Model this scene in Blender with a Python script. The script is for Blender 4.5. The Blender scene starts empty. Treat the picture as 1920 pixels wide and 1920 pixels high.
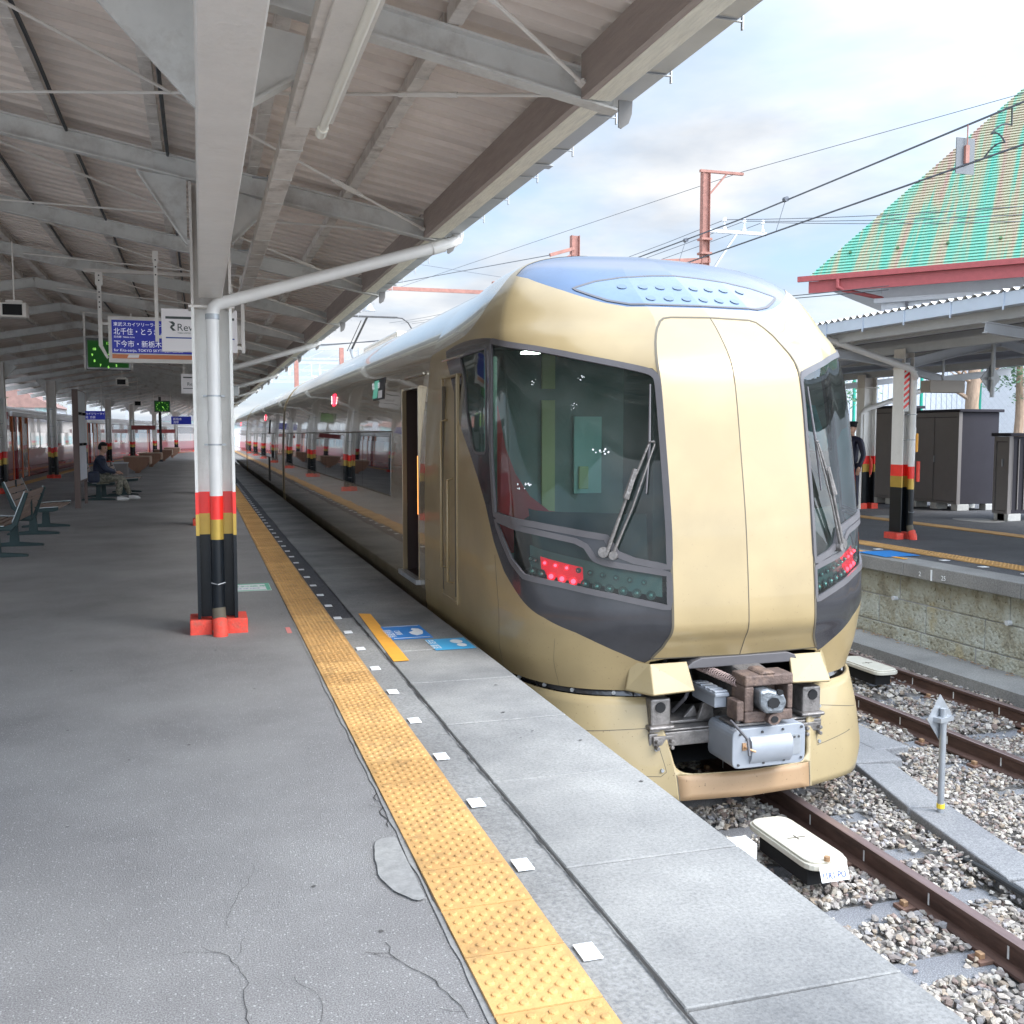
import bpy, bmesh, math, random
import numpy as np
from mathutils import Vector, Matrix
from mathutils.geometry import delaunay_2d_cdt
random.seed(7); np.random.seed(7)
R = math.radians
scn = bpy.context.scene
COL = scn.collection

# ------------------------------------------------------------------ camera
cam = bpy.data.cameras.new('camera'); camo = bpy.data.objects.new('camera', cam); COL.objects.link(camo)
cam.sensor_width = 36; cam.lens = 36 * 1900 / 1920; cam.clip_start = .05; cam.clip_end = 3000
camo.location = (0, 0, 1.5); camo.rotation_euler = (R(90 - 4.364), 0, R(-17.067))
scn.camera = camo

# ------------------------------------------------------------------ world, sun, exposure
SUN_EL, SUN_AZ = 46, 138          # azimuth clockwise from +Y
W = bpy.data.worlds.new('World'); scn.world = W; W.use_nodes = True
wn, wl = W.node_tree.nodes, W.node_tree.links; wn.clear()
o_ = wn.new('ShaderNodeOutputWorld'); bg = wn.new('ShaderNodeBackground'); bg.inputs[1].default_value = .12
sky = wn.new('ShaderNodeTexSky'); sky.sky_type = 'NISHITA'; sky.sun_disc = False
sky.sun_elevation = R(SUN_EL); sky.sun_rotation = R(SUN_AZ); sky.air_density = 1.0; sky.dust_density = 1.5
tc = wn.new('ShaderNodeTexCoord'); sep = wn.new('ShaderNodeSeparateXYZ'); wl.new(tc.outputs['Generated'], sep.inputs[0])
def wmath(op, a, b, c=None):
    n = wn.new('ShaderNodeMath'); n.operation = op
    for i, v in enumerate((a, b, c)):
        if v is None: continue
        if isinstance(v, (int, float)): n.inputs[i].default_value = v
        else: wl.new(v, n.inputs[i])
    return n.outputs[0]
zz = wmath('ADD', wmath('MAXIMUM', sep.outputs[2], 0.0), .16)
cx_, cy_ = wmath('DIVIDE', sep.outputs[0], zz), wmath('DIVIDE', sep.outputs[1], zz)
cmb = wn.new('ShaderNodeCombineXYZ'); wl.new(cx_, cmb.inputs[0]); wl.new(cy_, cmb.inputs[1])
nz = wn.new('ShaderNodeTexNoise'); nz.inputs['Scale'].default_value = .85; nz.inputs['Detail'].default_value = 7; nz.inputs['Roughness'].default_value = .55
nz.inputs['Distortion'].default_value = .3
mpw = wn.new('ShaderNodeMapping'); mpw.inputs['Location'].default_value = (3.1, 1.7, 0); wl.new(cmb.outputs[0], mpw.inputs[0]); wl.new(mpw.outputs[0], nz.inputs['Vector'])
ramp = wn.new('ShaderNodeValToRGB'); ramp.color_ramp.elements[0].position = .36; ramp.color_ramp.elements[1].position = .60
wl.new(nz.outputs['Fac'], ramp.inputs[0])
nz2 = wn.new('ShaderNodeTexNoise'); nz2.inputs['Scale'].default_value = 2.2; nz2.inputs['Detail'].default_value = 6; wl.new(mpw.outputs[0], nz2.inputs['Vector'])
cr = wn.new('ShaderNodeValToRGB'); cr.color_ramp.elements[0].position = .36; cr.color_ramp.elements[1].position = .60
cr.color_ramp.elements[0].color = (2.05, 2.25, 2.55, 1); cr.color_ramp.elements[1].color = (3.15, 3.2, 3.25, 1); wl.new(nz2.outputs['Fac'], cr.inputs[0])
brt = wn.new('ShaderNodeMix'); brt.data_type = 'RGBA'; brt.blend_type = 'MIX'; brt.inputs[0].default_value = .72
wl.new(sky.outputs[0], brt.inputs[6]); brt.inputs[7].default_value = (1.65, 2.25, 3.0, 1)      # thin veil of high cloud over the blue
mx = wn.new('ShaderNodeMix'); mx.data_type = 'RGBA'; wl.new(ramp.outputs[0], mx.inputs[0]); wl.new(brt.outputs[2], mx.inputs[6]); wl.new(cr.outputs[0], mx.inputs[7])
# cloud cover is brighter round the hidden sun, behind the camera
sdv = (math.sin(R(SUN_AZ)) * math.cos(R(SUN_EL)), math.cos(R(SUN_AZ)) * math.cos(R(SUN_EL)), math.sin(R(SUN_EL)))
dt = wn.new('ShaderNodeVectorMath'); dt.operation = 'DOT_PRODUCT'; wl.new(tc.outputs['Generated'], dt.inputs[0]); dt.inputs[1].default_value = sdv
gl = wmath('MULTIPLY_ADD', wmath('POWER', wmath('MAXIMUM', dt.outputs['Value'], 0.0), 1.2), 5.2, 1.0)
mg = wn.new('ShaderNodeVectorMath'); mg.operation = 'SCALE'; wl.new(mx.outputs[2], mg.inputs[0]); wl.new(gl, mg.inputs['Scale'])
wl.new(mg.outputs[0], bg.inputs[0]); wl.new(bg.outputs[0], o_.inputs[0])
sun = bpy.data.lights.new('sun', 'SUN'); suno = bpy.data.objects.new('sun', sun); COL.objects.link(suno)
sun.energy = .9; sun.angle = R(22); sun.color = (1, .95, .88)
sd = Vector((math.sin(R(SUN_AZ)) * math.cos(R(SUN_EL)), math.cos(R(SUN_AZ)) * math.cos(R(SUN_EL)), math.sin(R(SUN_EL))))
suno.rotation_euler = (-sd).to_track_quat('-Z', 'Y').to_euler()
scn.view_settings.view_transform = 'Standard'; scn.view_settings.look = 'None'; scn.view_settings.gamma = 1
scn.view_settings.exposure = 1.45
scn.render.engine = 'CYCLES'
try:
    scn.cycles.max_bounces = 9; scn.cycles.diffuse_bounces = 5; scn.cycles.glossy_bounces = 4; scn.cycles.transparent_max_bounces = 12
except Exception: pass

# ------------------------------------------------------------------ helpers
class MB:
    """collects geometry for ONE mesh object"""
    def __init__(s): s.v = []; s.f = []; s.m = []; s.cm = 0
    def add(s, vs, fs, mi=None):
        b = len(s.v); s.v += [tuple(p) for p in vs]; s.f += [tuple(i + b for i in f) for f in fs]
        s.m += [s.cm if mi is None else mi] * len(fs); return s
    def box(s, x0, x1, y0, y1, z0, z1, mi=None, M=None):
        vs = [(x, y, z) for z in (z0, z1) for y in (y0, y1) for x in (x0, x1)]
        if M is not None: vs = [M @ Vector(v) for v in vs]
        return s.add(vs, [(0, 2, 3, 1), (4, 5, 7, 6), (0, 1, 5, 4), (2, 6, 7, 3), (0, 4, 6, 2), (1, 3, 7, 5)], mi)
    def beam(s, p, q, w, h, mi=None, up=(0, 0, 1)):
        """rectangular bar from p to q; w across, h along up"""
        p, q = Vector(p), Vector(q); d = (q - p).normalized(); u = Vector(up)
        r = d.cross(u)
        if r.length < 1e-4: r = d.cross(Vector((1, 0, 0)))
        r.normalize(); u = r.cross(d).normalized()
        vs = [e + r * (w / 2 * a) + u * (h / 2 * b) for e in (p, q) for a, b in ((-1, -1), (1, -1), (1, 1), (-1, 1))]
        return s.add(vs, [(0, 1, 2, 3), (7, 6, 5, 4), (0, 4, 5, 1), (1, 5, 6, 2), (2, 6, 7, 3), (3, 7, 4, 0)], mi)
    def tube(s, path, r, n=10, mi=None, caps=True):
        path = [Vector(p) for p in path]; rs = r if isinstance(r, (list, tuple)) else [r] * len(path)
        b = len(s.v); ref = None; k = len(path)
        for i, p in enumerate(path):
            d = (path[min(i + 1, k - 1)] - path[max(i - 1, 0)]).normalized()
            if ref is None:
                ref = d.cross(Vector((0, 0, 1)));
                if ref.length < .05: ref = d.cross(Vector((1, 0, 0)))
            a = (ref - d * ref.dot(d)).normalized(); c = d.cross(a); ref = a
            for j in range(n):
                t = 2 * math.pi * j / n; s.v.append(tuple(p + (a * math.cos(t) + c * math.sin(t)) * rs[i]))
        mm = s.cm if mi is None else mi
        for i in range(k - 1):
            for j in range(n):
                s.f.append((b + i * n + j, b + i * n + (j + 1) % n, b + (i + 1) * n + (j + 1) % n, b + (i + 1) * n + j)); s.m.append(mm)
        if caps:
            s.f.append(tuple(b + j for j in reversed(range(n)))); s.m.append(mm)
            s.f.append(tuple(b + (k - 1) * n + j for j in range(n))); s.m.append(mm)
        return s
    def prism(s, poly, axis, a0, a1, mi=None):
        """polygon in the plane normal to axis ('x': (y,z), 'y': (x,z), 'z': (x,y)) extruded from a0 to a1"""
        def P(u, v, a): return {'x': (a, u, v), 'y': (u, a, v), 'z': (u, v, a)}[axis]
        n = len(poly); vs = [P(u, v, a0) for u, v in poly] + [P(u, v, a1) for u, v in poly]
        fs = [tuple(range(n)), tuple(reversed(range(n, 2 * n)))] + [(i, n + i, n + (i + 1) % n, (i + 1) % n) for i in range(n)]
        return s.add(vs, fs, mi)
    def quad(s, a, b, c, d, mi=None): return s.add([a, b, c, d], [(0, 1, 2, 3)], mi)
    def ribbon(s, pts, w, z, mi=None):
        """flat strip on a horizontal plane through 2-D points"""
        n = len(pts); L = []; Rr = []
        for i in range(n):
            a = Vector(pts[max(i - 1, 0)][:2]); b = Vector(pts[min(i + 1, n - 1)][:2]); d = (b - a).normalized(); nn = Vector((-d.y, d.x))
            ww = w[i] if isinstance(w, (list, tuple)) else w; p = Vector(pts[i][:2])
            L.append((*(p + nn * ww / 2), z)); Rr.append((*(p - nn * ww / 2), z))
        return s.add(L + Rr, [(i, n + i, n + i + 1, i + 1) for i in range(n - 1)], mi)
    def build(s, name, mats, parent=None, smooth=False, bevel=0, fix=True, angle=35):
        me = bpy.data.meshes.new(name); me.from_pydata(s.v, [], s.f)
        if not isinstance(mats, (list, tuple)): mats = [mats]
        for m in mats: me.materials.append(m)
        me.polygons.foreach_set('material_index', s.m)
        me.update()
        if fix:
            bm = bmesh.new(); bm.from_mesh(me); bmesh.ops.recalc_face_normals(bm, faces=bm.faces); bm.to_mesh(me); bm.free()
        ob = bpy.data.objects.new(name, me); COL.objects.link(ob)
        if parent: ob.parent = parent
        if smooth:
            me.shade_smooth(); me.set_sharp_from_angle(angle=R(angle))
        if bevel:
            b = ob.modifiers.new('bevel', 'BEVEL'); b.width = bevel; b.segments = 2; b.limit_method = 'ANGLE'; b.harden_normals = False
        return ob
def tag(o, label=None, cat=None, group=None, kind=None):
    if label: o['label'] = label
    if cat: o['category'] = cat
    if group: o['group'] = group
    if kind: o['kind'] = kind
    return o
def thing(name, loc, label, cat, group=None, rz=0):
    o = bpy.data.objects.new(name, None); COL.objects.link(o); o.location = loc; o.rotation_euler = (0, 0, rz); o.empty_display_size = .2
    return tag(o, label, cat, group)
def dup(root, loc, label, rz=None, group=None):
    r = root.copy(); COL.objects.link(r); r.location = loc; r['label'] = label
    if rz is not None: r.rotation_euler = (0, 0, rz)
    if group: r['group'] = group
    for ch in list(root.children):
        c = ch.copy(); COL.objects.link(c); c.parent = r
        for g in ch.children:
            d = g.copy(); COL.objects.link(d); d.parent = c
    return r

def split(ob):
    """each loose piece of a part becomes a part of its own"""
    me = ob.data; n = len(me.vertices); p = list(range(n))
    def f(i):
        while p[i] != i: p[i] = p[p[i]]; i = p[i]
        return i
    for e in me.edges:
        a, b = f(e.vertices[0]), f(e.vertices[1])
        if a != b: p[a] = b
    roots = {}
    for i in range(n): roots.setdefault(f(i), []).append(i)
    if len(roots) < 2: return [ob]
    out = []
    for k in list(roots):
        keep = set(roots[k]); o = ob.copy(); o.data = me.copy(); COL.objects.link(o)
        bm = bmesh.new(); bm.from_mesh(o.data); bm.verts.ensure_lookup_table(); bmesh.ops.delete(bm, geom=[v for v in bm.verts if v.index not in keep], context='VERTS'); bm.to_mesh(o.data); bm.free(); out.append(o)
    bpy.data.objects.remove(ob); return out
def mat(name, col, rough=.6, metal=0, coat=0, var=0, vscale=3, bump=0, bscale=40, col2=None, emis=None, estr=0, stretch=None, spec=.5, coat_rough=.03, detail=6, dirt=None, dscale=1.5, dlo=.5, dhi=.7):
    m = bpy.data.materials.new(name); m.use_nodes = True; nt = m.node_tree; N, L = nt.nodes, nt.links
    b = N['Principled BSDF']; b.inputs['Base Color'].default_value = (*col, 1); b.inputs['Roughness'].default_value = rough
    b.inputs['Metallic'].default_value = metal; b.inputs['Coat Weight'].default_value = coat; b.inputs['Coat Roughness'].default_value = coat_rough
    b.inputs['Specular IOR Level'].default_value = spec
    if emis: b.inputs['Emission Color'].default_value = (*emis, 1); b.inputs['Emission Strength'].default_value = estr
    if var or bump or col2 or dirt:
        t = N.new('ShaderNodeTexCoord'); mp = N.new('ShaderNodeMapping'); L.new(t.outputs['Object'], mp.inputs[0])
        if stretch: mp.inputs['Scale'].default_value = stretch
    cur = None
    if var or col2:
        n = N.new('ShaderNodeTexNoise'); n.inputs['Scale'].default_value = vscale; n.inputs['Detail'].default_value = detail; n.inputs['Roughness'].default_value = .65
        L.new(mp.outputs[0], n.inputs['Vector'])
        r = N.new('ShaderNodeValToRGB'); r.color_ramp.elements[0].position = .33; r.color_ramp.elements[1].position = .67
        c2 = col2 or tuple(min(1, c * (1 + var)) for c in col); c1 = col if col2 else tuple(c * (1 - var) for c in col)
        r.color_ramp.elements[0].color = (*c1, 1); r.color_ramp.elements[1].color = (*c2, 1)
        L.new(n.outputs['Fac'], r.inputs[0]); cur = r.outputs[0]
    if dirt:
        n = N.new('ShaderNodeTexNoise'); n.inputs['Scale'].default_value = dscale; n.inputs['Detail'].default_value = 9; n.inputs['Roughness'].default_value = .7
        L.new(mp.outputs[0], n.inputs['Vector'])
        r = N.new('ShaderNodeValToRGB'); r.color_ramp.elements[0].position = dlo; r.color_ramp.elements[1].position = dhi
        L.new(n.outputs['Fac'], r.inputs[0])
        x = N.new('ShaderNodeMix'); x.data_type = 'RGBA'; L.new(r.outputs[0], x.inputs[0])
        if cur: L.new(cur, x.inputs[6])
        else: x.inputs[6].default_value = (*col, 1)
        x.inputs[7].default_value = (*dirt, 1); cur = x.outputs[2]
    if cur: L.new(cur, b.inputs['Base Color'])
    if bump:
        n = N.new('ShaderNodeTexNoise'); n.inputs['Scale'].default_value = bscale; n.inputs['Detail'].default_value = 5
        L.new(mp.outputs[0], n.inputs['Vector'])
        bb = N.new('ShaderNodeBump'); bb.inputs['Strength'].default_value = min(1, bump); bb.inputs['Distance'].default_value = .01
        L.new(n.outputs['Fac'], bb.inputs['Height']); L.new(bb.outputs[0], b.inputs['Normal'])
    return m
def glass(name, tint, refl_rough=.02, dirt=0):
    """thin pane: tinted see-through plus Fresnel reflection"""
    m = bpy.data.materials.new(name); m.use_nodes = True; N, L = m.node_tree.nodes, m.node_tree.links; N.clear()
    o = N.new('ShaderNodeOutputMaterial'); t = N.new('ShaderNodeBsdfTransparent'); t.inputs[0].default_value = (*tint, 1)
    g = N.new('ShaderNodeBsdfGlossy'); g.inputs['Roughness'].default_value = refl_rough
    f = N.new('ShaderNodeFresnel'); f.inputs[0].default_value = 1.55; x = N.new('ShaderNodeMixShader')
    L.new(f.outputs[0], x.inputs[0]); L.new(t.outputs[0], x.inputs[1]); L.new(g.outputs[0], x.inputs[2])
    out = x
    if dirt:
        d = N.new('ShaderNodeBsdfDiffuse'); d.inputs[0].default_value = (.55, .58, .56, 1)
        tcx = N.new('ShaderNodeTexCoord'); n = N.new('ShaderNodeTexNoise'); n.inputs['Scale'].default_value = 5; n.inputs['Detail'].default_value = 12; n.inputs['Roughness'].default_value = .75
        L.new(tcx.outputs['Object'], n.inputs['Vector']); r = N.new('ShaderNodeValToRGB')
        r.color_ramp.elements[0].position = .42; r.color_ramp.elements[1].position = .8
        r.color_ramp.elements[0].color = (dirt * .35,) * 3 + (1,); r.color_ramp.elements[1].color = (min(1, dirt * 2.2),) * 3 + (1,)
        L.new(n.outputs['Fac'], r.inputs[0]); y = N.new('ShaderNodeMixShader'); L.new(r.outputs[0], y.inputs[0]); L.new(x.outputs[0], y.inputs[1]); L.new(d.outputs[0], y.inputs[2]); out = y
    L.new(out.outputs[0], o.inputs[0]); return m
def text(name, s, size, M, m, parent=None, ext=.001, align='LEFT', sx=1):
    cu = bpy.data.curves.new(name, 'FONT'); cu.body = s; cu.size = size; cu.extrude = ext; cu.align_x = align; cu.resolution_u = 3
    to = bpy.data.objects.new(name, cu); COL.objects.link(to); bpy.context.view_layer.update()
    me = bpy.data.meshes.new_from_object(to.evaluated_get(bpy.context.evaluated_depsgraph_get()))
    bpy.data.objects.remove(to); me.transform(Matrix.Diagonal((sx, 1, 1, 1)));
    me.transform(M); me.materials.clear(); me.materials.append(m)
    ob = bpy.data.objects.new(name, me); COL.objects.link(ob)
    if parent: ob.parent = parent
    return ob
def facing(loc, rz=0, rx=90):      # text plane: upright, facing -Y by default
    return Matrix.Translation(loc) @ Matrix.Rotation(rz, 4, 'Z') @ Matrix.Rotation(R(rx), 4, 'X')

def shift(x, y):      # the far left part of the platform bends to the right
    if y < 45: return x
    return x + (y - 45) ** 2 / 560 * max(0, min(1.3, (0.1 - x) / 4.97))

# ------------------------------------------------------------------ materials
def ground_mat(name, base, light, dark, scale, bump, rough=.9, stain=None, speck=0):
    m = bpy.data.materials.new(name); m.use_nodes = True; N, L = m.node_tree.nodes, m.node_tree.links; b = N['Principled BSDF']
    b.inputs['Roughness'].default_value = rough; b.inputs['Specular IOR Level'].default_value = .35
    t = N.new('ShaderNodeTexCoord')
    n1 = N.new('ShaderNodeTexNoise'); n1.inputs['Scale'].default_value = scale; n1.inputs['Detail'].default_value = 3; n1.inputs['Roughness'].default_value = .8; L.new(t.outputs['Object'], n1.inputs['Vector'])
    r = N.new('ShaderNodeValToRGB'); e = r.color_ramp.elements; e[0].position = .32; e[0].color = (*dark, 1); e[1].position = .70; e[1].color = (*light, 1)
    k = e.new(.5); k.color = (*base, 1); L.new(n1.outputs['Fac'], r.inputs[0])
    n2 = N.new('ShaderNodeTexNoise'); n2.inputs['Scale'].default_value = .8; n2.inputs['Detail'].default_value = 10; n2.inputs['Roughness'].default_value = .62; L.new(t.outputs['Object'], n2.inputs['Vector'])
    r2 = N.new('ShaderNodeValToRGB'); r2.color_ramp.elements[0].position = .34; r2.color_ramp.elements[1].position = .68
    s0 = stain or (.72, .72, .74); r2.color_ramp.elements[0].color = (*s0, 1); r2.color_ramp.elements[1].color = (1.12, 1.12, 1.1, 1); L.new(n2.outputs['Fac'], r2.inputs[0])
    x = N.new('ShaderNodeMix'); x.data_type = 'RGBA'; x.blend_type = 'MULTIPLY'; x.inputs[0].default_value = 1; L.new(r.outputs[0], x.inputs[6]); L.new(r2.outputs[0], x.inputs[7]); L.new(x.outputs[2], b.inputs['Base Color'])
    if speck:      # pale aggregate chips
        vo = N.new('ShaderNodeTexVoronoi'); vo.inputs['Scale'].default_value = 85; L.new(t.outputs['Object'], vo.inputs['Vector'])
        wn_ = N.new('ShaderNodeMath'); wn_.operation = 'LESS_THAN'; L.new(vo.outputs['Distance'], wn_.inputs[0]); wn_.inputs[1].default_value = .26
        sx_ = N.new('ShaderNodeSeparateColor'); L.new(vo.outputs['Color'], sx_.inputs[0]); gt_ = N.new('ShaderNodeMath'); gt_.operation = 'GREATER_THAN'; L.new(sx_.outputs[0], gt_.inputs[0]); gt_.inputs[1].default_value = .72
        pr = N.new('ShaderNodeMath'); pr.operation = 'MULTIPLY'; L.new(wn_.outputs[0], pr.inputs[0]); L.new(gt_.outputs[0], pr.inputs[1])
        ps_ = N.new('ShaderNodeMath'); ps_.operation = 'MULTIPLY'; L.new(pr.outputs[0], ps_.inputs[0]); ps_.inputs[1].default_value = speck
        q = N.new('ShaderNodeMix'); q.data_type = 'RGBA'; L.new(ps_.outputs[0], q.inputs[0]); L.new(x.outputs[2], q.inputs[6]); q.inputs[7].default_value = (.62, .62, .60, 1); L.new(q.outputs[2], b.inputs['Base Color'])
    bp = N.new('ShaderNodeBump'); bp.inputs['Strength'].default_value = bump; bp.inputs['Distance'].default_value = .006; L.new(n1.outputs['Fac'], bp.inputs['Height']); L.new(bp.outputs[0], b.inputs['Normal'])
    return m
A_ = dict
M = {}
M['asphalt'] = ground_mat('asphalt', (.245, .240, .238), (.40, .40, .40), (.135, .134, .138), 190, 1, speck=.4, stain=(.78, .77, .77))
M['asphalt_dark'] = ground_mat('asphalt_dark', (.085, .087, .093), (.18, .18, .19), (.05, .05, .055), 150, .6, speck=.3)
M['concrete'] = ground_mat('concrete', (.265, .262, .252), (.34, .34, .34), (.18, .182, .185), 60, .35, stain=(.66, .66, .66))
M['slab'] = ground_mat('slab', (.300, .296, .285), (.365, .36, .345), (.222, .220, .212), 75, .3, stain=(.50, .51, .53))
M['patch'] = ground_mat('patch', (.27, .268, .26), (.31, .31, .30), (.22, .22, .215), 25, .2)
M['sleeper'] = ground_mat('sleeper', (.20, .205, .215), (.42, .42, .44), (.11, .115, .12), 130, .7)
M['trough'] = ground_mat('trough', (.23, .235, .24), (.36, .36, .36), (.15, .15, .16), 90, .6)
M['groundbed'] = ground_mat('groundbed', (.24, .225, .205), (.42, .40, .37), (.09, .085, .08), 22, 1)
M['crack'] = mat('crack', (.03, .028, .026), .95)
M['tactile'] = mat('tactile', (.54, .315, .115), .75, var=.10, vscale=2.2, bump=.25, bscale=160, dirt=(.50, .33, .16), dscale=3.1, dlo=.60, dhi=.80)
def tile_tint(m):
    N, L = m.node_tree.nodes, m.node_tree.links; b = N['Principled BSDF']; src = b.inputs['Base Color'].links[0].from_socket
    t = N.new('ShaderNodeTexCoord'); sp = N.new('ShaderNodeSeparateXYZ'); L.new(t.outputs['Object'], sp.inputs[0])
    a = N.new('ShaderNodeMath'); a.operation = 'MULTIPLY_ADD'; L.new(sp.outputs[1], a.inputs[0]); a.inputs[1].default_value = 1 / .3; a.inputs[2].default_value = -2.0
    f = N.new('ShaderNodeMath'); f.operation = 'FLOOR'; L.new(a.outputs[0], f.inputs[0]); w = N.new('ShaderNodeTexWhiteNoise'); w.noise_dimensions = '1D'; L.new(f.outputs[0], w.inputs['W'])
    r = N.new('ShaderNodeValToRGB'); r.color_ramp.elements[0].color = (.84, .82, .78, 1); r.color_ramp.elements[1].color = (1.06, 1.07, 1.08, 1); L.new(w.outputs['Value'], r.inputs[0])
    n = N.new('ShaderNodeTexNoise'); n.inputs['Scale'].default_value = 9; n.inputs['Detail'].default_value = 10; n.inputs['Roughness'].default_value = .75; L.new(t.outputs['Object'], n.inputs['Vector'])
    r2 = N.new('ShaderNodeValToRGB'); r2.color_ramp.elements[0].position = .36; r2.color_ramp.elements[0].color = (.72, .74, .80, 1); r2.color_ramp.elements[1].position = .52; r2.color_ramp.elements[1].color = (1, 1, 1, 1); L.new(n.outputs[0], r2.inputs[0])
    x = N.new('ShaderNodeMix'); x.data_type = 'RGBA'; x.blend_type = 'MULTIPLY'; x.inputs[0].default_value = 1; L.new(src, x.inputs[6]); L.new(r.outputs[0], x.inputs[7])
    y = N.new('ShaderNodeMix'); y.data_type = 'RGBA'; y.blend_type = 'MULTIPLY'; y.inputs[0].default_value = 1; L.new(x.outputs[2], y.inputs[6]); L.new(r2.outputs[0], y.inputs[7]); L.new(y.outputs[2], b.inputs['Base Color'])
tile_tint(M['tactile'])
M['tactile_joint'] = mat('tactile_joint', (.22, .13, .05), .9)
M['white_tile'] = mat('white_tile', (.80, .82, .83), .5, var=.05, vscale=20)
M['orange'] = mat('orange', (.86, .40, .05), .6, var=.06, vscale=12)
M['blue_st'] = mat('blue_sticker', (.02, .22, .60), .5); M['cyan_st'] = mat('cyan_sticker', (.06, .38, .66), .5)
M['white_st'] = mat('white_sticker', (.82, .84, .84), .55, var=.06, vscale=30)
M['green_st'] = mat('green_sticker', (.15, .48, .33), .55)
M['paint'] = mat('white_steel_paint', (.66, .62, .58), .42, var=.06, vscale=5, bump=.25, bscale=60, dirt=(.40, .35, .31), dscale=2.2, dlo=.55, dhi=.85)
M['paint_light'] = mat('light_steel_paint', (.74, .71, .67), .35, var=.05, vscale=4, bump=.35, bscale=35, dirt=(.50, .44, .38), dscale=3, dlo=.58, dhi=.85)
M['rafter'] = mat('rafter_paint', (.63, .63, .61), .5, var=.08, vscale=4, dirt=(.30, .26, .23), dscale=2.4, dlo=.5, dhi=.8)
M['deck'] = mat('deck_paint', (.78, .70, .64), .6, var=.10, vscale=1.3, dirt=(.62, .54, .48), dscale=1.1, dlo=.45, dhi=.75, stretch=(1, 3, 1))
M['purlin'] = mat('purlin_paint', (.66, .62, .58), .55, var=.12, vscale=9, dirt=(.30, .25, .21), dscale=4, dlo=.5, dhi=.75)
M['fascia'] = mat('timber_fascia', (.36, .30, .27), .7, var=.10, vscale=6, stretch=(6, .6, 6), bump=.4, bscale=25)
M['fascia_pale'] = mat('timber_underside', (.82, .79, .68), .7, var=.12, vscale=8, stretch=(8, .7, 8), bump=.5, bscale=30)
M['gutter'] = mat('gutter_metal', (.40, .41, .42), .4, metal=.3, var=.12, vscale=2)
M['gutter_dark'] = mat('dark_bracket', (.16, .155, .15), .6)
M['pvc'] = mat('pvc_pipe', (.72, .71, .69), .3, var=.04, vscale=6, coat=.2)
M['c_white'] = mat('column_white', (.76, .75, .72), .35, var=.04, vscale=5, bump=.2, bscale=40, dirt=(.62, .58, .53), dscale=3, dlo=.55, dhi=.8)
M['c_red'] = mat('column_red', (.88, .022, .015), .36, var=.08, vscale=5, coat=.2, dirt=(.30, .05, .04), dscale=16, dlo=.66, dhi=.72)
M['c_gold'] = mat('column_gold', (.46, .31, .06), .3, metal=.35, var=.07, vscale=8, dirt=(.20, .14, .05), dscale=14, dlo=.66, dhi=.72)
M['c_black'] = mat('column_black', (.006, .009, .013), .32, var=.2, vscale=8, spec=.3, coat=.12, dirt=(.16, .17, .17), dscale=24, dlo=.70, dhi=.74)
M['base_red'] = mat('base_red', (.72, .07, .045), .75, var=.14, vscale=14, bump=.6, bscale=60, dirt=(.34, .12, .09), dscale=9, dlo=.52, dhi=.72)
M['stripe'] = None
M['gold'] = None
M['black_gloss'] = mat('black_gloss', (.035, .035, .040), .22, coat=.6, var=.15, vscale=4, coat_rough=.08)
M['rubber'] = mat('rubber', (.095, .09, .095), .45, var=.08, vscale=6)
M['seam'] = mat('seam', (.10, .085, .06), .7)
M['glass_cab'] = glass('cab_glass', (.58, .76, .72), .02, .022)
M['glass_lamp'] = glass('lamp_glass', (.66, .85, .80), .02, .02)
M['glass_side'] = mat('side_window_glass', (.010, .014, .016), .02, spec=.9, coat=1, coat_rough=.015)
M['blue_roof'] = mat('blue_roof_glass', (.050, .085, .155), .2, coat=.4, var=.12, vscale=2, coat_rough=.05)
M['blue_inner'] = mat('blue_inner_glass', (.105, .15, .215), .2, coat=.35, var=.10, vscale=5, coat_rough=.05)
M['steel'] = mat('cast_steel', (.22, .205, .195), .45, metal=.6, var=.3, vscale=14, bump=.5, bscale=60)
M['rust'] = mat('rusty_steel', (.125, .088, .074), .7, metal=.25, var=.25, vscale=16, bump=.6, bscale=70, dirt=(.28, .19, .14), dscale=9, dlo=.5, dhi=.7)
M['grey_box'] = mat('grey_box', (.27, .29, .32), .45, var=.06, vscale=7, dirt=(.25, .25, .25), dscale=26, dlo=.66, dhi=.72, coat=.15)
M['dark'] = mat('dark_void', (.012, .012, .013), .9)
M['dark_part'] = mat('dark_equipment', (.05, .05, .052), .6, var=.4, vscale=10)
M['rail'] = mat('rail_side', (.105, .060, .047), .6, metal=.25, var=.35, vscale=18, stretch=(1, .2, 1), bump=.3, bscale=40)
M['rail_top'] = mat('rail_head', (.34, .25, .24), .35, metal=.7, var=.12, vscale=10, stretch=(4, .3, 4))
M['clip'] = mat('rail_clip', (.19, .11, .08), .7, metal=.3, var=.25, vscale=30)
M['bolt'] = mat('bolt_brass', (.45, .28, .16), .5, metal=.5)
M['cream'] = mat('cream_plastic', (.58, .55, .46), .42, var=.05, vscale=12, dirt=(.5, .44, .33), dscale=14, dlo=.62, dhi=.74, coat=.1)
M['white'] = mat('white_enamel', (.80, .80, .79), .4, var=.03)
M['sign_blue'] = mat('sign_blue', (.012, .018, .25), .4, emis=(.01, .02, .25), estr=.15)
M['sign_white'] = mat('sign_white', (.70, .68, .70), .45, emis=(.7, .68, .7), estr=.05)
M['txt_white'] = mat('lettering_white', (.85, .85, .88), .5, emis=(1, 1, 1), estr=.1)
M['txt_dark'] = mat('lettering_dark', (.06, .08, .08), .5)
M['txt_blue'] = mat('lettering_blue', (.02, .06, .3), .5)
M['sign_orange'] = mat('sign_orange', (.75, .25, .11), .5)
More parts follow.
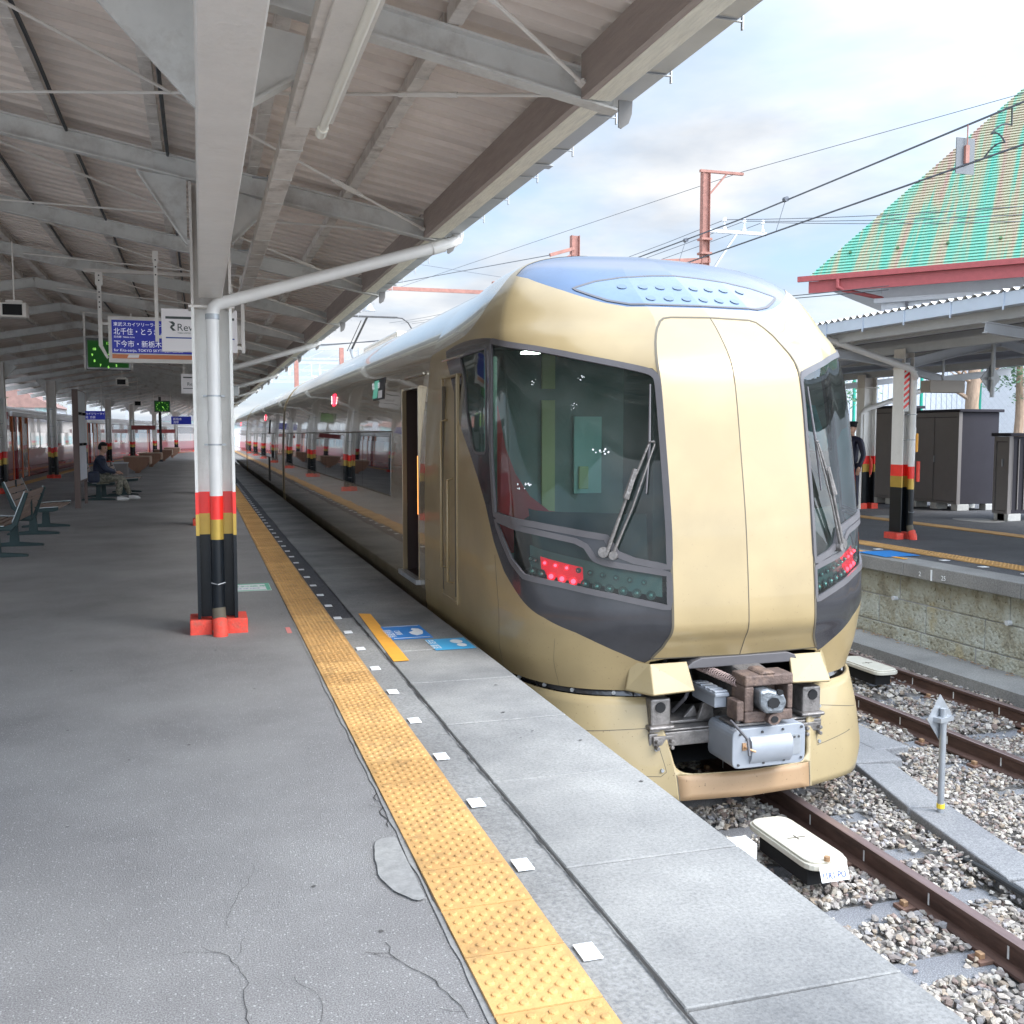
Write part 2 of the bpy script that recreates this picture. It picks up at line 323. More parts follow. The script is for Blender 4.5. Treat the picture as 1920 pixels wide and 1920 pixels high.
M['clock_green'] = mat('clock_screen', (.008, .035, .010), .6, spec=.2, emis=(.03, .20, .03), estr=.06)
M['clock_dig'] = mat('clock_digits', (.2, .5, .1), .3, emis=(.4, 1, .15), estr=.45)
M['led_red'] = mat('red_led', (.8, .03, .04), .3, emis=(1, .02, .04), estr=5)
M['led_glow'] = mat('red_lamp_glow', (.55, .01, .02), .25, emis=(1, .0, .03), estr=.22)  # painted red glow round the lit tail lamps, for tray and cups
M['lamp_lens'] = mat('lamp_lens', (.20, .34, .33), .08, coat=1, metal=.3)
M['lamp_cup'] = mat('lamp_cup', (.03, .05, .05), .3, metal=.4)
M['lamp_tray'] = mat('lamp_tray', (.085, .13, .13), .3, metal=.3, var=.1)
M['tube_glass'] = mat('fluorescent_tube', (.85, .83, .74), .3, coat=.3)
M['bench_wood'] = mat('bench_slats', (.28, .20, .16), .55, var=.12, vscale=5, stretch=(4, .5, 4))
M['bench_steel'] = mat('bench_green_steel', (.022, .045, .048), .5, var=.1, spec=.3)
M['bench_edge'] = mat('bench_edge', (.42, .47, .50), .35, metal=.4)
M['brown_post'] = mat('brown_post', (.10, .06, .05), .45)
M['plate_brown'] = mat('planter_brown', (.27, .15, .10), .8, var=.12, vscale=8)
M['planter_side'] = mat('planter_side', (.45, .32, .24), .8)
M['shed'] = mat('shed_grey', (.21, .195, .19), .7, spec=.25, var=.04, vscale=3); M['shed_shaded'] = mat('shed_side_shaded', (.040, .038, .046), .8, spec=.15, var=.06, vscale=3)  # second, darker grey has the shade on the sheds put into its colour
M['block'] = mat('concrete_block', (.50, .50, .48), .9, var=.1, vscale=20)
M['pole_rust'] = mat('pole_rust_red', (.30, .14, .11), .7, var=.18, vscale=6)
M['galv'] = mat('galvanised', (.36, .38, .40), .42, metal=.5, var=.12, vscale=8)
M['wire'] = mat('wire', (.10, .11, .13), .5, metal=.4)
M['cable'] = mat('black_cable', (.03, .035, .04), .5)
M['insul'] = mat('insulator', (.62, .64, .66), .25, coat=.5)
M['maroon'] = mat('maroon_trim', (.34, .07, .07), .5, var=.1, vscale=6)
M['render'] = mat('grey_render', (.56, .57, .59), .85, var=.04, vscale=6)
M['p2_gutter'] = mat('pale_blue_gutter', (.46, .52, .60), .35, metal=.2, var=.05, vscale=3)
M['p2_steel'] = mat('p2_steel', (.45, .47, .50), .5, var=.06, vscale=4)
M['p2_dark'] = mat('p2_deck', (.15, .15, .165), .6, var=.1, vscale=2)
M['p2_roof'] = mat('p2_roof_sheet', (.66, .65, .63), .7, var=.12, vscale=8, dirt=(.40, .40, .38), dscale=9, dlo=.55, dhi=.75)
M['sheetwall'] = mat('sheet_wall', (.50, .53, .57), .6, var=.05, vscale=3)
M['bark'] = mat('bark', (.33, .235, .165), .9, var=.25, vscale=14, stretch=(1, 1, .3), bump=.9, bscale=30)
M['leaf'] = mat('leaf', (.025, .085, .035), .6, col2=(.07, .16, .06), vscale=3)
M['leaf2'] = mat('leaf_bright', (.10, .22, .04), .6, col2=(.22, .36, .10), vscale=3)
M['fence_green'] = mat('fence_green', (.02, .38, .27), .5)
M['skin'] = mat('skin', (.55, .33, .24), .55, spec=.4)
M['jacket'] = mat('navy_jacket', (.018, .026, .055), .55, var=.4, vscale=9, bump=.5, bscale=14)
M['uniform'] = mat('navy_uniform', (.010, .010, .032), .6)
M['black_cloth'] = mat('black_cloth', (.012, .012, .014), .9)
M['camo'] = mat('camouflage_cloth', (.10, .10, .075), .85, col2=(.33, .31, .25), vscale=22, detail=2)
M['white_shoe'] = mat('white_shoe', (.72, .72, .72), .5)
M['paper'] = mat('poster_paper', (.60, .60, .64), .6, col2=(.78, .78, .80), vscale=18, stretch=(1, 1, .25))
M['mirror_dark'] = mat('dark_lens', (.03, .05, .05), .1, coat=1)

def gold_mat(name, base, metal, rough, dirty, coat=.9, wave=.0):
    m = bpy.data.materials.new(name); m.use_nodes = True; N, L = m.node_tree.nodes, m.node_tree.links; b = N['Principled BSDF']
    b.inputs['Roughness'].default_value = rough; b.inputs['Metallic'].default_value = metal; b.inputs['Coat Weight'].default_value = coat; b.inputs['Coat Roughness'].default_value = .025
    t = N.new('ShaderNodeTexCoord')
    n = N.new('ShaderNodeTexNoise'); n.inputs['Scale'].default_value = 55; n.inputs['Detail'].default_value = 4; n.inputs['Roughness'].default_value = .6; L.new(t.outputs['Object'], n.inputs['Vector'])
    r = N.new('ShaderNodeValToRGB'); r.color_ramp.elements[0].position = .64; r.color_ramp.elements[1].position = .72; L.new(n.outputs['Fac'], r.inputs[0])
    # specks of grime get denser low down
    sp = N.new('ShaderNodeSeparateXYZ'); L.new(t.outputs['Object'], sp.inputs[0])
    mr = N.new('ShaderNodeMapRange'); L.new(sp.outputs[2], mr.inputs[0]); mr.inputs[1].default_value = 1.2; mr.inputs[2].default_value = -.6; mr.inputs[3].default_value = .1; mr.inputs[4].default_value = 1
    mu = N.new('ShaderNodeMath'); mu.operation = 'MULTIPLY'; L.new(r.outputs[0], mu.inputs[0]); L.new(mr.outputs[0], mu.inputs[1])
    mu2 = N.new('ShaderNodeMath'); mu2.operation = 'MULTIPLY'; L.new(mu.outputs[0], mu2.inputs[0]); mu2.inputs[1].default_value = dirty
    n2 = N.new('ShaderNodeTexNoise'); n2.inputs['Scale'].default_value = 2.3; n2.inputs['Detail'].default_value = 8; L.new(t.outputs['Object'], n2.inputs['Vector'])
    r2 = N.new('ShaderNodeValToRGB'); r2.color_ramp.elements[0].color = (*[c * .90 for c in base], 1); r2.color_ramp.elements[1].color = (*[min(1, c * 1.06) for c in base], 1)
    r2.color_ramp.elements[0].position = .35; r2.color_ramp.elements[1].position = .65; L.new(n2.outputs['Fac'], r2.inputs[0])
    x = N.new('ShaderNodeMix'); x.data_type = 'RGBA'; L.new(mu2.outputs[0], x.inputs[0]); L.new(r2.outputs[0], x.inputs[6]); x.inputs[7].default_value = (.16, .11, .06, 1)
    L.new(x.outputs[2], b.inputs['Base Color'])
    if wave:
        nn = N.new('ShaderNodeTexNoise'); nn.inputs['Scale'].default_value = 1.6; nn.inputs['Detail'].default_value = 2
        mp = N.new('ShaderNodeMapping'); mp.inputs['Scale'].default_value = (1, .8, 1.6); L.new(t.outputs['Object'], mp.inputs[0]); L.new(mp.outputs[0], nn.inputs['Vector'])
        bp = N.new('ShaderNodeBump'); bp.inputs['Strength'].default_value = wave; bp.inputs['Distance'].default_value = .02; L.new(nn.outputs['Fac'], bp.inputs['Height'])
        L.new(bp.outputs[0], b.inputs['Coat Normal'])
    return m
M['gold'] = gold_mat('champagne_gold', (.325, .245, .124), .10, .38, 1.0, .38, .04)
M['gold_side'] = gold_mat('champagne_gold_side', (.40, .32, .205), .35, .20, .6, 1.0, .08)
M['gold_skirt'] = gold_mat('champagne_gold_skirt', (.34, .265, .14), .05, .5, 1.0, .3)
M['gold_brown'] = gold_mat('brown_skirt', (.34, .22, .12), .05, .6, 1.0, .1)  # browner gold for the panel below the coupler opening
M['roof_silver'] = mat('silver_roof', (.62, .58, .48), .22, metal=.55, coat=.6, var=.06, vscale=2)

# ================================================================== SETTING
def struct(mb, name, m, **k): return tag(mb.build(name, m, **k), kind='structure')
g = MB()
g.quad((-400, -60, -1.18), (400, -60, -1.18), (400, 900, -1.18), (-400, 900, -1.18)); struct(g, 'ground', M['groundbed'])

# --- main platform
YS = [-6] + list(range(0, 45, 5)) + list(range(45, 131, 5))
pf = MB()
n = len(YS)
L = [(shift(-5.95, y), y) for y in YS]; Rr = [(1.0, y) for y in YS]
vs = [(x, y, 0) for x, y in L] + [(x, y, 0) for x, y in Rr] + [(x, y, -1.17) for x, y in L] + [(x, y, -1.17) for x, y in Rr]
fs = []
for i in range(n - 1):
    fs += [(i, n + i, n + i + 1, i + 1), (2 * n + i, i, i + 1, 2 * n + i + 1), (n + i, 3 * n + i, 3 * n + i + 1, n + i + 1)]
fs += [(n - 1, 2 * n - 1, 4 * n - 1, 3 * n - 1), (0, 2 * n, 3 * n, n)]
pf.add(vs, fs); struct(pf, 'platform', M['asphalt'])
# concrete kerb band with the white markers, nearer half pale concrete, farther half dark asphalt
kb = MB(); y = -6.05
while y < 8.3: e = min(8.3, y + .911); kb.box(1.0, 1.1745, y + .0025, e - .0025, -1.17, -.004 + random.uniform(-.002, .002)); y = e
struct(kb, 'platform_kerb', M['concrete'])
kb = MB(); kb.box(1.0, 1.1745, 8.3, 130, -1.17, -.004); struct(kb, 'platform_band', M['asphalt_dark'])
# edge slabs 0.91 m long, each a separate block in the mesh with an open joint
sl = MB(); k = 0
y = 2.30 - .911 * 9
while y < 130:
    w = .004 + random.random() * .006; dz = random.uniform(-.004, .002); j = .5 * (random.random() - .5) * .02
    x0 = 1.18 + random.uniform(0, .008)
    if y < 28:
        sl.add([(x0, y + w, dz), (1.85, y + w - .006 + j, dz), (1.85, y + .911 - w + j, dz), (x0, y + .911 - w, dz),
                (x0, y + w, -.16), (1.85, y + w - .006 + j, -.16), (1.85, y + .911 - w + j, -.16), (x0, y + .911 - w, -.16)],
               [(0, 1, 2, 3), (4, 7, 6, 5), (0, 4, 5, 1), (1, 5, 6, 2), (2, 6, 7, 3), (3, 7, 4, 0)])
    else: sl.box(x0, 1.85, y + w, y + .911 - w, -.16, dz)
    y += .911
so = struct(sl, 'platform_edge_slabs', M['slab'])
bv = so.modifiers.new('b', 'BEVEL'); bv.width = .004; bv.segments = 1; bv.limit_method = 'ANGLE'
pw = MB(); pw.box(1.16, 1.74, -6, 130, -1.17, -.162); struct(pw, 'platform_edge_wall', M['concrete'])
# irregular dark line between kerb and slabs, asphalt cracks
ck = MB()
pts = []; y = -2
while y < 9: pts.append((1.172 + random.uniform(-.004, .004), y)); y += .05 + random.random() * .06
ck.ribbon(pts, [random.choice((.004, .007, .010, .005)) + .004 * random.random() for _ in pts], .0035)
def crack(x, y, a, ln, w, z=.003, depth=0):
    p = [(x, y)]; st = .035
    for i in range(int(ln / st)):
        a += random.uniform(-.55, .55); x += math.cos(a) * st; y += math.sin(a) * st; p.append((x, y))
        a += (a0 - a) * .25
        if depth < 1 and random.random() < .10: crack(x, y, a + random.choice((-1, 1)) * 1.0, ln * .2, w * .6, z, 1)
    ck.ribbon(p, [w * (1 - .7 * abs(i / len(p) - .5)) * random.uniform(.5, 1.3) for i in range(len(p))], z)
for (x, y, a0, ln, w) in ((.16, 2.30, 1.95, .8, .0022), (.20, 2.30, 1.5, .5, .0018), (.625, 2.42, 1.6, .5, .0035), (.655, 3.75, 1.6, .5, .005), (.05, 3.1, 1.4, .5, .0015)):
    crack(x, y, a0, ln, w)
gm = MB(); rg = random.Random(9)
for i in range(22):
    x, y = rg.uniform(-2.5, .62), rg.uniform(2.6, 9); r = rg.uniform(.005, .011); n_ = 9; gm.add([(x + r * math.cos(6.283 * k / n_) * rg.uniform(.7, 1.3), y + r * math.sin(6.283 * k / n_) * rg.uniform(.7, 1.3), .0025) for k in range(n_)], [tuple(range(n_))])
for i in range(14):
    x, y = rg.uniform(1.2, 1.82), rg.uniform(2.2, 9); r = rg.uniform(.004, .010); n_ = 9; gm.add([(x + r * math.cos(6.283 * k / n_) * rg.uniform(.7, 1.6), y + r * math.sin(6.283 * k / n_) * rg.uniform(.7, 1.3), .0030) for k in range(n_)], [tuple(range(n_))])
tag(gm.build('gum_spots', mat('old_gum', (.075, .072, .07), .8)), kind='stuff')
struct(ck, 'pavement_cracks', M['crack'])
# pale mortar strip beside the tactile paving and the round repair patch
mo = MB(); pts = []; y = 1.9
while y < 8.2: pts.append((.680 + random.uniform(-.003, .003), y)); y += .1
mo.ribbon(pts, [.016 + random.uniform(-.010, .008) for _ in pts], .0045); struct(mo, 'mortar_strip', M['patch'])
pa = MB()
def blob(cx, cy, rx, ry, z, seed, n=40, clipx=None):
    rnd = random.Random(seed); ph = [rnd.uniform(0, 6.28) for _ in range(5)]; v = []
    for i in range(n):
        t = 2 * math.pi * i / n; q = 1 + .06 * math.sin(3 * t + ph[0]) + .04 * math.sin(5 * t + ph[1]) + .02 * math.sin(11 * t + ph[2])
        x, y = cx + rx * q * math.cos(t), cy + ry * q * math.sin(t)
        if clipx and x > clipx: x = clipx
        v.append((x, y, z))
    return v
v = blob(.66, 3.38, .115, .26, .0075, 3, clipx=.664); pa.add(v, [tuple(range(len(v)))])
struct(pa, 'repair_patch', M['patch'])

# --- tactile paving
def tactile(name, x0, x1, y0, y1, ydot, pitch=.3, fine=9, xf=None):
    """yellow warning tiles with rows of raised studs"""
    f = xf or (lambda x, y: x)
    tb = MB(); db = MB(); y = y0; w = x1 - x0
    while y < y1:
        g_ = .0032; st = pitch if y < ydot + 6 else pitch * 4
        a = random.uniform(-.001, .001)
        tb.add([(f(x0, y), y + g_, .012 + a), (f(x1, y), y + g_, .012 + a), (f(x1, y + st), y + st - g_, .012 + a), (f(x0, y + st), y + st - g_, .012 + a),
                (f(x0, y), y + g_, 0.001), (f(x1, y), y + g_, 0.001), (f(x1, y + st), y + st - g_, 0.001), (f(x0, y + st), y + st - g_, 0.001)],
               [(0, 1, 2, 3), (0, 4, 5, 1), (1, 5, 6, 2), (2, 6, 7, 3), (3, 7, 4, 0)])
        if y < ydot:
            nn = 14 if y < 7 else 8 if y < 14 else 5
            for i in range(9):
                for j in range(9):
                    if (i + j) % 2: continue
                    px = x0 + w * (i + 1) / 10; py = y + pitch * (j + 1) / 10
                    h = .0055; b = len(tb.v)
                    for (rr, zz_) in ((.0135, .012 + a), (.0120, .012 + a + h * .8), (.0085, .012 + a + h)):
                        for q in range(nn):
                            t = 2 * math.pi * q / nn; tb.v.append((px + rr * math.cos(t), py + rr * math.sin(t), zz_))
                    for L_ in range(2):
                        for q in range(nn):
                            tb.f.append((b + L_ * nn + q, b + L_ * nn + (q + 1) % nn, b + (L_ + 1) * nn + (q + 1) % nn, b + (L_ + 1) * nn + q)); tb.m.append(0)
                    tb.f.append(tuple(b + 2 * nn + q for q in range(nn))); tb.m.append(0)
        y += st
    o = struct(tb, name, M['tactile'], fix=False)
    if not xf:
        jb = MB(); jb.quad((x0, y0, .004), (x1, y0, .004), (x1, y1, .004), (x0, y1, .004)); struct(jb, name.replace('paving', 'bed'), M['tactile_joint'], fix=False)
    return o
tactile('tactile_paving', .69, .99, .6, 128, 34)
tactile('tactile_paving_left', -5.38, -5.05, 0, 128, -1, xf=shift)

# --- tracks
def track(xc, y0, y1, z, name, xf=lambda x, y: x, near=12, label=None, sl0=None):
    ys = [y0, 2.5, 4, 5, 6, 8, 12, 20, 30, 45, 60, 80, 100, 130]; ys = [v for v in ys if y0 <= v <= y1]
    for sgn, lab in ((-1, 'left'), (1, 'right')):
        root = MB()
        prof = [(-.0325, 0), (-.0325, -.022), (-.009, -.036), (-.008, -.118), (-.061, -.136), (-.063, -.15), (.063, -.15), (.061, -.136), (.008, -.118), (.009, -.036), (.0325, -.022), (.0325, 0), (.026, .003), (-.026, .003)]
        b = 0; k = len(prof)
        for y in ys:
            for u, v in prof: root.v.append((xf(xc + sgn * .545, y) + u, y, z + v))
        for i in range(len(ys) - 1):
            for j in range(k):
                root.f.append((i * k + j, i * k + (j + 1) % k, (i + 1) * k + (j + 1) % k, (i + 1) * k + j)); root.m.append(1 if j in (11, 12, 13) else 0)
        root.f.append(tuple(range(k))); root.m.append(0)
        yq = y0 + .5
        while yq < 16:
            xm = xf(xc + sgn * .545, yq); root.box(xm - .0105, xm - .009, yq, yq + .012, z - .112, z - .045, 2); yq += .6
        o = root.build(name, [M['rail'], M['rail_top'], M['white_st']], smooth=False)
        tag(o, label % lab, 'rail', 'running rails')
curve1 = lambda x, y: x - (.033 * (6 - y) if y < 6 else 0)
track(3.305, 1.0, 130, -.98, 'rail', curve1, label='rusty running rail, %s of the pair under the gold train')
track(6.50, 1.0, 130, -.98, 'rail', label='rusty running rail, %s of the pair on the empty track by the stone wall')
track(shift(-7.45, 0), 1, 130, -.98, 'rail', lambda x, y: shift(x, y), label='running rail, %s of the pair under the red and white train')
# sleepers: concrete ties, one object each where they show
sp = MB(); sp.box(-1.05, 1.05, -.115, .115, -.19, 0)
s0 = sp.build('sleeper', M['sleeper'], bevel=.012)
for s in (-1, 1):
    for q in (-1, 1):
        cl = MB(); xx = s * .545 + q * .10; cl.box(xx - .045, xx + .045, -.045, .045, 0, .022); cl.box(xx - .012 + q * .01, xx + .02 + q * .01, -.02, .02, .02, .05, mi=1)
        cl.build('rail_clip', [M['clip'], M['bolt']], s0, bevel=.004)
s0.location = (curve1(3.305, 2.19), 2.19, -1.135); tag(s0, 'concrete sleeper at the very front of the gold train track', 'sleeper', 'concrete sleepers')
ordn = ['first', 'second', 'third', 'fourth', 'fifth', 'sixth', 'seventh', 'eighth', 'ninth', 'tenth', 'eleventh', 'twelfth', 'thirteenth', 'fourteenth', 'fifteenth', 'sixteenth', 'seventeenth', 'eighteenth', 'nineteenth', 'twentieth', 'twenty-first', 'twenty-second', 'twenty-third', 'twenty-fourth', 'twenty-fifth']
for i in range(1, 9):
    y = 2.19 + .6 * i; o = dup(s0, (curve1(3.305, y), y, -1.135 + random.uniform(-.006, .004)), '%s concrete sleeper counted away from the camera on the gold train track' % ordn[i]); o['category'] = 'sleeper'
for i in range(14):
    y = 4.0 + .62 * i; o = dup(s0, (6.50, y, -1.145), '%s concrete sleeper counted away from the camera on the empty track by the wall' % ordn[i]); o['category'] = 'sleeper'

# --- cable trough between the tracks
tr = MB()
path = [(4.42, 3.4), (4.50, 4.5), (4.70, 5.6), (4.92, 6.5)]
for (a, b) in zip(path[:-1], path[1:]): 
    d = (Vector(b) - Vector(a)).normalized() * .008
    tr.beam((a[0] + d.x, a[1] + d.y, -1.088), (b[0] - d.x, b[1] - d.y, -1.088), .30, .12)
tr.beam((4.95, 6.52, -1.08), (5.05, 7.3, -1.08), .46, .12)
tr.beam((5.28, 6.75, -1.075), (5.30, 13, -1.075), .32, .12)
tag(tr.build('cable_trough', M['trough'], bevel=.012), 'grey concrete cable trough lids lying in the ballast between the two tracks', 'cable trough')

# --- ballast: real stones
def hull_stone(seed, n):
    rnd = random.Random(seed); bm = bmesh.new()
    for i in range(n):
        u = rnd.uniform(-1, 1); t = rnd.uniform(0, 6.283); q = math.sqrt(1 - u * u); r = rnd.uniform(.82, 1.05); bm.verts.new((q * math.cos(t) * r, q * math.sin(t) * r, u * r))
    bmesh.ops.convex_hull(bm, input=bm.verts); loose = [v for v in bm.verts if not v.link_faces]; bmesh.ops.delete(bm, geom=loose, context='VERTS')
    bm.verts.index_update(); v = np.array([x.co[:] for x in bm.verts]); f = [tuple(x.index for x in fc.verts) for fc in bm.faces]; bm.free(); return v, f
def stones(name, boxes, protos, size, base_z, seed, mats_):
    rs = np.random.RandomState(seed); V = []; F = []; Cc = []; nb = 0
    pal = np.array([(.50, .47, .44), (.38, .36, .35), (.27, .24, .235), (.62, .60, .57), (.34, .27, .25), (.45, .38, .31), (.22, .22, .235), (.56, .53, .47), (.42, .42, .45), (.70, .69, .66)])
    for (x0, x1, y0, y1, dens, sc, lift, avoid) in boxes:
        cnt = int((x1 - x0) * (y1 - y0) * dens)
        for i in range(cnt):
            x, y = rs.uniform(x0, x1), rs.uniform(y0, y1)
            if avoid and avoid(x, y): continue
            v, f = protos[rs.randint(len(protos))]
            s = size * sc * rs.uniform(.6, 1.25); sx, sy, sz = s * rs.uniform(.8, 1.35), s * rs.uniform(.7, 1.1), s * rs.uniform(.5, .85)
            a, b_, c = rs.uniform(0, 6.28), rs.uniform(-.5, .5), rs.uniform(-.5, .5)
            m_ = np.array(Matrix.Rotation(a, 3, 'Z') @ Matrix.Rotation(b_, 3, 'X') @ Matrix.Rotation(c, 3, 'Y'))
            w = (v * (sx, sy, sz)) @ m_.T + (x, y, base_z + rs.uniform(-.4, .65) * s + lift + .012 * math.sin(x * 7 + y * 3))
            V.append(w); F += [tuple(k + nb for k in q) for q in f]; nb += len(v)
            col = pal[rs.choice(len(pal), p=[.16, .14, .10, .12, .09, .09, .06, .12, .06, .06])] * rs.uniform(.75, 1.15) * .70 * np.array((1.05, 1.0, .93)); Cc.append(np.tile(col, (len(v), 1)))
    V = np.concatenate(V); Cc = np.concatenate(Cc)
    me = bpy.data.meshes.new(name); me.from_pydata(V.tolist(), [], F)
    at = me.color_attributes.new('stone', 'FLOAT_COLOR', 'POINT'); at.data.foreach_set('color', np.concatenate([Cc, np.ones((len(Cc), 1))], 1).ravel())
    me.materials.append(mats_); ob = bpy.data.objects.new(name, me); COL.objects.link(ob); return tag(ob, kind='stuff')
sm = mat('ballast_stone', (.4, .4, .4), .85, bump=.35, bscale=70); N_ = sm.node_tree.nodes; L_ = sm.node_tree.links
va = N_.new('ShaderNodeVertexColor'); va.layer_name = 'stone'; nn_ = N_.new('ShaderNodeTexNoise'); nn_.inputs['Scale'].default_value = 40; nn_.inputs['Detail'].default_value = 4
rr_ = N_.new('ShaderNodeValToRGB'); rr_.color_ramp.elements[0].position = .3; rr_.color_ramp.elements[0].color = (.72, .72, .72, 1); rr_.color_ramp.elements[1].position = .7; rr_.color_ramp.elements[1].color = (1.1, 1.1, 1.1, 1)
mm_ = N_.new('ShaderNodeMix'); mm_.data_type = 'RGBA'; mm_.blend_type = 'MULTIPLY'; mm_.inputs[0].default_value = 1
L_.new(nn_.outputs[0], rr_.inputs[0]); L_.new(va.outputs[0], mm_.inputs[6]); L_.new(rr_.outputs[0], mm_.inputs[7]); L_.new(mm_.outputs[2], N_['Principled BSDF'].inputs['Base Color'])
PR = [hull_stone(s, 15) for s in range(10)]; PF = [hull_stone(s, 9) for s in range(20, 28)]
def av1(x, y):
    # keep stones off the tops of sleepers, rails, trough
    xc = curve1(3.305, y)
    if abs(abs(x - xc) - .545) < .075: return True
    k = (y - 2.19) / .6; 
    if abs(k - round(k)) * .6 < .105 and abs(x - xc) < 1.03 and y < 7.4: return random.random() < .96
    for (a, b) in zip(path[:-1], path[1:]):
        if a[1] <= y <= b[1] and abs(x - (a[0] + (b[0] - a[0]) * (y - a[1]) / (b[1] - a[1]))) < .15: return random.random() < .84
    if 6.5 < y < 7.3 and 4.72 < x < 5.26: return True
    if y > 6.75 and 5.12 < x < 5.46: return True
    if abs(abs(x - 6.5) - .545) < .08: return True
    k = (y - 4.0) / .62
    if y > 3.9 and abs(k - round(k)) * .62 < .10 and abs(x - 6.5) < 1.0: return random.random() < .9
    return False
stones('ballast', [(2.4, 4.3, 2.6, 7.2, 1600, 1.0, .012, av1), (4.3, 5.6, 3.0, 7.6, 1750, .8, .045, av1), (5.6, 7.4, 4.2, 8.0, 1600, .78, .012, av1)], PR, .0245, -1.137, 4, sm)
stones('ballast_far', [(3.6, 7.5, 7.2, 16, 560, .9, .03, av1), (2.2, 5.4, 7.2, 10, 300, .9, 0, None), (7.0, 7.5, 4, 12, 500, .6, .03, None)], PF, .034, -1.14, 5, sm)
bb_ = MB(); bb_.quad((1.9, 0, -1.150), (7.45, 0, -1.150), (7.45, 130, -1.150), (1.9, 130, -1.150)); struct(bb_, 'track_bed', M['groundbed'])

# --- far platform: concrete lip, soft stone block wall, asphalt top
p2 = MB(); p2.box(8.30, 26, -4, 130, -1.17, 0); struct(p2, 'far_platform', M['asphalt_dark'])
lip = MB(); y = 1.0
while y < 60:
    lip.box(7.90, 8.296, y + .006, y + 1.8, -.16, .002 + random.uniform(-.003, .003)); y += 1.8
struct(lip, 'far_platform_edge', M['concrete'], bevel=.008)
def stonewall():
    m = bpy.data.materials.new('soft_stone'); m.use_nodes = True; N, L = m.node_tree.nodes, m.node_tree.links; b = N['Principled BSDF']; b.inputs['Roughness'].default_value = .95
    t = N.new('ShaderNodeTexCoord'); n = N.new('ShaderNodeTexNoise'); n.inputs['Scale'].default_value = 3.2; n.inputs['Detail'].default_value = 10; n.inputs['Roughness'].default_value = .7; L.new(t.outputs['Object'], n.inputs['Vector'])
    r = N.new('ShaderNodeValToRGB'); e = r.color_ramp.elements; e[0].position = .30; e[0].color = (.14, .13, .10, 1); e[1].position = .72; e[1].color = (.56, .57, .52, 1); k = e.new(.45); k.color = (.37, .36, .28, 1); k = e.new(.58); k.color = (.46, .48, .42, 1)
    L.new(n.outputs[0], r.inputs[0])
    v = N.new('ShaderNodeTexNoise'); v.inputs['Scale'].default_value = 26; v.inputs['Detail'].default_value = 3; L.new(t.outputs['Object'], v.inputs['Vector'])
    r2 = N.new('ShaderNodeValToRGB'); r2.color_ramp.elements[0].position = .28; r2.color_ramp.elements[0].color = (.30, .28, .20, 1); r2.color_ramp.elements[1].position = .40; r2.color_ramp.elements[1].color = (1, 1, 1, 1); L.new(v.outputs[0], r2.inputs[0])
    x = N.new('ShaderNodeMix'); x.data_type = 'RGBA'; x.blend_type = 'MULTIPLY'; x.inputs[0].default_value = .85; L.new(r.outputs[0], x.inputs[6]); L.new(r2.outputs[0], x.inputs[7])
    y_ = N.new('ShaderNodeTexNoise'); y_.inputs['Scale'].default_value = 1.7; y_.inputs['Detail'].default_value = 6; L.new(t.outputs['Object'], y_.inputs['Vector']); r3 = N.new('ShaderNodeValToRGB'); r3.color_ramp.elements[0].position = .6; r3.color_ramp.elements[1].position = .75; L.new(y_.outputs[0], r3.inputs[0])
    z = N.new('ShaderNodeMix'); z.data_type = 'RGBA'; L.new(r3.outputs[0], z.inputs[0]); L.new(x.outputs[2], z.inputs[6]); z.inputs[7].default_value = (.50, .42, .22, 1); L.new(z.outputs[2], b.inputs['Base Color'])
    bp = N.new('ShaderNodeBump'); bp.inputs['Strength'].default_value = 1; bp.inputs['Distance'].default_value = .03; L.new(v.outputs[0], bp.inputs['Height']); L.new(bp.outputs[0], b.inputs['Normal']); return m
M['stone'] = stonewall(); M['mortar'] = mat('mortar_grey', (.33, .34, .34), .95, var=.15, vscale=10)
swr = thing('stone_wall', (8.05, 0, -1.16), 'mossy wall of soft stone blocks below the far platform edge', 'wall')
bk = MB(); row = 0; z = .0
for h in (.335, .335, .33):
    y = 2 - row * .35
    while y < 40:
        ln = random.uniform(.80, .98); o = random.uniform(0, .012)
        bk.box(o, .22, y + .007, y + ln - .007, z + .006, z + h - .006); y += ln
    z += h; row += 1
bk.build('block_facing', M['stone'], swr, bevel=.012)
mr_ = MB(); mr_.box(.018, .2, 2, 60, 0, .998); mr_.build('mortar_joint', M['mortar'], swr)
pp = MB()
for (yy, zz_) in ((10.3, .68), (8.48, .70), (12.9, .69)):
    pp.tube([(.1, yy, zz_), (-.05, yy, zz_)], .028, 12)
pp.build('drain_pipe', M['insul'], swr, smooth=True)
lg = MB(); lg.box(7.46, 8.046, 2, 60, -1.17, -.985); struct(lg, 'drain_ledge', M['concrete'])
lv = MB()
for i in range(260):
    yy = random.uniform(5, 12); xx = 8.02 - abs(random.gauss(0, .06)) if random.random() < .7 else 7.3 + random.uniform(-.1, .1); a = random.uniform(0, 6.28); s = random.uniform(.012, .03); zz_ = -.980 + random.uniform(0, .01)
    if xx < 7.46: zz_ = -1.10
    lv.add([(xx + s * math.cos(a), yy + s * math.sin(a), zz_), (xx + s * .5 * math.cos(a + 1.6), yy + s * .5 * math.sin(a + 1.6), zz_ + .006), (xx - s * math.cos(a), yy - s * math.sin(a), zz_), (xx + s * .5 * math.cos(a - 1.6), yy + s * .5 * math.sin(a - 1.6), zz_ + .004)], [(0, 1, 2, 3)])
tag(lv.build('fallen_leaves', mat('dead_leaf', (.24, .11, .05), .8, col2=(.42, .27, .12), vscale=20), fix=False), kind='stuff')
tactile('far_tactile_paving', 8.62, 8.92, 4, 60, 15)
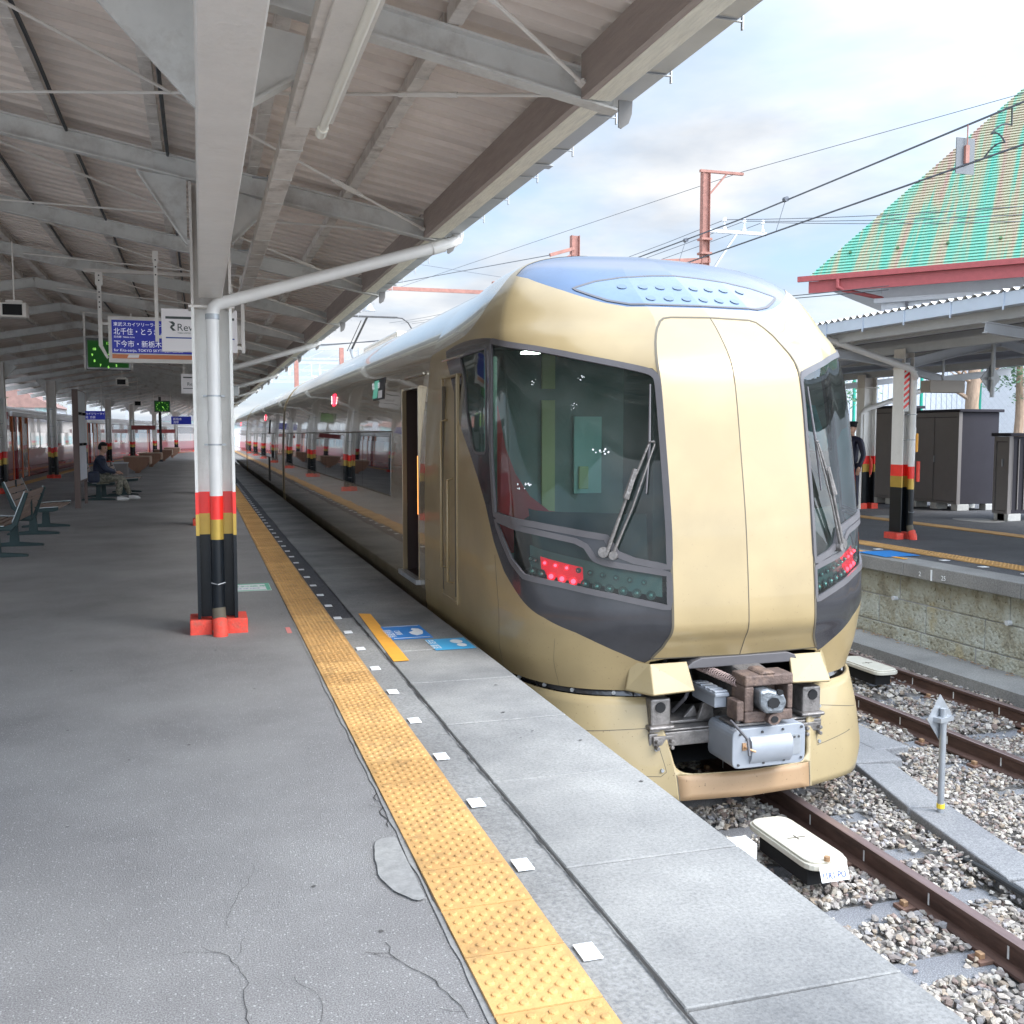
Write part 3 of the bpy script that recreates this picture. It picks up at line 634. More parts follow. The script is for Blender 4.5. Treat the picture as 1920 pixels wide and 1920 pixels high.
tactile('far_inner_tactile_paving', 11.4, 11.7, 4, 60, -1)
for i, y in enumerate((8.7, 9.33, 9.96, 10.6, 11.2, 11.85)):
    b = MB(); b.box(-.05, .05, -.04, .04, 0, .003); o = b.build('edge_marker', M['white_st']); o.location = (8.45, y, .006)
    tag(o, '%s small white marker from the right on the far platform edge' % ordn[i], 'marker', 'white markers on the far platform')
b = MB(); b.box(-.25, .25, -.28, .28, 0, .004); o = b.build('floor_sticker', M['blue_st']); o.location = (8.22, 10.7, .010); tag(o, 'blue boarding sticker on the edge of the far platform', 'floor sticker')
b = MB(); b.box(8.06, 8.12, 10.2, 12.6, .008, .012); tag(b.build('guide_line', M['orange']), 'thin orange line painted along the far platform edge', 'painted line')
wp = MB(); v = blob(13.0, 14.5, .35, .5, .006, 8); wp.add(v, [tuple(range(len(v)))]); v = blob(12.0, 15.6, .3, .3, .006, 9); wp.add(v, [tuple(range(len(v)))]); struct(wp, 'far_repair_patch', M['patch'])
for s_, yy in (('25', 9.35), ('2', 9.72)):
    tag(text('edge_number', s_, .075, Matrix.Translation((7.895, yy, -.125)) @ Matrix.Rotation(-math.pi / 2, 4, 'Z') @ Matrix.Rotation(math.pi / 2, 4, 'X'), M['white_st']), ('white number 25 painted on the far platform edge' if s_ == '25' else 'lone faint white digit 2 painted left of the number 25'), 'number')
b = MB(); b.box(7.892, 7.899, 9.50, 9.52, -.155, -.03); tag(b.build('edge_mark', M['white_st']), 'white vertical tick painted on the far platform edge beside its numbers', 'painted mark')

# --- markers and stickers on the near platform
ys = [2.65 + .625 * i for i in range(48)]
wt = MB(); wt.box(-.030, .030, -.046, .046, 0, .004); w0 = wt.build('edge_marker', M['white_tile'])
side = ['nearest', 'second', 'third', 'fourth', 'fifth', 'sixth', 'seventh', 'eighth', 'ninth', 'tenth']
for i, y in enumerate(ys):
    o = w0 if i == 0 else w0.copy()
    if i: COL.objects.link(o)
    o.location = (1.044, y, .0005)
    tag(o, ('%s white square marker from the camera beside the yellow tactile paving' % (side[i] if i < 10 else ordn[i])) if i < 25 else 'distant white square marker in the row beside the yellow tactile paving', 'marker', 'white square markers along the platform edge')
b = MB(); b.add([(1.235, 8.41, .006), (1.33, 8.37, .006), (1.295, 6.54, .006), (1.19, 6.54, .006)], [(0, 1, 2, 3)]); tag(b.build('boarding_line', M['orange']), 'orange painted strip beside two blue floor stickers on the edge slabs', 'painted strip')
def sticker(x0, x1, y0, y1, m, label, rows, figure):
    t = thing('floor_sticker', ((x0 + x1) / 2, (y0 + y1) / 2, .005), label, 'floor sticker'); w, h = (x1 - x0) / 2, (y1 - y0) / 2
    b = MB(); b.box(-w, w, -h, h, 0, .002); b.build('sheet', m, t)
    for (s, sz, px, py) in rows:
        text('lettering', s, sz, Matrix.Translation((px, py, .0035)) @ Matrix.Rotation(R(90), 4, 'Z'), M['white_st'], t, ext=.0003)
    f = MB()
    for poly in figure: f.add([(x, y, .004) for x, y in poly], [tuple(range(len(poly)))])
    f.build('pictogram', M['white_st'], t)
def ell(cx, cy, rx, ry, n=20): return [(cx + rx * math.cos(6.2832 * i / n), cy + ry * math.sin(6.2832 * i / n)) for i in range(n)]
sticker(1.31, 1.615, 7.24, 7.76, M['blue_st'], 'darker blue floor sticker with white writing beside the orange strip',
        [('特急列車', .075, -.105, -.18), ('乗車口', .055, -.045, -.10)], [[(.02, -.10), (.05, -.16), (.10, -.12), (.12, -.05), (.13, .02), (.115, .10), (.07, .13), (.05, .08), (.06, .02), (.015, -.02)], [(-.135, -.22), (.135, -.22), (.135, -.235), (-.135, -.235)], [(-.135, .22), (.135, .22), (.135, .235), (-.135, .235)]])
sticker(1.535, 1.825, 6.80, 7.17, M['cyan_st'], 'lighter blue floor sticker with white footprints at the platform edge', [('足元', .07, -.095, .02), ('注意', .07, -.095, -.15)], [ell(.06, .06, .045, .07), ell(.07, -.07, .035, .055)])
t = thing('floor_sticker', (.35, 10.2, .002), 'white and green notice stuck on the asphalt behind the main column', 'floor sticker')
b = MB(); b.box(-.28, .28, -.24, .24, 0, .002); b.build('sheet', M['white_st'], t)
b = MB(); b.box(-.28, .28, .19, .235, .0025, .0035); b.box(.235, .275, -.235, .185, .0025, .0035); b.box(-.28, .23, -.235, -.20, .0025, .0035); b.build('border', M['green_st'], t)
text('lettering', '整列乗車', .09, Matrix.Translation((-.1, .02, .004)), M['green_st'], t, .0003); text('lettering', 'Line up here', .05, Matrix.Translation((-.08, -.1, .004)), M['txt_blue'], t, .0003)
b = MB(); b.box(.60, .635, 7.75, 7.98, 0, .003); tag(b.build('paint_mark', mat('faded_red', (.62, .22, .20), .8)), 'small faded red mark painted beside the tactile paving', 'painted mark')

# ================================================================== NEAR CANOPY
ZU = lambda x: 3.02 + .185 * (1.85 - x) if x >= -2.43 else 3.02 + .185 * (1.85 + 2 * 2.43 + x)
canopy = thing('platform_canopy', (0, 0, 0), 'long gabled corrugated canopy over the near platform', 'canopy')
dk = MB(); pit = .20; prof = [(0, 0), (.48, 0), (.58, .055), (.90, .055)]
ysd = []; y = 1.0
while y < 112:
    near = y < 45
    if near:
        for u, h in prof: ysd.append((y + u * pit, h))
        y += pit
    else: ysd.append((y, 0)); y += 2.5
cols = [1.93, -2.43, -6.75]; b0 = 0
for (y, h) in ysd:
    for x in cols: dk.v.append((shift(x, y), y, ZU(x) + .235 + h))
for i in range(len(ysd) - 1):
    for j in range(2): dk.f.append((i * 3 + j, i * 3 + j + 1, (i + 1) * 3 + j + 1, (i + 1) * 3 + j)); dk.m.append(0)
tp = len(dk.v)
dk.build('roof_deck', M['deck'], canopy, fix=False)
ov = MB(); yy = list(range(1, 115, 6))
for y in yy:
    for x in cols: ov.v.append((shift(x, y), y, ZU(x) + .31))
for i in range(len(yy) - 1):
    for j in range(2): ov.f.append((i * 3 + j, (i + 1) * 3 + j, (i + 1) * 3 + j + 1, i * 3 + j + 1)); ov.m.append(0)
ov.build('roof_sheet', M['p2_roof'], canopy, fix=False)
# rafters (I-beams) with end plates
RY = [1.3, 4.55] + [8 + 3.2 * i for i in range(32)]
def ibeam(mb, p, q, h, w, t=.012):
    p, q = Vector(p), Vector(q)
    mb.beam(p + Vector((0, 0, t / 2)), q + Vector((0, 0, t / 2)), w, t)
    mb.beam(p + Vector((0, 0, h - t / 2)), q + Vector((0, 0, h - t / 2)), w, t)
    mb.beam(p + Vector((0, 0, h / 2)), q + Vector((0, 0, h / 2)), t, h - 2 * t)
for y in RY:
    r = MB(); xe, xr, xl = 1.90, -2.43, -6.7
    P = lambda x: (shift(x, y), y, ZU(x))
    if y < 60:
        ibeam(r, P(xe), P(xr), .15, .085); ibeam(r, P(xr), P(xl), .15, .085)
    else:
        r.beam((P(xe)[0], y, ZU(xe) + .07), (P(xr)[0], y, ZU(xr) + .07), .08, .15); r.beam((P(xr)[0], y, ZU(xr) + .07), (P(xl)[0], y, ZU(xl) + .07), .08, .15)
    if y < 40:
        # rounded drop plate at the outer end
        r.prism([(1.905, 3.06), (1.975, 3.06), (1.972, 3.0), (1.955, 2.955), (1.92, 2.93), (1.905, 2.935)], 'y', y - .045, y - .037, 1)
        r.tube([(1.78, y - .05, 3.10), (1.78, y - .10, 3.10)], .012, 6); 
    r.build('rafter', [M['rafter'], M['gutter_dark']], canopy)
for x in (1.12, .42, -.25, -.93, -1.60, -2.27, -2.62, -3.3, -4.0, -4.65, -5.35, -6.1):
    p = MB(); w = .07
    for a, b in zip(RY[:-1], RY[1:]):
        if x < -2.5 and a > 60: continue
        z = ZU(x) + .195
        p.beam((shift(x, a), a + .03, z), (shift(x, b), b - .03, z), w, .075)
        if x > -2.5 and a < 18:
            yq = a + .25
            while yq < b - .2: p.box(x - .039, x + .039, yq, yq + .006, z - .043, z + .03); yq += .42
    p.build('purlin', M['purlin'], canopy, bevel=.006)
# cable conduit beside some purlins
cdm = MB()
for x in (-.18, -.86, -1.53):
    cdm.tube([(x, a, ZU(x) + .15 + .012 * math.sin(a * 2.3 + x)) for a in np.arange(1.4, 40, .4)], .013, 6)
cdm.build('conduit', M['cable'], canopy, smooth=True)
# eave timber, pale underside, gutter with straps
fa = MB()
for a, b in zip(RY[:-1], RY[1:]): fa.box(1.715, 1.75, a + .05, b - .05, 3.045, 3.245)
fa.build('eave_timber', M['fascia'], canopy)
fb = MB()
for a, b in zip(RY[:-1], RY[1:]): fb.box(1.752, 1.865, a + .05, b - .05, 3.045, 3.20)
fb.build('eave_beam', M['fascia_pale'], canopy, bevel=.004)
gu = MB(); prof = [(1.875, 3.20), (1.878, 3.095), (1.89, 3.085), (2.005, 3.085), (2.018, 3.10), (2.02, 3.20), (2.012, 3.20), (2.01, 3.105), (2.0, 3.095), (1.895, 3.095), (1.885, 3.105), (1.883, 3.20)]
gu.prism(prof, 'y', 1.0, 112); gu.tube([(2.022, 1.0, 3.20), (2.022, 112, 3.20)], .008, 6); gu.build('gutter', M['gutter'], canopy)
y = 1.1; gs = MB(); k = 0
while y < 50:
    gs.box(1.872, 2.026, y, y + .012, 3.078, 3.083); gs.box(2.024, 2.030, y, y + .014, 3.05, 3.20)
    y += .62; k += 1
    if k % 4 == 0: gs.box(1.872, 2.024, y - .3, y - .22, 3.077, 3.082)
gs.build('gutter_strap', M['gutter'], canopy)
# diagonal rods with turnbuckles
for (a, b) in zip(RY[0:11], RY[1:12]):
    for (x0, y0, x1, y1, ob_) in ((1.75, a + .05, -2.1, b - .03, .80), (-1.9, a + .03, 1.75, b - .05, .78)):
        rd = MB(); z0, z1 = ZU(x0) + .055, ZU(x1) + .055; P0, P1 = Vector((x0, y0, z0)), Vector((x1, y1, z1)); d = (P1 - P0)
        rd.tube([P0, P1], .0095, 7)
        f0 = .16 if x0 > 0 else .80; c = P0 + d * f0; u = d.normalized(); s = u.cross(Vector((0, 0, 1))).normalized()
        for q in (-1, 1): rd.tube([c - u * .16 + s * .008 * q, c - u * .13 + s * .022 * q, c + u * .13 + s * .022 * q, c + u * .16 + s * .008 * q], .007, 6)
        rd.tube([c - u * .17, c - u * .12], .015, 6); rd.tube([c + u * .12, c + u * .17], .015, 6)
        e = P1 if x1 > 0 else P0; rd.beam(e - u * .09 if x1 > 0 else e, e if x1 > 0 else e + u * .09, .05, .012)
        rd.build('tie_rod', M['paint_light'], canopy, smooth=True)
# longitudinal box girder in front of the main column, with gusset plates
gd = MB(); gd.box(.012, .178, 1.3, 7.86, 2.50, 3.30); gd.build('box_girder', M['paint_light'], canopy, bevel=.006)
ga = MB()
ga.prism([(.18, 3.24), (.66, 3.17), (.18, 2.86)], 'y', 4.535, 4.565); ga.beam((.18, 4.55, 2.86), (.66, 4.55, 3.17), .08, .012)
ga.prism([(.012, 3.30), (-.50, 3.40), (.012, 2.86)], 'y', 4.535, 4.565)
ga.build('gusset', M['rafter'], canopy)

# ------------------------------------------------------------------ columns of the near platform
def column(name, loc, zt, label, group, main=False, zb=0):
    t = thing(name, loc, label, 'column', group)
    MATS = [M['c_white'], M['c_red'], M['c_gold'], M['c_black'], M['paint']]
    b = MB(); W_, D_ = .134, .125
    for (z0, z1, mi, e) in ((1.07, 2.44, 0, 0), (.905, 1.07, 1, .0015), (.745, .905, 2, .0015), (.10, .745, 3, .001)):
        for s in (-1, 1): b.box(s * W_ - .011 * (1 if s > 0 else 1) - e, s * W_ + .011 + e, -D_ - e, D_ + e, z0, z1, mi)
        b.box(-W_ + .011, W_ - .011, -.012 - e, .012 + e, z0, z1, mi)
    for s in (-1, 1): b.box(s * W_ - .010, s * W_ + .010, -D_ + .002, D_ - .002, 2.442, zt, 4)
    b.box(-W_ + .010, W_ - .010, -.01, .01, 2.442, zt, 4); b.box(-W_ - .03, W_ + .03, -D_ - .012, D_ + .012, 2.435, 2.452, 4)
    b.build('shaft', MATS, t)
    bs = MB(); bs.box(-.205, -.045, -.16, .16, -.01, .112); bs.box(.055, .215, -.16, .16, -.01, .112); bs.box(-.045, .055, .0, .16, -.01, .112); split(bs.build('base_block', M['base_red'], t, bevel=.008))
    # downpipe with colour bands
    px, py = .004, -.165; r = .047
    d = MB()
    for (z0, z1, mi, rr) in ((1.045, 2.40, 0, r), (.87, 1.045, 1, r + .001), (.72, .87, 2, r + .001), (.20, .72, 3, r)):
        d.tube([(px, py, z0), (px, py, z1)], rr, 20, mi)
    d.tube([(px, py, .20), (px + .004, py - .012, .14), (px + .008, py - .045, .095)], r + .002, 20, 4)
    d.tube([(px + .008, py - .035, .115), (px + .010, py - .07, .05), (px + .010, py - .075, -.005)], r + .006, 20, 5)
    d.tube([(px, py, 1.50), (px, py, 1.60)], r + .005, 20, 0); d.tube([(px, py, 2.345), (px, py, 2.385)], r + .004, 20, 6)
    d.build('downpipe', [M['pvc'], M['c_red'], M['c_gold'], M['c_black'], M['seam'], M['base_red'], M['galv']], t, smooth=True)
    c = MB()
    for z in (1.42, 1.78): c.tube([(px, py, z), (px, py, z + .012)], r + .004, 20); c.box(px + r, px + r + .03, py, py + .10, z, z + .012); c.box(px - r - .03, px - r, py, py + .10, z, z + .012)
    c.build('pipe_clamp', M['galv'], t)
    h = MB(); h.tube([(px - .05, py - .03, .555 - .16), (px, py - .06, .385), (px + .05, py - .03, .395)], .004, 6); h.build('wire_loop', M['galv'], t)
    return t
colm = column('platform_column', (.102, 8.03, 0), ZU(.1), 'nearest white steel column with red, gold and black bands on a red base', 'banded columns along the near platform', True)
b = MB(); pth = [(.008, -.165, 2.36), (.008, -.165, 2.40), (.018, -.165, 2.435), (.045, -.163, 2.46), (.09, -.16, 2.475), (1.78, -.05, 3.0), (1.85, -.045, 3.025), (1.89, -.045, 3.05), (1.90, -.045, 3.10)]
b.tube(pth, .047, 20); b.tube([Vector(pth[5]) - Vector((.10, .006, .033)), pth[5]], .053, 20)
b.build('sloping_pipe', M['pvc'], colm, smooth=True)
b = MB(); b.prism([(.16, 3.32), (.16, 2.93), (.46, 3.24)], 'y', -.02, .0); b.beam((.16, -.01, 2.93), (.46, -.01, 3.24), .07, .012); b.prism([(-.16, 3.38), (-.16, 2.90), (-.50, 3.42)], 'y', -.02, .0); b.beam((-.16, -.01, 2.90), (-.50, -.01, 3.42), .07, .012)
b.build('bracket', M['rafter'], colm)
LB = ['second', 'third', 'fourth', 'fifth', 'sixth', 'seventh', 'eighth', 'ninth']
for i in range(8):
    y = 8.03 + 9.6 * (i + 1)
    dup(colm, (.06, y, 0), '%s banded column of the row behind the nearest column' % LB[i])
# left row
LBL = ['cut off by the left picture edge beside the benches', 'with the black signal lamp hanging to its left, beside the map board', 'directly behind the head of the seated man', 'next beyond the seated man towards the distance', 'third beyond the seated man', 'fourth beyond the seated man', 'fifth beyond the seated man', 'farthest visible one']
for i in range(8):
    y = 28.6 + 9.6 * i
    o = dup(colm, (shift(-4.87, y), y, 0), 'banded column in the left row, ' + LBL[i])
    o['group'] = 'banded columns of the left row'
    for ch in list(o.children):
        if ch.name.startswith('sloping'): bpy.data.objects.remove(ch)

# ------------------------------------------------------------------ hanging things
lt = thing('strip_light', (.47, 0, 2.93), 'long painted cable channel with fluorescent tube hanging under the canopy above the platform', 'strip light')
b = MB(); b.box(-.055, .055, 1.3, 13.0, .0, .07)
b.build('channel', M['purlin'], lt, bevel=.004)
b = MB()
for y in np.arange(1.6, 13, .62): b.box(-.058, .058, y, y + .008, -.003, .073)
b.build('channel_band', M['rafter'], lt)
b = MB(); b.prism([(.055, .06), (.10, .03), (.15, .012), (.15, .004), (.055, .0)], 'y', 2.4, 4.85); b.box(-.02, .10, 2.4, 4.85, -.022, -.001); b.build('fitting', M['paint_light'], lt)
b = MB(); b.tube([(.10, 2.45, -.030), (.10, 4.82, -.030)], .019, 14); b.tube([(.10, 4.80, -.030), (.10, 4.90, -.030)], .026, 14); b.build('tube_lamp', M['tube_glass'], lt, smooth=True)
b = MB()
for y in (3.0, 5.2, 7.1, 9.9): b.tube([(0, y, .07), (0, y, .30)], .005, 6); b.beam((-.10, y, .28), (.10, y, .28), .02, .01)
b.build('hanger', M['galv'], lt)
l2 = thing('strip_light', (.49, 13.2, 2.62), 'small fluorescent fitting at the end of the cable channel, above the sloping drainpipe', 'strip light')
b = MB(); b.box(-.07, .07, 0, 2.6, 0, .06); b.build('fitting', M['paint_light'], l2); b = MB(); b.tube([(0, .05, -.03), (0, 2.5, -.03)], .022, 12); b.build('tube_lamp', M['tube_glass'], l2, smooth=True)
b = MB(); b.box(-.06, .06, -.15, .0, .0, .22); b.tube([(0, .5, .05), (0, .5, .45)], .006, 6); b.build('hanger', M['paint'], l2)

# white reserved-seat sign
ws = thing('hanging_sign', (0, 11.2, 2.36), 'white hanging sign with black bird logo and dark stripes, partly behind the nearest column', 'sign')
b = MB(); b.box(-.355, .40, -.03, .03, 0, .44); b.build('panel', M['sign_white'], ws, bevel=.004)
b = MB(); b.box(-.315, .37, -.0335, -.0305, .335, .36); b.build('dark_stripe', M['txt_dark'], ws)
b = MB(); b.box(-.315, .37, -.0335, -.0305, .135, .148); b.build('blue_stripe', M['txt_blue'], ws)
text('lettering', 'Revaty', .105, facing((-.205, -.032, .215)), M['txt_dark'], ws); text('lettering', 'TOBU LIMITED EXPRESS', .02, facing((-.20, -.032, .185)), M['txt_dark'], ws)
b = MB(); b.prism([(-.285, .305), (-.245, .31), (-.222, .29), (-.228, .262), (-.25, .25), (-.215, .215), (-.245, .212), (-.272, .245), (-.262, .268), (-.245, .275), (-.262, .292)], 'y', -.0335, -.031)
b.build('logo', M['txt_dark'], ws)
b = MB()
for x in (-.40, .46):
    b.box(x - .018, x + .018, -.012, .012, .0 if x > 0 else .1, .78 if x > 0 else .98); b.box(x - .028, x + .028, -.014, .014, .72 if x > 0 else .90, .80 if x > 0 else 1.02)
    b.beam((x, 0, .05 if x > 0 else .15), (-.355 if x < 0 else .40, 0, .05 if x > 0 else .15), .03, .03)
b.build('strap', M['paint_light'], ws)
b = MB()
for x in (-.40, .46):
    for z in (.93, .86, .78) if x < 0 else (.76, .68): b.tube([(x, -.016, z), (x, -.012, z)], .008, 8)
b.build('bolt_hole', M['dark'], ws)
# blue destination sign
bs = thing('hanging_sign', (0, 13.4, 2.38), 'large blue hanging destination sign with white Japanese lettering and an orange band', 'sign')
b = MB(); b.box(-1.04, .42, -.05, .05, 0, .56); b.build('frame', M['paint_light'], bs, bevel=.004)
b = MB(); b.box(-1.0, .385, -.0535, -.0505, .115, .515); b.build('blue_panel', M['sign_blue'], bs)
b = MB(); b.box(-1.0, .385, -.0535, -.0505, .05, .10); b.build('orange_band', M['sign_orange'], bs)
b = MB(); b.prism([(-.83, .06), (-.70, .06), (-.69, .098), (-.81, .098)], 'y', -.055, -.0537); b.build('band_patch', M['sign_white'], bs)
T = M['txt_white']
text('lettering', '東武スカイツリーライン', .052, facing((-.98, -.0545, .445)), T, bs); text('lettering', 'TOBU SKYTREE Line', .034, facing((-.36, -.0545, .447)), T, bs)
text('lettering', '北千住・とうきょうスカイツリー・浅草', .088, facing((-.98, -.0545, .345)), T, bs, sx=.86)
text('lettering', '日光線  Nikko Line', .030, facing((-.98, -.0545, .30)), T, bs)
text('lettering', '下今市・新栃木', .088, facing((-.98, -.0545, .195)), T, bs, sx=.9); text('lettering', '方面', .06, facing((-.27, -.0545, .20)), T, bs)
text('lettering', 'for Kita-senju, TOKYO SKYTREE, Asakusa', .046, facing((-.98, -.0545, .135)), T, bs)
b = MB(); b.box(-1.15, -1.105, -.06, -.03, .2, 1.08); b.box(-1.17, -1.085, -.062, -.028, .92, 1.08); b.prism([(-1.15, .2), (-1.105, .2), (-1.04, .06), (-1.06, .04)], 'y', -.06, -.03); b.box(-1.105, -1.03, -.055, -.035, .45, .48); b.box(.40, .44, -.05, -.02, .3, 1.0)
b.build('strap', M['paint_light'], bs)
b = MB()
for z in (1.04, .98, .84, .78, .72, .66): b.tube([(-1.128, -.065, z), (-1.128, -.06, z)], .009, 8)
b.build('bolt_hole', M['dark'], bs)
b = MB(); b.box(-1.3, .5, -.03, .03, 1.08, 1.12); b.build('rail', M['paint'], bs)
# green clock display
ckd = thing('clock_display', (-1.36, 17.4, 2.52), 'green illuminated clock screen in a black case behind the blue sign', 'clock')
b = MB(); b.box(-.33, .33, -.06, .06, 0, .50); b.build('case', M['black_gloss'], ckd, bevel=.01)
b = MB(); b.box(-.30, .30, -.065, -.061, .04, .46); b.build('screen', M['clock_green'], ckd)
for k in range(1, 13):
    a = math.radians(90 - 30 * k); text('digit', str(k), .055, facing((.0 + .235 * math.cos(a) , -.066, .235 + .185 * math.sin(a) - .02)), M['clock_dig'], ckd, align='CENTER')
b = MB(); b.beam((0, -.067, .25), (.09, -.067, .12), .008, .004, up=(0, 1, 0)); b.beam((0, -.067, .25), (.06, -.067, .20), .012, .004, up=(0, 1, 0)); b.build('hand', M['clock_dig'], ckd)
b = MB(); b.box(-.36, -.335, -.02, .02, .0, .9); b.box(.335, .36, -.02, .02, .0, .9); b.build('strap', M['paint_light'], ckd)
ck2 = dup(ckd, (-1.55, 47, 2.48), 'distant green clock screen hanging under the canopy')
# more hanging signs farther away
def farsign(loc, w, h, m, label, txt=None, straps=1.0, mt=None, group='small hanging signs in the distance'):
    t = thing('hanging_sign', loc, label, 'sign', group); b = MB(); b.box(-w, w, -.04, .04, 0, h); b.build('panel', m, t)
    if txt:
        for i, (s, sz, x, z) in enumerate(txt): text('lettering', s, sz, facing((x, -.042, z)), mt or M['txt_white'], t)
    b = MB(); b.box(-w * .8, -w * .8 + .03, -.02, .02, h, h + straps); b.box(w * .8 - .03, w * .8, -.02, .02, h, h + straps); b.build('strap', M['paint_light'], t)
    return t
farsign((-3.62, 38, 2.02), .48, .30, M['sign_blue'], 'small blue destination sign in the left distance', [('東武スカイツリーライン', .09, -.42, .17), ('東武日光  方面', .09, -.42, .05)], .9)
farsign((-1.02, 62, 2.1), .55, .45, M['sign_blue'], 'small blue sign near the far end of the canopy', [('新栃木', .16, -.45, .24), ('浅草', .16, -.45, .06)], .9)
farsign((-2.75, 55, 1.75), .58, .22, M['maroon'], 'brown hanging sign below the distant green clock', None, 1.2)
farsign((-2.35, 78, 1.62), .62, .26, M['maroon'], 'second brown hanging sign in the far distance', None, 1.4)
t = farsign((-.14, 23.0, 2.38), .22, .42, M['sign_white'], 'second white hanging sign with dark stripes, half hidden by the nearest column', [('Revaty', .10, -.1, .17)], .9, M['txt_dark'])
b = MB(); b.box(-.18, .2, -.0435, -.0405, .33, .355); b.box(-.18, .2, -.0435, -.0405, .10, .115); b.build('stripe', M['txt_dark'], t)
farsign((-6.0, 35.8, 2.0), .14, .22, M['maroon'], 'tiny red sign hanging left of the map board top', None, .8)
# boxes hanging from the ridge
def hangbox(loc, w, h, d, label, drop=.7):
    t = thing('hanging_speaker', loc, label, 'speaker', 'boxes hanging under the canopy ridge'); b = MB(); b.box(-w, w, -d, d, 0, h); b.build('case', M['paint'], t, bevel=.01)
    b = MB(); b.box(-w + .03, w - .04, -d - .004, -d - .0005, .02, h - .02); b.build('screen', M['dark'], t)
    b = MB(); b.tube([(0, 0, h), (0, 0, h + drop)], .008, 8); b.box(-.08, .08, -.03, .03, h, h + .03); b.build('rod', M['paint_light'], t); return t
hangbox((-1.86, 12.0, 2.74), .13, .155, .10, 'nearest beige box with dark front hanging by the left picture edge', .65)
hangbox((-1.55, 23, 2.53), .12, .15, .10, 'second dark-fronted box hanging beyond the green clock', .75)
hangbox((-2.05, 38, 2.50), .13, .18, .1, 'third dark-fronted box hanging far under the ridge', .8)
# signal lamp box, mirror
t = thing('signal_lamp', (-4.80, 26.5, 2.20), 'black signal lamp box hanging from a rod at the left', 'signal lamp'); b = MB(); b.box(-.11, .11, -.09, .09, 0, .30); b.build('case', M['black_gloss'], t, bevel=.01); b = MB(); b.box(-.012, .012, -.012, .012, .3, .85); b.build('rod', M['dark_part'], t); b = MB(); b.box(-.07, .07, -.094, -.091, .03, .26); b.build('face', M['galv'], t)
t = thing('monitor_mirror', (.60, 16.4, 2.09), 'dark platform mirror with rounded corners sticking out right of the nearest column', 'mirror')
b = MB(); b.box(-.32, .0, -.06, .06, 0, .185); b.build('case', M['paint_light'], t, bevel=.04); b = MB(); b.box(-.31, -.012, -.066, -.061, .008, .165); b.build('glass', M['mirror_dark'], t, bevel=.02)
b = MB(); b.box(-.33, -.29, -.03, .03, .10, 1.1); b.build('post', M['base_red'], t)

# ------------------------------------------------------------------ benches, board, planters
def bench(loc, rz, label, L_=1.55):
    """T-legged platform bench; faces +x at rz = 0; origin at the floor middle"""
    t = thing('platform_bench', loc, label, 'bench', 'green steel benches with wooden slats', rz)
    h = L_ / 2
    for y in (-h + .12, h - .12):
        b = MB(); b.prism([(-.36, 0), (.36, 0), (.365, .022), (.34, .034), (.06, .06), (.045, .30), (.07, .36), (-.07, .36), (-.045, .30), (-.06, .06), (-.34, .034), (-.365, .022)], 'y', y - .03, y + .03); b.build('leg', M['bench_steel'], t, bevel=.006)
    b = MB()
    for y in (-h, h - .05):
        b.prism([(.36, .36), (.37, .415), (-.12, .385), (-.21, .42), (-.36, .80), (-.40, .79), (-.27, .40), (-.20, .33), (.30, .345)], 'y', y, y + .05)
    split(b.build('side_frame', M['bench_steel'], t, bevel=.012))
    b = MB()
    for y in (-h - .004, h + .0005): b.beam((-.21, y + .002, .435), (-.36, y + .002, .81), .012, .008); b.beam((.37, y + .002, .42), (-.12, y + .002, .392), .012, .008)
    b.build('edge_trim', M['bench_edge'], t)
    b = MB()
    for k in range(5): x = .32 - k * .095; b.box(x - .04, x + .04, -h + .052, h - .052, .368 + (k - 2) * -.004, .395 + (k - 2) * -.004)
    b.build('seat', M['bench_wood'], t, bevel=.006)
    b = MB()
    for k in range(4):
        f = k / 3.3; x, z = -.235 - .125 * f, .47 + .31 * f
        b.beam((x, -h + .052, z), (x, h - .052, z), .022, .085, up=(-.37, 0, .93))
    b.build('backrest', M['bench_wood'], t, bevel=.006)
    b = MB(); b.box(-.03, .03, -h + .1, h - .1, .335, .362); b.box(-.33, -.31, -.02, .02, .42, .80); b.build('underframe', M['bench_steel'], t)
    return t
bn = bench((-2.42, 14.3, 0), math.pi, 'nearest green bench seen from behind its slatted back, at the left picture edge')
def bench2(loc, rz, label): return dup(bn, loc, label, rz)
bench2((-2.43, 17.3, 0), 0, 'green bench beyond the nearest one, its wooden seat towards the camera side')
bench2((-2.25, 25.6, 0), 0, 'green bench the man in the dark jacket sits on')
bench2((-1.86, 27.6, 0), 0, 'green bench end with slats just beyond the seated man')
bd = thing('map_board', (-2.41, 22.35, 0), 'tall brown notice board with white posters on two posts', 'notice board')
b = MB(); b.box(-.055, .055, -.04, .04, 0, 2.42); b.build('post', M['brown_post'], bd)
b = MB(); b.box(-.03, .03, 1.50, 1.56, 0, 2.40); b.build('post', M['brown_post'], bd)
b = MB(); b.box(-.05, .035, .045, 1.49, .52, 2.42); b.build('board', M['brown_post'], bd)
for z0, z1 in ((.56, 1.27), (1.33, 1.90), (1.97, 2.40)):
    b = MB(); b.box(.036, .042, .08, 1.46, z0, z1); b.build('poster', M['paper'] if z0 < 1.9 else M['galv'], bd)
b = MB(); b.box(.04, .10, .10, .22, 1.275, 1.325); b.box(.04, .10, .9, 1.05, 1.275, 1.325); b.box(.04, .10, .10, .22, 1.91, 1.96); b.box(.04, .10, .9, 1.05, 1.91, 1.96); b.build('spotlight', M['dark'], bd)
PN = ['nearest brown bowl-shaped planter seat beyond the seated man', 'second brown bowl-shaped planter seat', 'third brown bowl-shaped planter seat', 'fourth and farthest brown bowl-shaped planter seat']
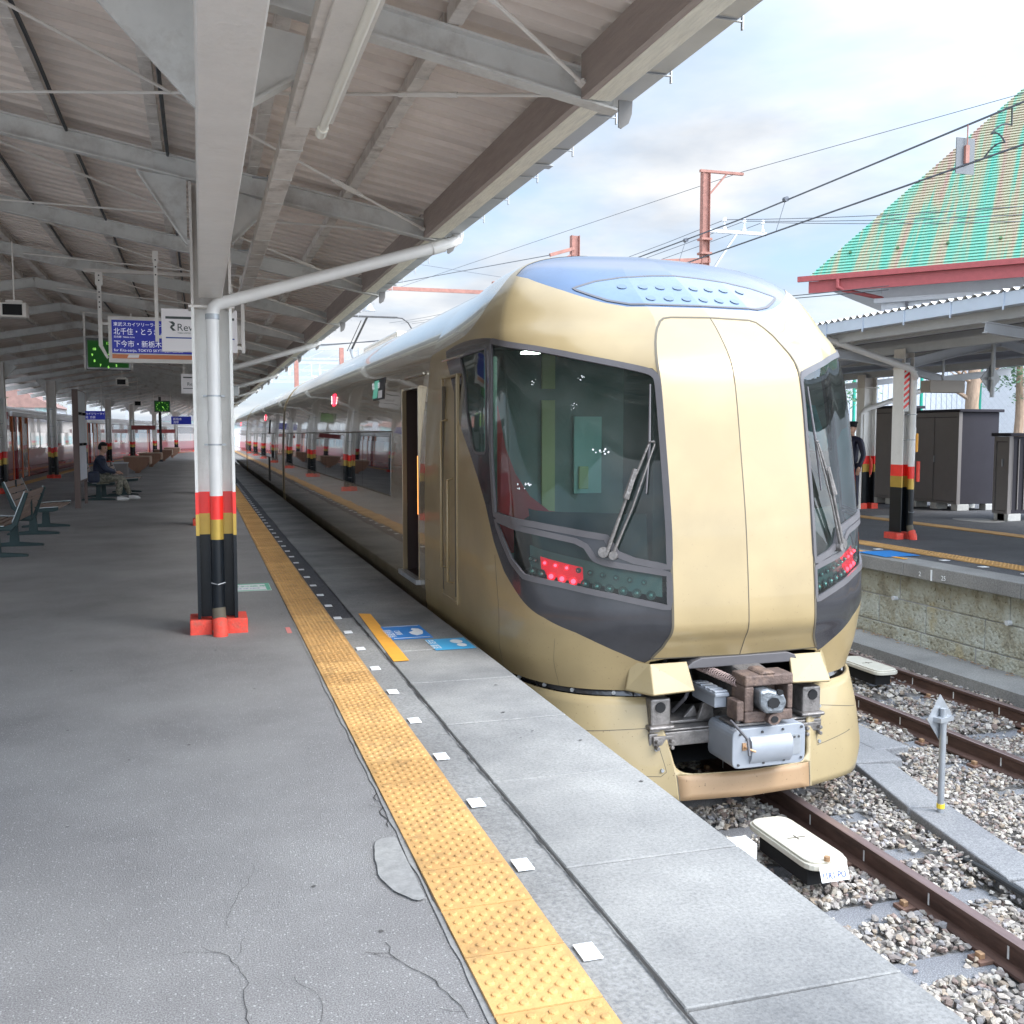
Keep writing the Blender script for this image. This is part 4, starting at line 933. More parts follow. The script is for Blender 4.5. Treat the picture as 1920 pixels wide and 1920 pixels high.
for i, (x, y) in enumerate(((-2.35, 42), (-2.2, 50), (-2.0, 61), (-1.75, 70))):
    t = thing('planter_seat', (x, y, 0), PN[i], 'planter', 'brown planter seats')
    prof = [(-.52, .62), (.42, .62), (.44, .50), (.36, .30), (.18, .14), (.08, .08), (-.10, .08), (-.24, .16), (-.42, .34), (-.50, .50)]
    b = MB(); b.prism(prof, 'y', -.01, 1.6, 0); b.box(-.1, .05, .2, 1.4, 0, .10); b.build('bowl', M['plate_brown'], t); b = MB(); b.box(-.53, .45, -.02, 1.62, .622, .655); b.box(.425, .47, .0, 1.6, .34, .618); b.build('rim', M['planter_side'], t)
t = thing('litter_bin', (-2.6, 31.5, 0), 'grey metal bin cabinet behind the seated man', 'bin'); b = MB(); b.box(-.25, .55, 0, .5, .04, .66); b.box(-.22, .52, .03, .47, 0, .04); b.build('body', M['shed'], t, bevel=.015); b = MB(); b.box(-.27, .57, -.02, .52, .662, .69); b.build('lid', M['galv'], t)
t = thing('steel_pole', (shift(-2.3, 60), 60, 0), 'dark riveted pole standing in the distance under the canopy', 'pole'); b = MB(); b.box(-.07, .07, -.07, .07, 0, 3.6); b.box(-.11, .11, -.11, .11, 0, .06); b.build('shaft', M['dark_part'], t)

# ================================================================== GOLD TRAIN
XC = 3.365
# rows: z, [(a,y) for t=0..5]
ROWS=[
(-.17,[(0,5.93),(.62,5.97),(1.00,6.16),(1.24,6.50),(1.37,7.20),(1.40,9)]),
( .02,[(0,5.87),(.62,5.92),(1.03,6.13),(1.30,6.48),(1.40,7.20),(1.42,9)]),
( .16,[(0,5.80),(.55,5.84),(1.02,6.10),(1.31,6.45),(1.41,7.18),(1.43,9)]),
( .30,[(0,5.74),(.52,5.78),(1.00,6.07),(1.32,6.42),(1.42,7.15),(1.43,9)]),
( .84,[(0,5.79),(.52,5.83),(1.02,6.17),(1.36,6.52),(1.43,7.15),(1.43,9)]),
(1.38,[(0,5.88),(.52,5.92),(1.03,6.28),(1.38,6.64),(1.425,7.2),(1.42,9)]),
(1.92,[(0,6.00),(.52,6.04),(1.03,6.40),(1.37,6.76),(1.40,7.3),(1.39,9)]),
(2.15,[(0,6.17),(.46,6.22),(1.01,6.53),(1.355,6.87),(1.385,7.4),(1.37,9)]),
(2.30,[(0,6.33),(.40,6.38),(.97,6.67),(1.315,7.00),(1.345,7.5),(1.32,9)]),
(2.45,[(0,6.55),(.40,6.59),(.94,6.79),(1.255,7.09),(1.285,7.6),(1.24,9)]),
(2.60,[(0,6.79),(.38,6.83),(.88,6.96),(1.165,7.18),(1.19,7.7),(1.12,9)]),
(2.75,[(0,7.06),(.33,7.10),(.78,7.20),(1.02,7.36),(1.04,7.9),(.93,9)]),
(2.86,[(0,7.34),(.26,7.38),(.62,7.47),(.80,7.62),(.82,8.1),(.68,9)]),
(2.935,[(0,7.70),(.18,7.74),(.38,7.80),(.50,7.95),(.52,8.3),(.38,9)]),
(2.96,[(0,8.20),(.01,8.22),(.01,8.3),(.01,8.4),(.01,8.6),(.01,9)]),
]
ZR=np.array([r[0] for r in ROWS]); A=np.array([[c[0] for c in r[1]] for r in ROWS],float); Yg=np.array([[c[1] for c in r[1]] for r in ROWS],float)
def pchip_slopes(y):
    # unit spacing, y shape (n,...)
    d=np.diff(y,axis=0); m=np.zeros_like(y)
    s=d[:-1]*d[1:]
    with np.errstate(divide='ignore',invalid='ignore'):
        h=np.where(s>0,2*d[:-1]*d[1:]/(d[:-1]+d[1:]),0)
    m[1:-1]=h; m[0]=d[0]; m[-1]=d[-1]
    return m
def herm(y,m,x):
    n=len(y); i=int(min(max(np.floor(x),0),n-2)); f=x-i
    h00=2*f**3-3*f**2+1;h10=f**3-2*f**2+f;h01=-2*f**3+3*f**2;h11=f**3-f**2
    return h00*y[i]+h10*m[i]+h01*y[i+1]+h11*m[i+1]
G=np.stack([A,Yg,np.repeat(ZR[:,None],6,1)],-1) # rows,cols,3
GM=pchip_slopes(G)
def S(t,r):
    """signed t (neg = left side, toward -x)"""
    s=-1 if t<0 else 1; t=abs(t)
    c=herm(G,GM,r)  # cols,3
    if t<=1: p=c[0]*(1-t)+c[1]*t
    else:
        cc=c[1:]; p=herm(cc,pchip_slopes(cc),t-1)
    return np.array([XC+s*p[0],p[1],p[2]])
def zr(z): 
    return float(np.interp(z,ZR,np.arange(len(ZR))))

def inside(p, poly):
    x, y = p; c = False; n = len(poly)
    for i in range(n):
        x1, y1 = poly[i]; x2, y2 = poly[i - 1]
        if (y1 > y) != (y2 > y) and x < (x2 - x1) * (y - y1) / (y2 - y1) + x1: c = not c
    return c
def resample(poly, st, closed=True):
    out = []; n = len(poly)
    for i in range(n if closed else n - 1):
        a, b = poly[i], poly[(i + 1) % n]; k = max(1, int(math.hypot(b[0] - a[0], b[1] - a[1]) / st))
        for j in range(k): out.append((a[0] + (b[0] - a[0]) * j / k, a[1] + (b[1] - a[1]) * j / k))
    if not closed: out.append(poly[-1])
    return out
def roundc(poly, idx, q=.18, n=4):
    """round the listed corners of a polygon"""
    out = []; m_ = len(poly)
    for i, p in enumerate(poly):
        if i not in idx: out.append(p); continue
        a, b = poly[i - 1], poly[(i + 1) % m_]
        def lerp(u, v, L_):
            d = math.hypot(v[0] - u[0], v[1] - u[1]); f = min(.45, L_ / d); return (u[0] + (v[0] - u[0]) * f, u[1] + (v[1] - u[1]) * f)
        s_, e_ = lerp(p, a, q), lerp(p, b, q)
        for k in range(n + 1):
            f = k / n; out.append(((1 - f) ** 2 * s_[0] + 2 * f * (1 - f) * p[0] + f * f * e_[0], (1 - f) ** 2 * s_[1] + 2 * f * (1 - f) * p[1] + f * f * e_[1]))
    return out
def mesher(us, vs_, regions, fn, creases_u=()):
    """triangulated surface over the rectangle grid us x vs_; regions: name -> list of polygons, first match wins; returns name -> (verts, faces, normals)"""
    P = []; E = []; idx = {}
    def add(p):
        k = (round(p[0], 5), round(p[1], 5))
        if k not in idx: idx[k] = len(P); P.append(Vector(k))
        return idx[k]
    for nm, polys in regions:
        for poly in polys:
            ids = [add(p) for p in resample(poly, .06)]
            E += [(ids[i], ids[(i + 1) % len(ids)]) for i in range(len(ids)) if ids[i] != ids[(i + 1) % len(ids)]]
    for u in us:
        col = [add((u, v)) for v in vs_]
        if u in creases_u or u in (us[0], us[-1]): E += list(zip(col[:-1], col[1:]))
    for v in (vs_[0], vs_[-1]):
        row = [add((u, v)) for u in us]; E += list(zip(row[:-1], row[1:]))
    rv, re_, rf, *_ = delaunay_2d_cdt(P, E, [], 0, 1e-5)
    out = {}
    pos = [fn(p.x, p.y) for p in rv]; nrm = []
    def nf(u, v):
        h = .01; u0, u1 = max(us[0], u - h), min(us[-1], u + h); v0, v1 = max(vs_[0], v - h), min(vs_[-1], v + h)
        a = np.array(fn(u1, v)) - np.array(fn(u0, v)); b = np.array(fn(u, v1)) - np.array(fn(u, v0)); n = np.cross(a, b); l = np.linalg.norm(n)
        return n / l if l > 1e-9 else np.array((0, 0, 1.))
    for f in rf:
        c = ((rv[f[0]].x + rv[f[1]].x + rv[f[2]].x) / 3, (rv[f[0]].y + rv[f[1]].y + rv[f[2]].y) / 3)
        nm = 'base'
        for n_, polys in regions:
            if any(inside(c, q) for q in polys): nm = n_; break
        out.setdefault(nm, []).append(tuple(f))
    res = {}
    for nm, fl in out.items():
        used = sorted({i for f in fl for i in f}); mp = {i: j for j, i in enumerate(used)}
        vv = [pos[i] for i in used]; ff = [tuple(mp[i] for i in f) for f in fl]
        # corner normals; creases resolved by leaning towards the face centre
        ln = []
        for f in fl:
            cx = sum(rv[i].x for i in f) / 3; cy = sum(rv[i].y for i in f) / 3
            for i in f:
                u, v = rv[i].x, rv[i].y
                u = u + (.02 if cx > u else -.02) if any(abs(u - c) < 1e-4 for c in creases_u) else u
                ln.append(nf(u, v))
        res[nm] = (vv, ff, ln)
    return res
def surf_obj(name, data, m, parent, off=0, flip=False, thick=0):
    vv, ff, ln = data
    if off:
        acc = np.zeros((len(vv), 3)); k = 0
        for f in ff:
            for i in f: acc[i] += ln[k]; k += 1
        acc /= np.maximum(1e-9, np.linalg.norm(acc, axis=1))[:, None]; vv = [np.array(v) + a * off * (-1 if flip else 1) for v, a in zip(vv, acc)]
    me = bpy.data.meshes.new(name); me.from_pydata([tuple(v) for v in vv], [], [tuple(reversed(f)) for f in ff] if flip else ff)
    me.materials.append(m); me.shade_smooth()
    # custom normals per corner
    cn = []; k = 0
    for f in ff:
        c = [ln[k + i] for i in range(3)]; k += 3
        if flip: c = [-np.array(x) for x in reversed(c)]
        cn += c
    me.validate(); 
    if len(cn) == len(me.loops): me.normals_split_custom_set([tuple(c) for c in cn])
    ob = bpy.data.objects.new(name, me); COL.objects.link(ob); ob.parent = parent
    return ob
def band(mb, pts, fn, w0, w1, h, closed=True, mi=0, thick=.012):
    """raised strip following (t,r) points on the surface; spans from -w0 (inside) to w1 (outside) beside the line"""
    pts = resample(pts, .05, closed); n = len(pts); rows = []
    cen = np.mean([fn(*p) for p in pts], axis=0)
    for i in range(n):
        a = np.array(fn(*pts[(i - 1) % n if closed else max(i - 1, 0)])); b = np.array(fn(*pts[(i + 1) % n if closed else min(i + 1, n - 1)])); p = np.array(fn(*pts[i]))
        t = b - a; t /= max(1e-9, np.linalg.norm(t)); u, v = pts[i]; hh = .02
        e1 = np.array(fn(u + hh, v)) - np.array(fn(u - hh, v)); e2 = np.array(fn(u, v + hh)) - np.array(fn(u, max(0, v - hh))); nn = np.cross(e1, e2); nn /= max(1e-9, np.linalg.norm(nn))
        if np.dot(nn, p - np.array((XC, 9.5, 1.2))) < 0: nn = -nn
        s_ = np.cross(nn, t)
        rows.append((p, s_, nn))
    sg = 1 if not closed else (1 if sum(np.dot(s_, p - cen) for p, s_, nn in rows) > 0 else -1)
    b = len(mb.v)
    for p, s_, nn in rows:
        for (w, z) in ((-w0, -thick), (-w0, h), (w1, h), (w1, -thick)): mb.v.append(tuple(p + s_ * sg * w + nn * z))
    m_ = n if closed else n - 1
    for i in range(m_):
        j = (i + 1) % n
        for k in range(3): mb.f.append((b + i * 4 + k, b + j * 4 + k, b + j * 4 + k + 1, b + i * 4 + k + 1)); mb.m.append(mi)
    return mb

train = thing('express_train', (0, 0, 0), 'champagne gold express train with slanted nose, black-framed windscreens and exposed coupler', 'train')
blackL = [(-4.66, 7.30), (-4.50, 7.46), (-4.296, 7.50), (-3.377, 7.24), (-2.375, 6.72), (-1.721, 6.36), (-1.183, 6.06), (-1.06, 6.03), (-1.0, 5.90), (-1.0, 5.0), (-1.0, 4.0), (-1.0, 3.0), (-1.0, 1.8), (-1.0, 1.20), (-1.06, 1.04), (-1.20, 1.16), (-1.553, 1.62), (-2.112, 2.44), (-2.6, 2.98), (-3.008, 3.28), (-3.341, 3.55), (-3.563, 3.86), (-3.764, 4.30), (-4.072, 4.76), (-4.366, 5.33), (-4.52, 5.97), (-4.62, 6.7)]
g1 = roundc([(-3.30, 6.99), (-2.38, 6.586), (-1.726, 6.24), (-1.05, 5.90), (-1.043, 5.001), (-1.04, 4.063), (-1.045, 3.722), (-1.384, 3.78), (-1.55, 3.84), (-1.66, 4.02), (-1.95, 4.06), (-2.585, 4.15), (-3.46, 4.22), (-3.467, 4.981), (-3.43, 5.615)], [3], .10)
g2 = roundc([(-3.44, 4.11), (-2.597, 4.01), (-2.05, 3.92), (-1.93, 3.87), (-1.84, 3.74), (-1.70, 3.70), (-1.05, 3.62), (-1.055, 3.30), (-1.641, 3.41), (-2.304, 3.505), (-2.85, 3.56), (-3.10, 3.70), (-3.30, 3.92)], [4], .05)
gs_ = roundc([(-4.36, 6.80), (-3.60, 6.84), (-3.68, 4.98), (-4.09, 4.98), (-4.24, 5.50)], [0, 1, 2, 3], .10)
mir = lambda p: [(-a, b) for a, b in p]
blueP = [(-3.0, 10.45), (-2.572, 10.20), (-1.9, 9.42), (-1.46, 8.78), (-1.22, 8.54), (-.6, 8.52), (0, 8.52), (.6, 8.52), (1.22, 8.54), (1.46, 8.78), (1.9, 9.42), (2.572, 10.20), (3.0, 10.45), (2.9, 11.2), (2.5, 12.2), (1.6, 12.95), (0, 13.3), (-1.6, 12.95), (-2.5, 12.2), (-2.9, 11.2)]
blueI = [(-1.75, 9.55), (-1.38, 8.92), (-1.16, 8.72), (-.6, 8.70), (0, 8.69), (.6, 8.70), (1.16, 8.72), (1.38, 8.92), (1.75, 9.55), (1.45, 9.95), (1.1, 10.2), (.5, 10.35), (0, 10.4), (-.5, 10.35), (-1.1, 10.2), (-1.45, 9.95)]
openP = [(-1.0, -.2), (-1.0, 1.12), (-.93, 1.22), (.93, 1.22), (1.0, 1.12), (1.0, -.2)]
openP = [(-.999, 0), (-.999, 1.10), (-.8, 1.22), (.8, 1.22), (.999, 1.10), (.999, 0)]
nr_ = [(5, 7.35), (4.3, 7.85), (3.85, 8.8), (3.5, 10), (3.3, 11.2), (2.9, 12.4), (1.9, 13.25), (0, 13.6)]; nroofP = [(-5, 14)] + mir(nr_) + nr_[::-1][1:] + [(5, 14)]
us = sorted(set([round(-5 + .2 * i, 3) for i in range(51)])); vs_ = [round(.25 * i, 3) for i in range(0, 57)]
nose = mesher(us, vs_, [('glass1', [g1, mir(g1)]), ('glass2', [g2, mir(g2)]), ('gside', [gs_, mir(gs_)]), ('black', [blackL, mir(blackL)]), ('bluei', [blueI]), ('blue', [blueP]), ('nroof', [nroofP]), ('open', [openP])], lambda u, v: tuple(S(u, v)), (-1.0, 0.0, 1.0))
fl = False
# decide orientation once: normal of base at front should face -Y
t0 = nose['base'][2]; fl = sum(n[1] for n in t0[:300]) > 0
_n = np.cross(S(.51, 4) - S(.49, 4), S(.5, 4.01) - S(.5, 3.99)); FL = _n[1] > 0
surf_obj('nose_shell', nose['base'], M['gold'], train, 0, FL)
def halves(name, d, m, off):
    vv, ff, ln = d
    for sg in (-1, 1):
        keep = [i for i, f_ in enumerate(ff) if (vv[f_[0]][0] - XC) * sg > 0]; used = sorted({k for i in keep for k in ff[i]}); mp_ = {k: j for j, k in enumerate(used)}
        surf_obj(name, ([vv[k] for k in used], [tuple(mp_[k] for k in ff[i]) for i in keep], [ln[3 * i + q] for i in keep for q in range(3)]), m, train, off, FL)
halves('window_surround', nose['black'], M['black_gloss'], 0)
halves('windscreen', nose['glass1'], M['glass_cab'], -.010)
halves('lamp_cover', nose['glass2'], M['glass_lamp'], -.010)
halves('cab_side_window', nose['gside'], M['glass_cab'], -.008)
surf_obj('roof_front', nose['nroof'], M['roof_silver'], train, 0, FL)
surf_obj('roof_window', nose['blue'], M['blue_roof'], train, -.002, FL)
surf_obj('roof_lamp_cover', nose['bluei'], M['blue_inner'], train, .001, FL)
fS = lambda u, v: tuple(S(u, v))
for q in (g1, mir(g1)): b = MB(); band(b, q, fS, .006, .036, .007); b.build('windscreen_frame', M['rubber'], train, smooth=True)
for q in (g2, mir(g2)): b = MB(); band(b, q, fS, .006, .032, .006); b.build('lamp_frame', M['rubber'], train, smooth=True)
for q in (gs_, mir(gs_)): b = MB(); band(b, q, fS, .006, .012, .004); b.build('window_trim', M['rubber'], train, smooth=True)
b = MB(); band(b, blueI, fS, .0, .022, .003); b.build('roof_lamp_trim', M['rubber'], train, smooth=True)
b = MB()
pan = [(-1.0, 1.25), (-1.0, 3.0), (-1.0, 6.0), (-1.0, 6.8), (-.97, 7.4), (-.92, 7.75), (-.84, 7.92), (-.7, 7.98), (0, 8.0), (.8, 7.98), (.93, 7.88), (.98, 7.6), (1.0, 7.2), (1.0, 6.0), (1.0, 3.0), (1.0, 1.25)]
band(b, pan, fS, .007, .008, .0025, closed=False, thick=.004)
band(b, [(0.0, 7.98), (0.0, 6), (0.0, 3), (0.0, 2.2), (-.0, 1.25)], fS, .0025, .003, .0015, closed=False, thick=.004)
band(b, [(-1.0, 1.24), (-.5, 1.24), (.5, 1.24), (1.0, 1.24)], fS, .004, .004, .002, closed=False, thick=.004)
band(b, [(-3.55, 0), (-3.55, 3.7)], fS, .0015, .0015, .0008, closed=False, thick=.003); band(b, [(-2.4, 0), (-2.4, 2.0)], fS, .001, .001, .0008, closed=False, thick=.003)
b.build('panel_seam', M['seam'], train)

# --- car bodies behind the nose
def sect(y, r, sgn):
    i = int(min(max(math.floor(r), 0), len(ROWS) - 2)); c = herm(G[:, 5, :], GM[:, 5, :], r); return (XC + sgn * c[0], y, c[2])
def car(y0, y1, holes, idx):
    span = y1 - y0
    for sgn in (-1, 1):
        fn = lambda u, v: sect(y0 + u * 10, v, sgn)
        hs = [[((a - y0) / 10, r0), ((b_ - y0) / 10, r0), ((b_ - y0) / 10, r1), ((a - y0) / 10, r1)] for (a, b_, r0, r1) in holes] if sgn < 0 else []
        us2 = [round(span / 10 * k / 30, 5) for k in range(31)]
        vs2 = [round(.5 * k, 3) for k in range(29)]
        roofp = [(-.1, 7.35), (span / 10 + .1, 7.35), (span / 10 + .1, 14.5), (-.1, 14.5)]
        roofp = [(0, 7.35), (span / 10, 7.35), (span / 10, 14), (0, 14)]
        res = mesher(us2, vs2, [('hole', hs), ('roof', [roofp])] if hs else [('roof', [roofp])], fn)
        surf_obj('body_side', res['base'], M['gold_side'], train, 0, sgn < 0)
        surf_obj('roof', res['roof'], M['roof_silver'], train, 0, sgn < 0)
DOOR = (9.28, 10.05)
zr_ = lambda z: float(np.interp(z, ZR, np.arange(len(ZR))))
car(9.0, 25.15, [(DOOR[0], DOOR[1], zr_(.15), zr_(1.93))], 1)
car(25.55, 45.40, [], 2); car(45.80, 62.8, [], 3)
# end bulkheads and gangways between cars
prof = [(XC - A[i, 5], ZR[i]) for i in range(len(ROWS))] + [(XC + A[i, 5], ZR[i]) for i in reversed(range(len(ROWS)))]
for ya, yb in ((25.14, 25.15), (25.55, 25.56), (45.39, 45.40), (45.80, 45.81), (62.79, 62.8)):
    b = MB(); b.prism(prof, 'y', ya - .002, yb + .002); b.build('end_bulkhead', M['dark_part'], train)
ins = [(XC + (x - XC) * .93, 1.2 + (z - 1.2) * .95) for x, z in prof]
for ya, yb in ((25.17, 25.53), (45.42, 45.78)):
    b = MB(); b.prism(ins, 'y', ya, yb); b.build('gangway', M['dark'], train)
for yc in (25.15, 25.55, 45.40, 45.80):
    b = MB()
    for i in range(len(ROWS) - 1):
        for sgn in (-1,):
            p, q = Vector((XC + sgn * (A[i, 5] + .004), yc, ZR[i])), Vector((XC + sgn * (A[i + 1, 5] + .004), yc, ZR[i + 1])); b.beam(p, q, .03, .012, up=(1, 0, 0))
    b.build('body_end_trim', M['gold'], train)
# lower body edge, underframe box, bogies
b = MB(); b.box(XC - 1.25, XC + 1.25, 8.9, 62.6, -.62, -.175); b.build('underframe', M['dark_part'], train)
sk_ = MB()
for (a, c) in ((9.2, 25.0), (25.7, 45.2), (45.9, 62.6)): sk_.box(XC - 1.40, XC - 1.38, a, c, -.60, -.20); sk_.box(XC + 1.38, XC + 1.40, a, c, -.60, -.20)
sk_.build('side_skirt', M['gold_side'], train)
for yb in (8.9, 22.0, 28.5, 42.2, 48.5, 60):
    w = MB()
    for dy in (-1.05, 1.05):
        for s in (-1, 1): w.tube([(XC + s * .50, yb + dy, -.56), (XC + s * .60, yb + dy, -.56)], .42, 24)
        w.tube([(XC - .6, yb + dy, -.56), (XC + .6, yb + dy, -.56)], .07, 10)
    w.build('wheelset', M['steel'], train, smooth=True)
    w = MB()
    for s in (-1, 1): w.box(XC + s * .98 - .06, XC + s * .98 + .06, yb - 1.5, yb + 1.5, -.62, -.44)
    w.box(XC - .95, XC + .95, yb - .25, yb + .25, -.6, -.4); w.build('bogie_frame', M['dark_part'], train)
# window bands, doors, displays
def sidebox(name, y0, y1, z0, z1, m, proud=.004, parent=None, n=8):
    b = MB(); zs = np.linspace(z0, z1, n)
    xs = [XC - float(herm(A[:, 5:6], pchip_slopes(A[:, 5:6]), zr_(z))[0]) - proud for z in zs]
    for i in range(n - 1):
        b.quad((xs[i], y0, zs[i]), (xs[i + 1], y0, zs[i + 1]), (xs[i + 1], y1, zs[i + 1]), (xs[i], y1, zs[i]))
        b.quad((xs[i], y0, zs[i]), (xs[i] + .01, y0, zs[i]), (xs[i + 1] + .01, y0, zs[i + 1]), (xs[i + 1], y0, zs[i + 1]))
    b.quad((xs[-1], y0, zs[-1]), (xs[-1] + .01, y0, zs[-1]), (xs[-1] + .01, y1, zs[-1]), (xs[-1], y1, zs[-1])); b.quad((xs[0], y0, zs[0]), (xs[0], y1, zs[0]), (xs[0] + .01, y1, zs[0]), (xs[0] + .01, y0, zs[0]))
    return b.build(name, m, parent or train, fix=False, smooth=True)
for (a, c) in ((10.72, 24.4), (28.4, 43.5), (46.6, 61.6)):
    k = int((c - a) / 1.9); st = (c - a) / k
    for i in range(k): sidebox('side_window', a + i * st + .006, a + (i + 1) * st - .006, .86, 1.52, M['glass_side'])
    sidebox('window_trim', a - .02, c + .02, 1.525, 1.54, M['seam'], .005); sidebox('window_trim', a - .02, c + .02, .84, .855, M['seam'], .005)
# open passenger door of the first car with vestibule
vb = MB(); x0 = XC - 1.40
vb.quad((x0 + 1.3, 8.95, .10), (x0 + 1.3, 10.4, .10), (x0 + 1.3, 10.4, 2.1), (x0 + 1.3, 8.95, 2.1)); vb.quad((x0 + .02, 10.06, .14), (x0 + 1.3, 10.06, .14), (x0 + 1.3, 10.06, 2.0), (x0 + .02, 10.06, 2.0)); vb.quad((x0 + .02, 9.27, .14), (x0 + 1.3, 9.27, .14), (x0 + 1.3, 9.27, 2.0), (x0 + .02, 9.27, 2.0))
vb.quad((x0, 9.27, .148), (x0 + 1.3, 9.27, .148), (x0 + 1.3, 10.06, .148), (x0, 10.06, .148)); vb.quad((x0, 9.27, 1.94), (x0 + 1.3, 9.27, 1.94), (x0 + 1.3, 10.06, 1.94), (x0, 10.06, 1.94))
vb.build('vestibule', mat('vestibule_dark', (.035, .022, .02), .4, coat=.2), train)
dr = thing('x', (0, 0, 0), None, None); bpy.data.objects.remove(dr)
b = MB(); b.box(XC - 1.472, XC - 1.36, 9.22, 10.10, .10, .146); b.build('door_step', M['galv'], train, bevel=.004)
b = MB()
for y in (9.268, 10.052): b.box(XC - 1.434, XC - 1.385, y - .012, y + .012, .13, 1.95)
b.box(XC - 1.42, XC - 1.375, 9.25, 10.07, 1.93, 1.955); b.build('door_frame', M['gold_side'], train, bevel=.004)
b = MB(); b.box(XC - 1.415, XC - 1.40, 9.36, 9.385, .75, 1.30); b.build('door_light', mat('door_light', (.9, .3, .05), .4, emis=(1, .30, .06), estr=2.2), train)
b = MB(); b.tube([(XC - 1.40, 9.15, 2.06), (XC - 1.40, 10.25, 2.06)], .010, 8); b.tube([(XC - 1.385, 7.75, 2.12), (XC - 1.385, 8.45, 2.12)], .010, 8); b.build('drip_rail', M['roof_silver'], train)
# closed doors farther back
for (a, c) in ((30.2, 31.0), (44.0, 44.8)): sidebox('passenger_door', a, c, .15, 1.93, M['dark'] if a < 40 else M['gold_side'], .003)
sidebox('destination_display', 11.28, 12.02, 1.90, 2.14, M['dark_part'], .006)
for (yy, zz_, s_) in ((11.86, 2.03, '特急'), (11.86, 1.93, 'Limited Express')):
    pass
b = MB(); xx = XC - 1.41; b.add([(xx, 11.33, 1.915), (xx, 11.60, 1.915), (xx + .005, 11.60, 2.0), (xx + .005, 11.33, 2.0)], [(0, 1, 2, 3)]); b.build('display_panel', M['sign_white'], train)
b = MB(); b.add([(xx + .0, 11.66, 1.92), (xx + .0, 11.98, 1.92), (xx + .028, 11.98, 2.125), (xx + .028, 11.66, 2.125)], [(0, 1, 2, 3)]); b.build('display_panel', mat('display_green', (.04, .16, .12), .3, emis=(.05, .2, .15), estr=.5), train)
text('display_lettering', '特急', .085, Matrix.Translation((xx - .004, 11.97, 2.03)) @ Matrix.Rotation(-math.pi / 2, 4, 'Z') @ Matrix.Rotation(math.pi / 2, 4, 'X'), M['txt_white'], train)
text('display_lettering', '浅草', .07, Matrix.Translation((xx - .006, 11.56, 2.03)) @ Matrix.Rotation(-math.pi / 2, 4, 'Z') @ Matrix.Rotation(math.pi / 2, 4, 'X'), M['txt_white'], train)
for (yy, s_) in ((15.75, '3'), (32.8, '2'), (53, '1')):
    sidebox('car_number_display', yy - .11, yy + .11, 1.94, 2.12, mat('led_back', (.35, .0, .0), .4, emis=(1, .02, .05), estr=1.5), .012)
    text('display_lettering', s_, .17, Matrix.Translation((XC - 1.395 - .025, yy + .05, 1.97)) @ Matrix.Rotation(-math.pi / 2, 4, 'Z') @ Matrix.Rotation(math.pi / 2, 4, 'X'), mat('led_digit', (1, .8, .8), .4, emis=(1, .6, .6), estr=3), train)
# cab door with recess and handrails
xs_ = XC - 1.425
b = MB()
b.box(xs_ - .004, xs_ + .02, 7.78, 8.34, .14, .165); b.box(xs_ - .012, xs_ + .02, 7.78, 7.80, .14, 1.98); b.box(xs_ - .004, xs_ + .02, 8.32, 8.34, .14, 1.98); b.box(xs_ - .004, xs_ + .03, 7.78, 8.34, 1.96, 1.98)
b.build('cab_door_frame', M['gold'], train, bevel=.006)
b = MB(); b.box(xs_ - .006, xs_ + .02, 7.83, 7.86, .20, 1.90); b.box(xs_ - .0055, xs_ + .02, 8.27, 8.30, .20, 1.90); b.build('cab_door_gap', M['seam'], train)
b = MB()
for (yy, z0, z1) in ((7.95, .30, 1.15), (8.17, .40, 1.62)): b.tube([(xs_ + .01, yy, z0), (xs_ - .045, yy, z0 + .01), (xs_ - .045, yy, z1 - .01), (xs_ + .01, yy, z1)], .011, 10)
b.build('handrail', M['gold'], train, smooth=True)
b = MB(); band(b, [(-4.9, 1.0), (-4.9, 2.3), (-4.99, 2.3)], fS, .001, .001, .0008, closed=False, thick=.002); b.build('panel_seam', M['seam'], train)

# --- cab interior
ci = MB()
ci.add([(XC - 1.34, 8.45, -.1), (XC + 1.34, 8.45, -.1), (XC + 1.36, 8.45, 1.6), (XC + 1.28, 8.45, 2.15), (XC + 1.05, 8.45, 2.4), (XC - 1.05, 8.45, 2.4), (XC - 1.28, 8.45, 2.15), (XC - 1.36, 8.45, 1.6)], [tuple(range(8))]); ci.add([(XC - .5, 6.05, .50), (XC + .5, 6.05, .50), (XC + .95, 6.35, .50), (XC + 1.22, 6.75, .50), (XC + 1.32, 7.3, .50), (XC + 1.34, 8.45, .50), (XC - 1.34, 8.45, .50), (XC - 1.32, 7.3, .50), (XC - 1.22, 6.75, .50), (XC - .95, 6.35, .50)], [tuple(range(10))])
ci.quad((XC - 1.2, 6.9, 2.12), (XC + 1.2, 6.9, 2.12), (XC + 1.2, 8.45, 2.22), (XC - 1.2, 8.45, 2.22))
ci.build('cab_wall', mat('cab_wall', (.26, .30, .29), .6, var=.1), train)
b = MB()
for s in (-1, 1): b.prism([(6.66, .84), (6.85, .92), (7.2, .82), (7.2, .53), (6.7, .53)], 'x', XC + (.02 if s > 0 else -1.14), XC + (1.14 if s > 0 else -.02))
b.build('console', mat('console', (.06, .062, .066), .5, var=.1), train)
b = MB(); b.box(XC - .52, XC + .52, 6.10, 6.60, .52, 2.0); b.build('centre_pillar', mat('pillar_dark', (.07, .10, .10), .6), train)
def onY(u, v, y):      # point of the photograph's sightline on a plane, used once to size cab fittings
    d = Vector((math.tan(math.atan((u - 960) / 1900.) ), 0, 0)); return None
b = MB(); b.box(2.86, 2.98, 8.42, 8.445, 1.9, 2.32); b.box(2.86, 2.98, 8.42, 8.445, .70, 1.80); b.build('cab_strip', mat('cab_yellow', (.66, .60, .32), .5), train)
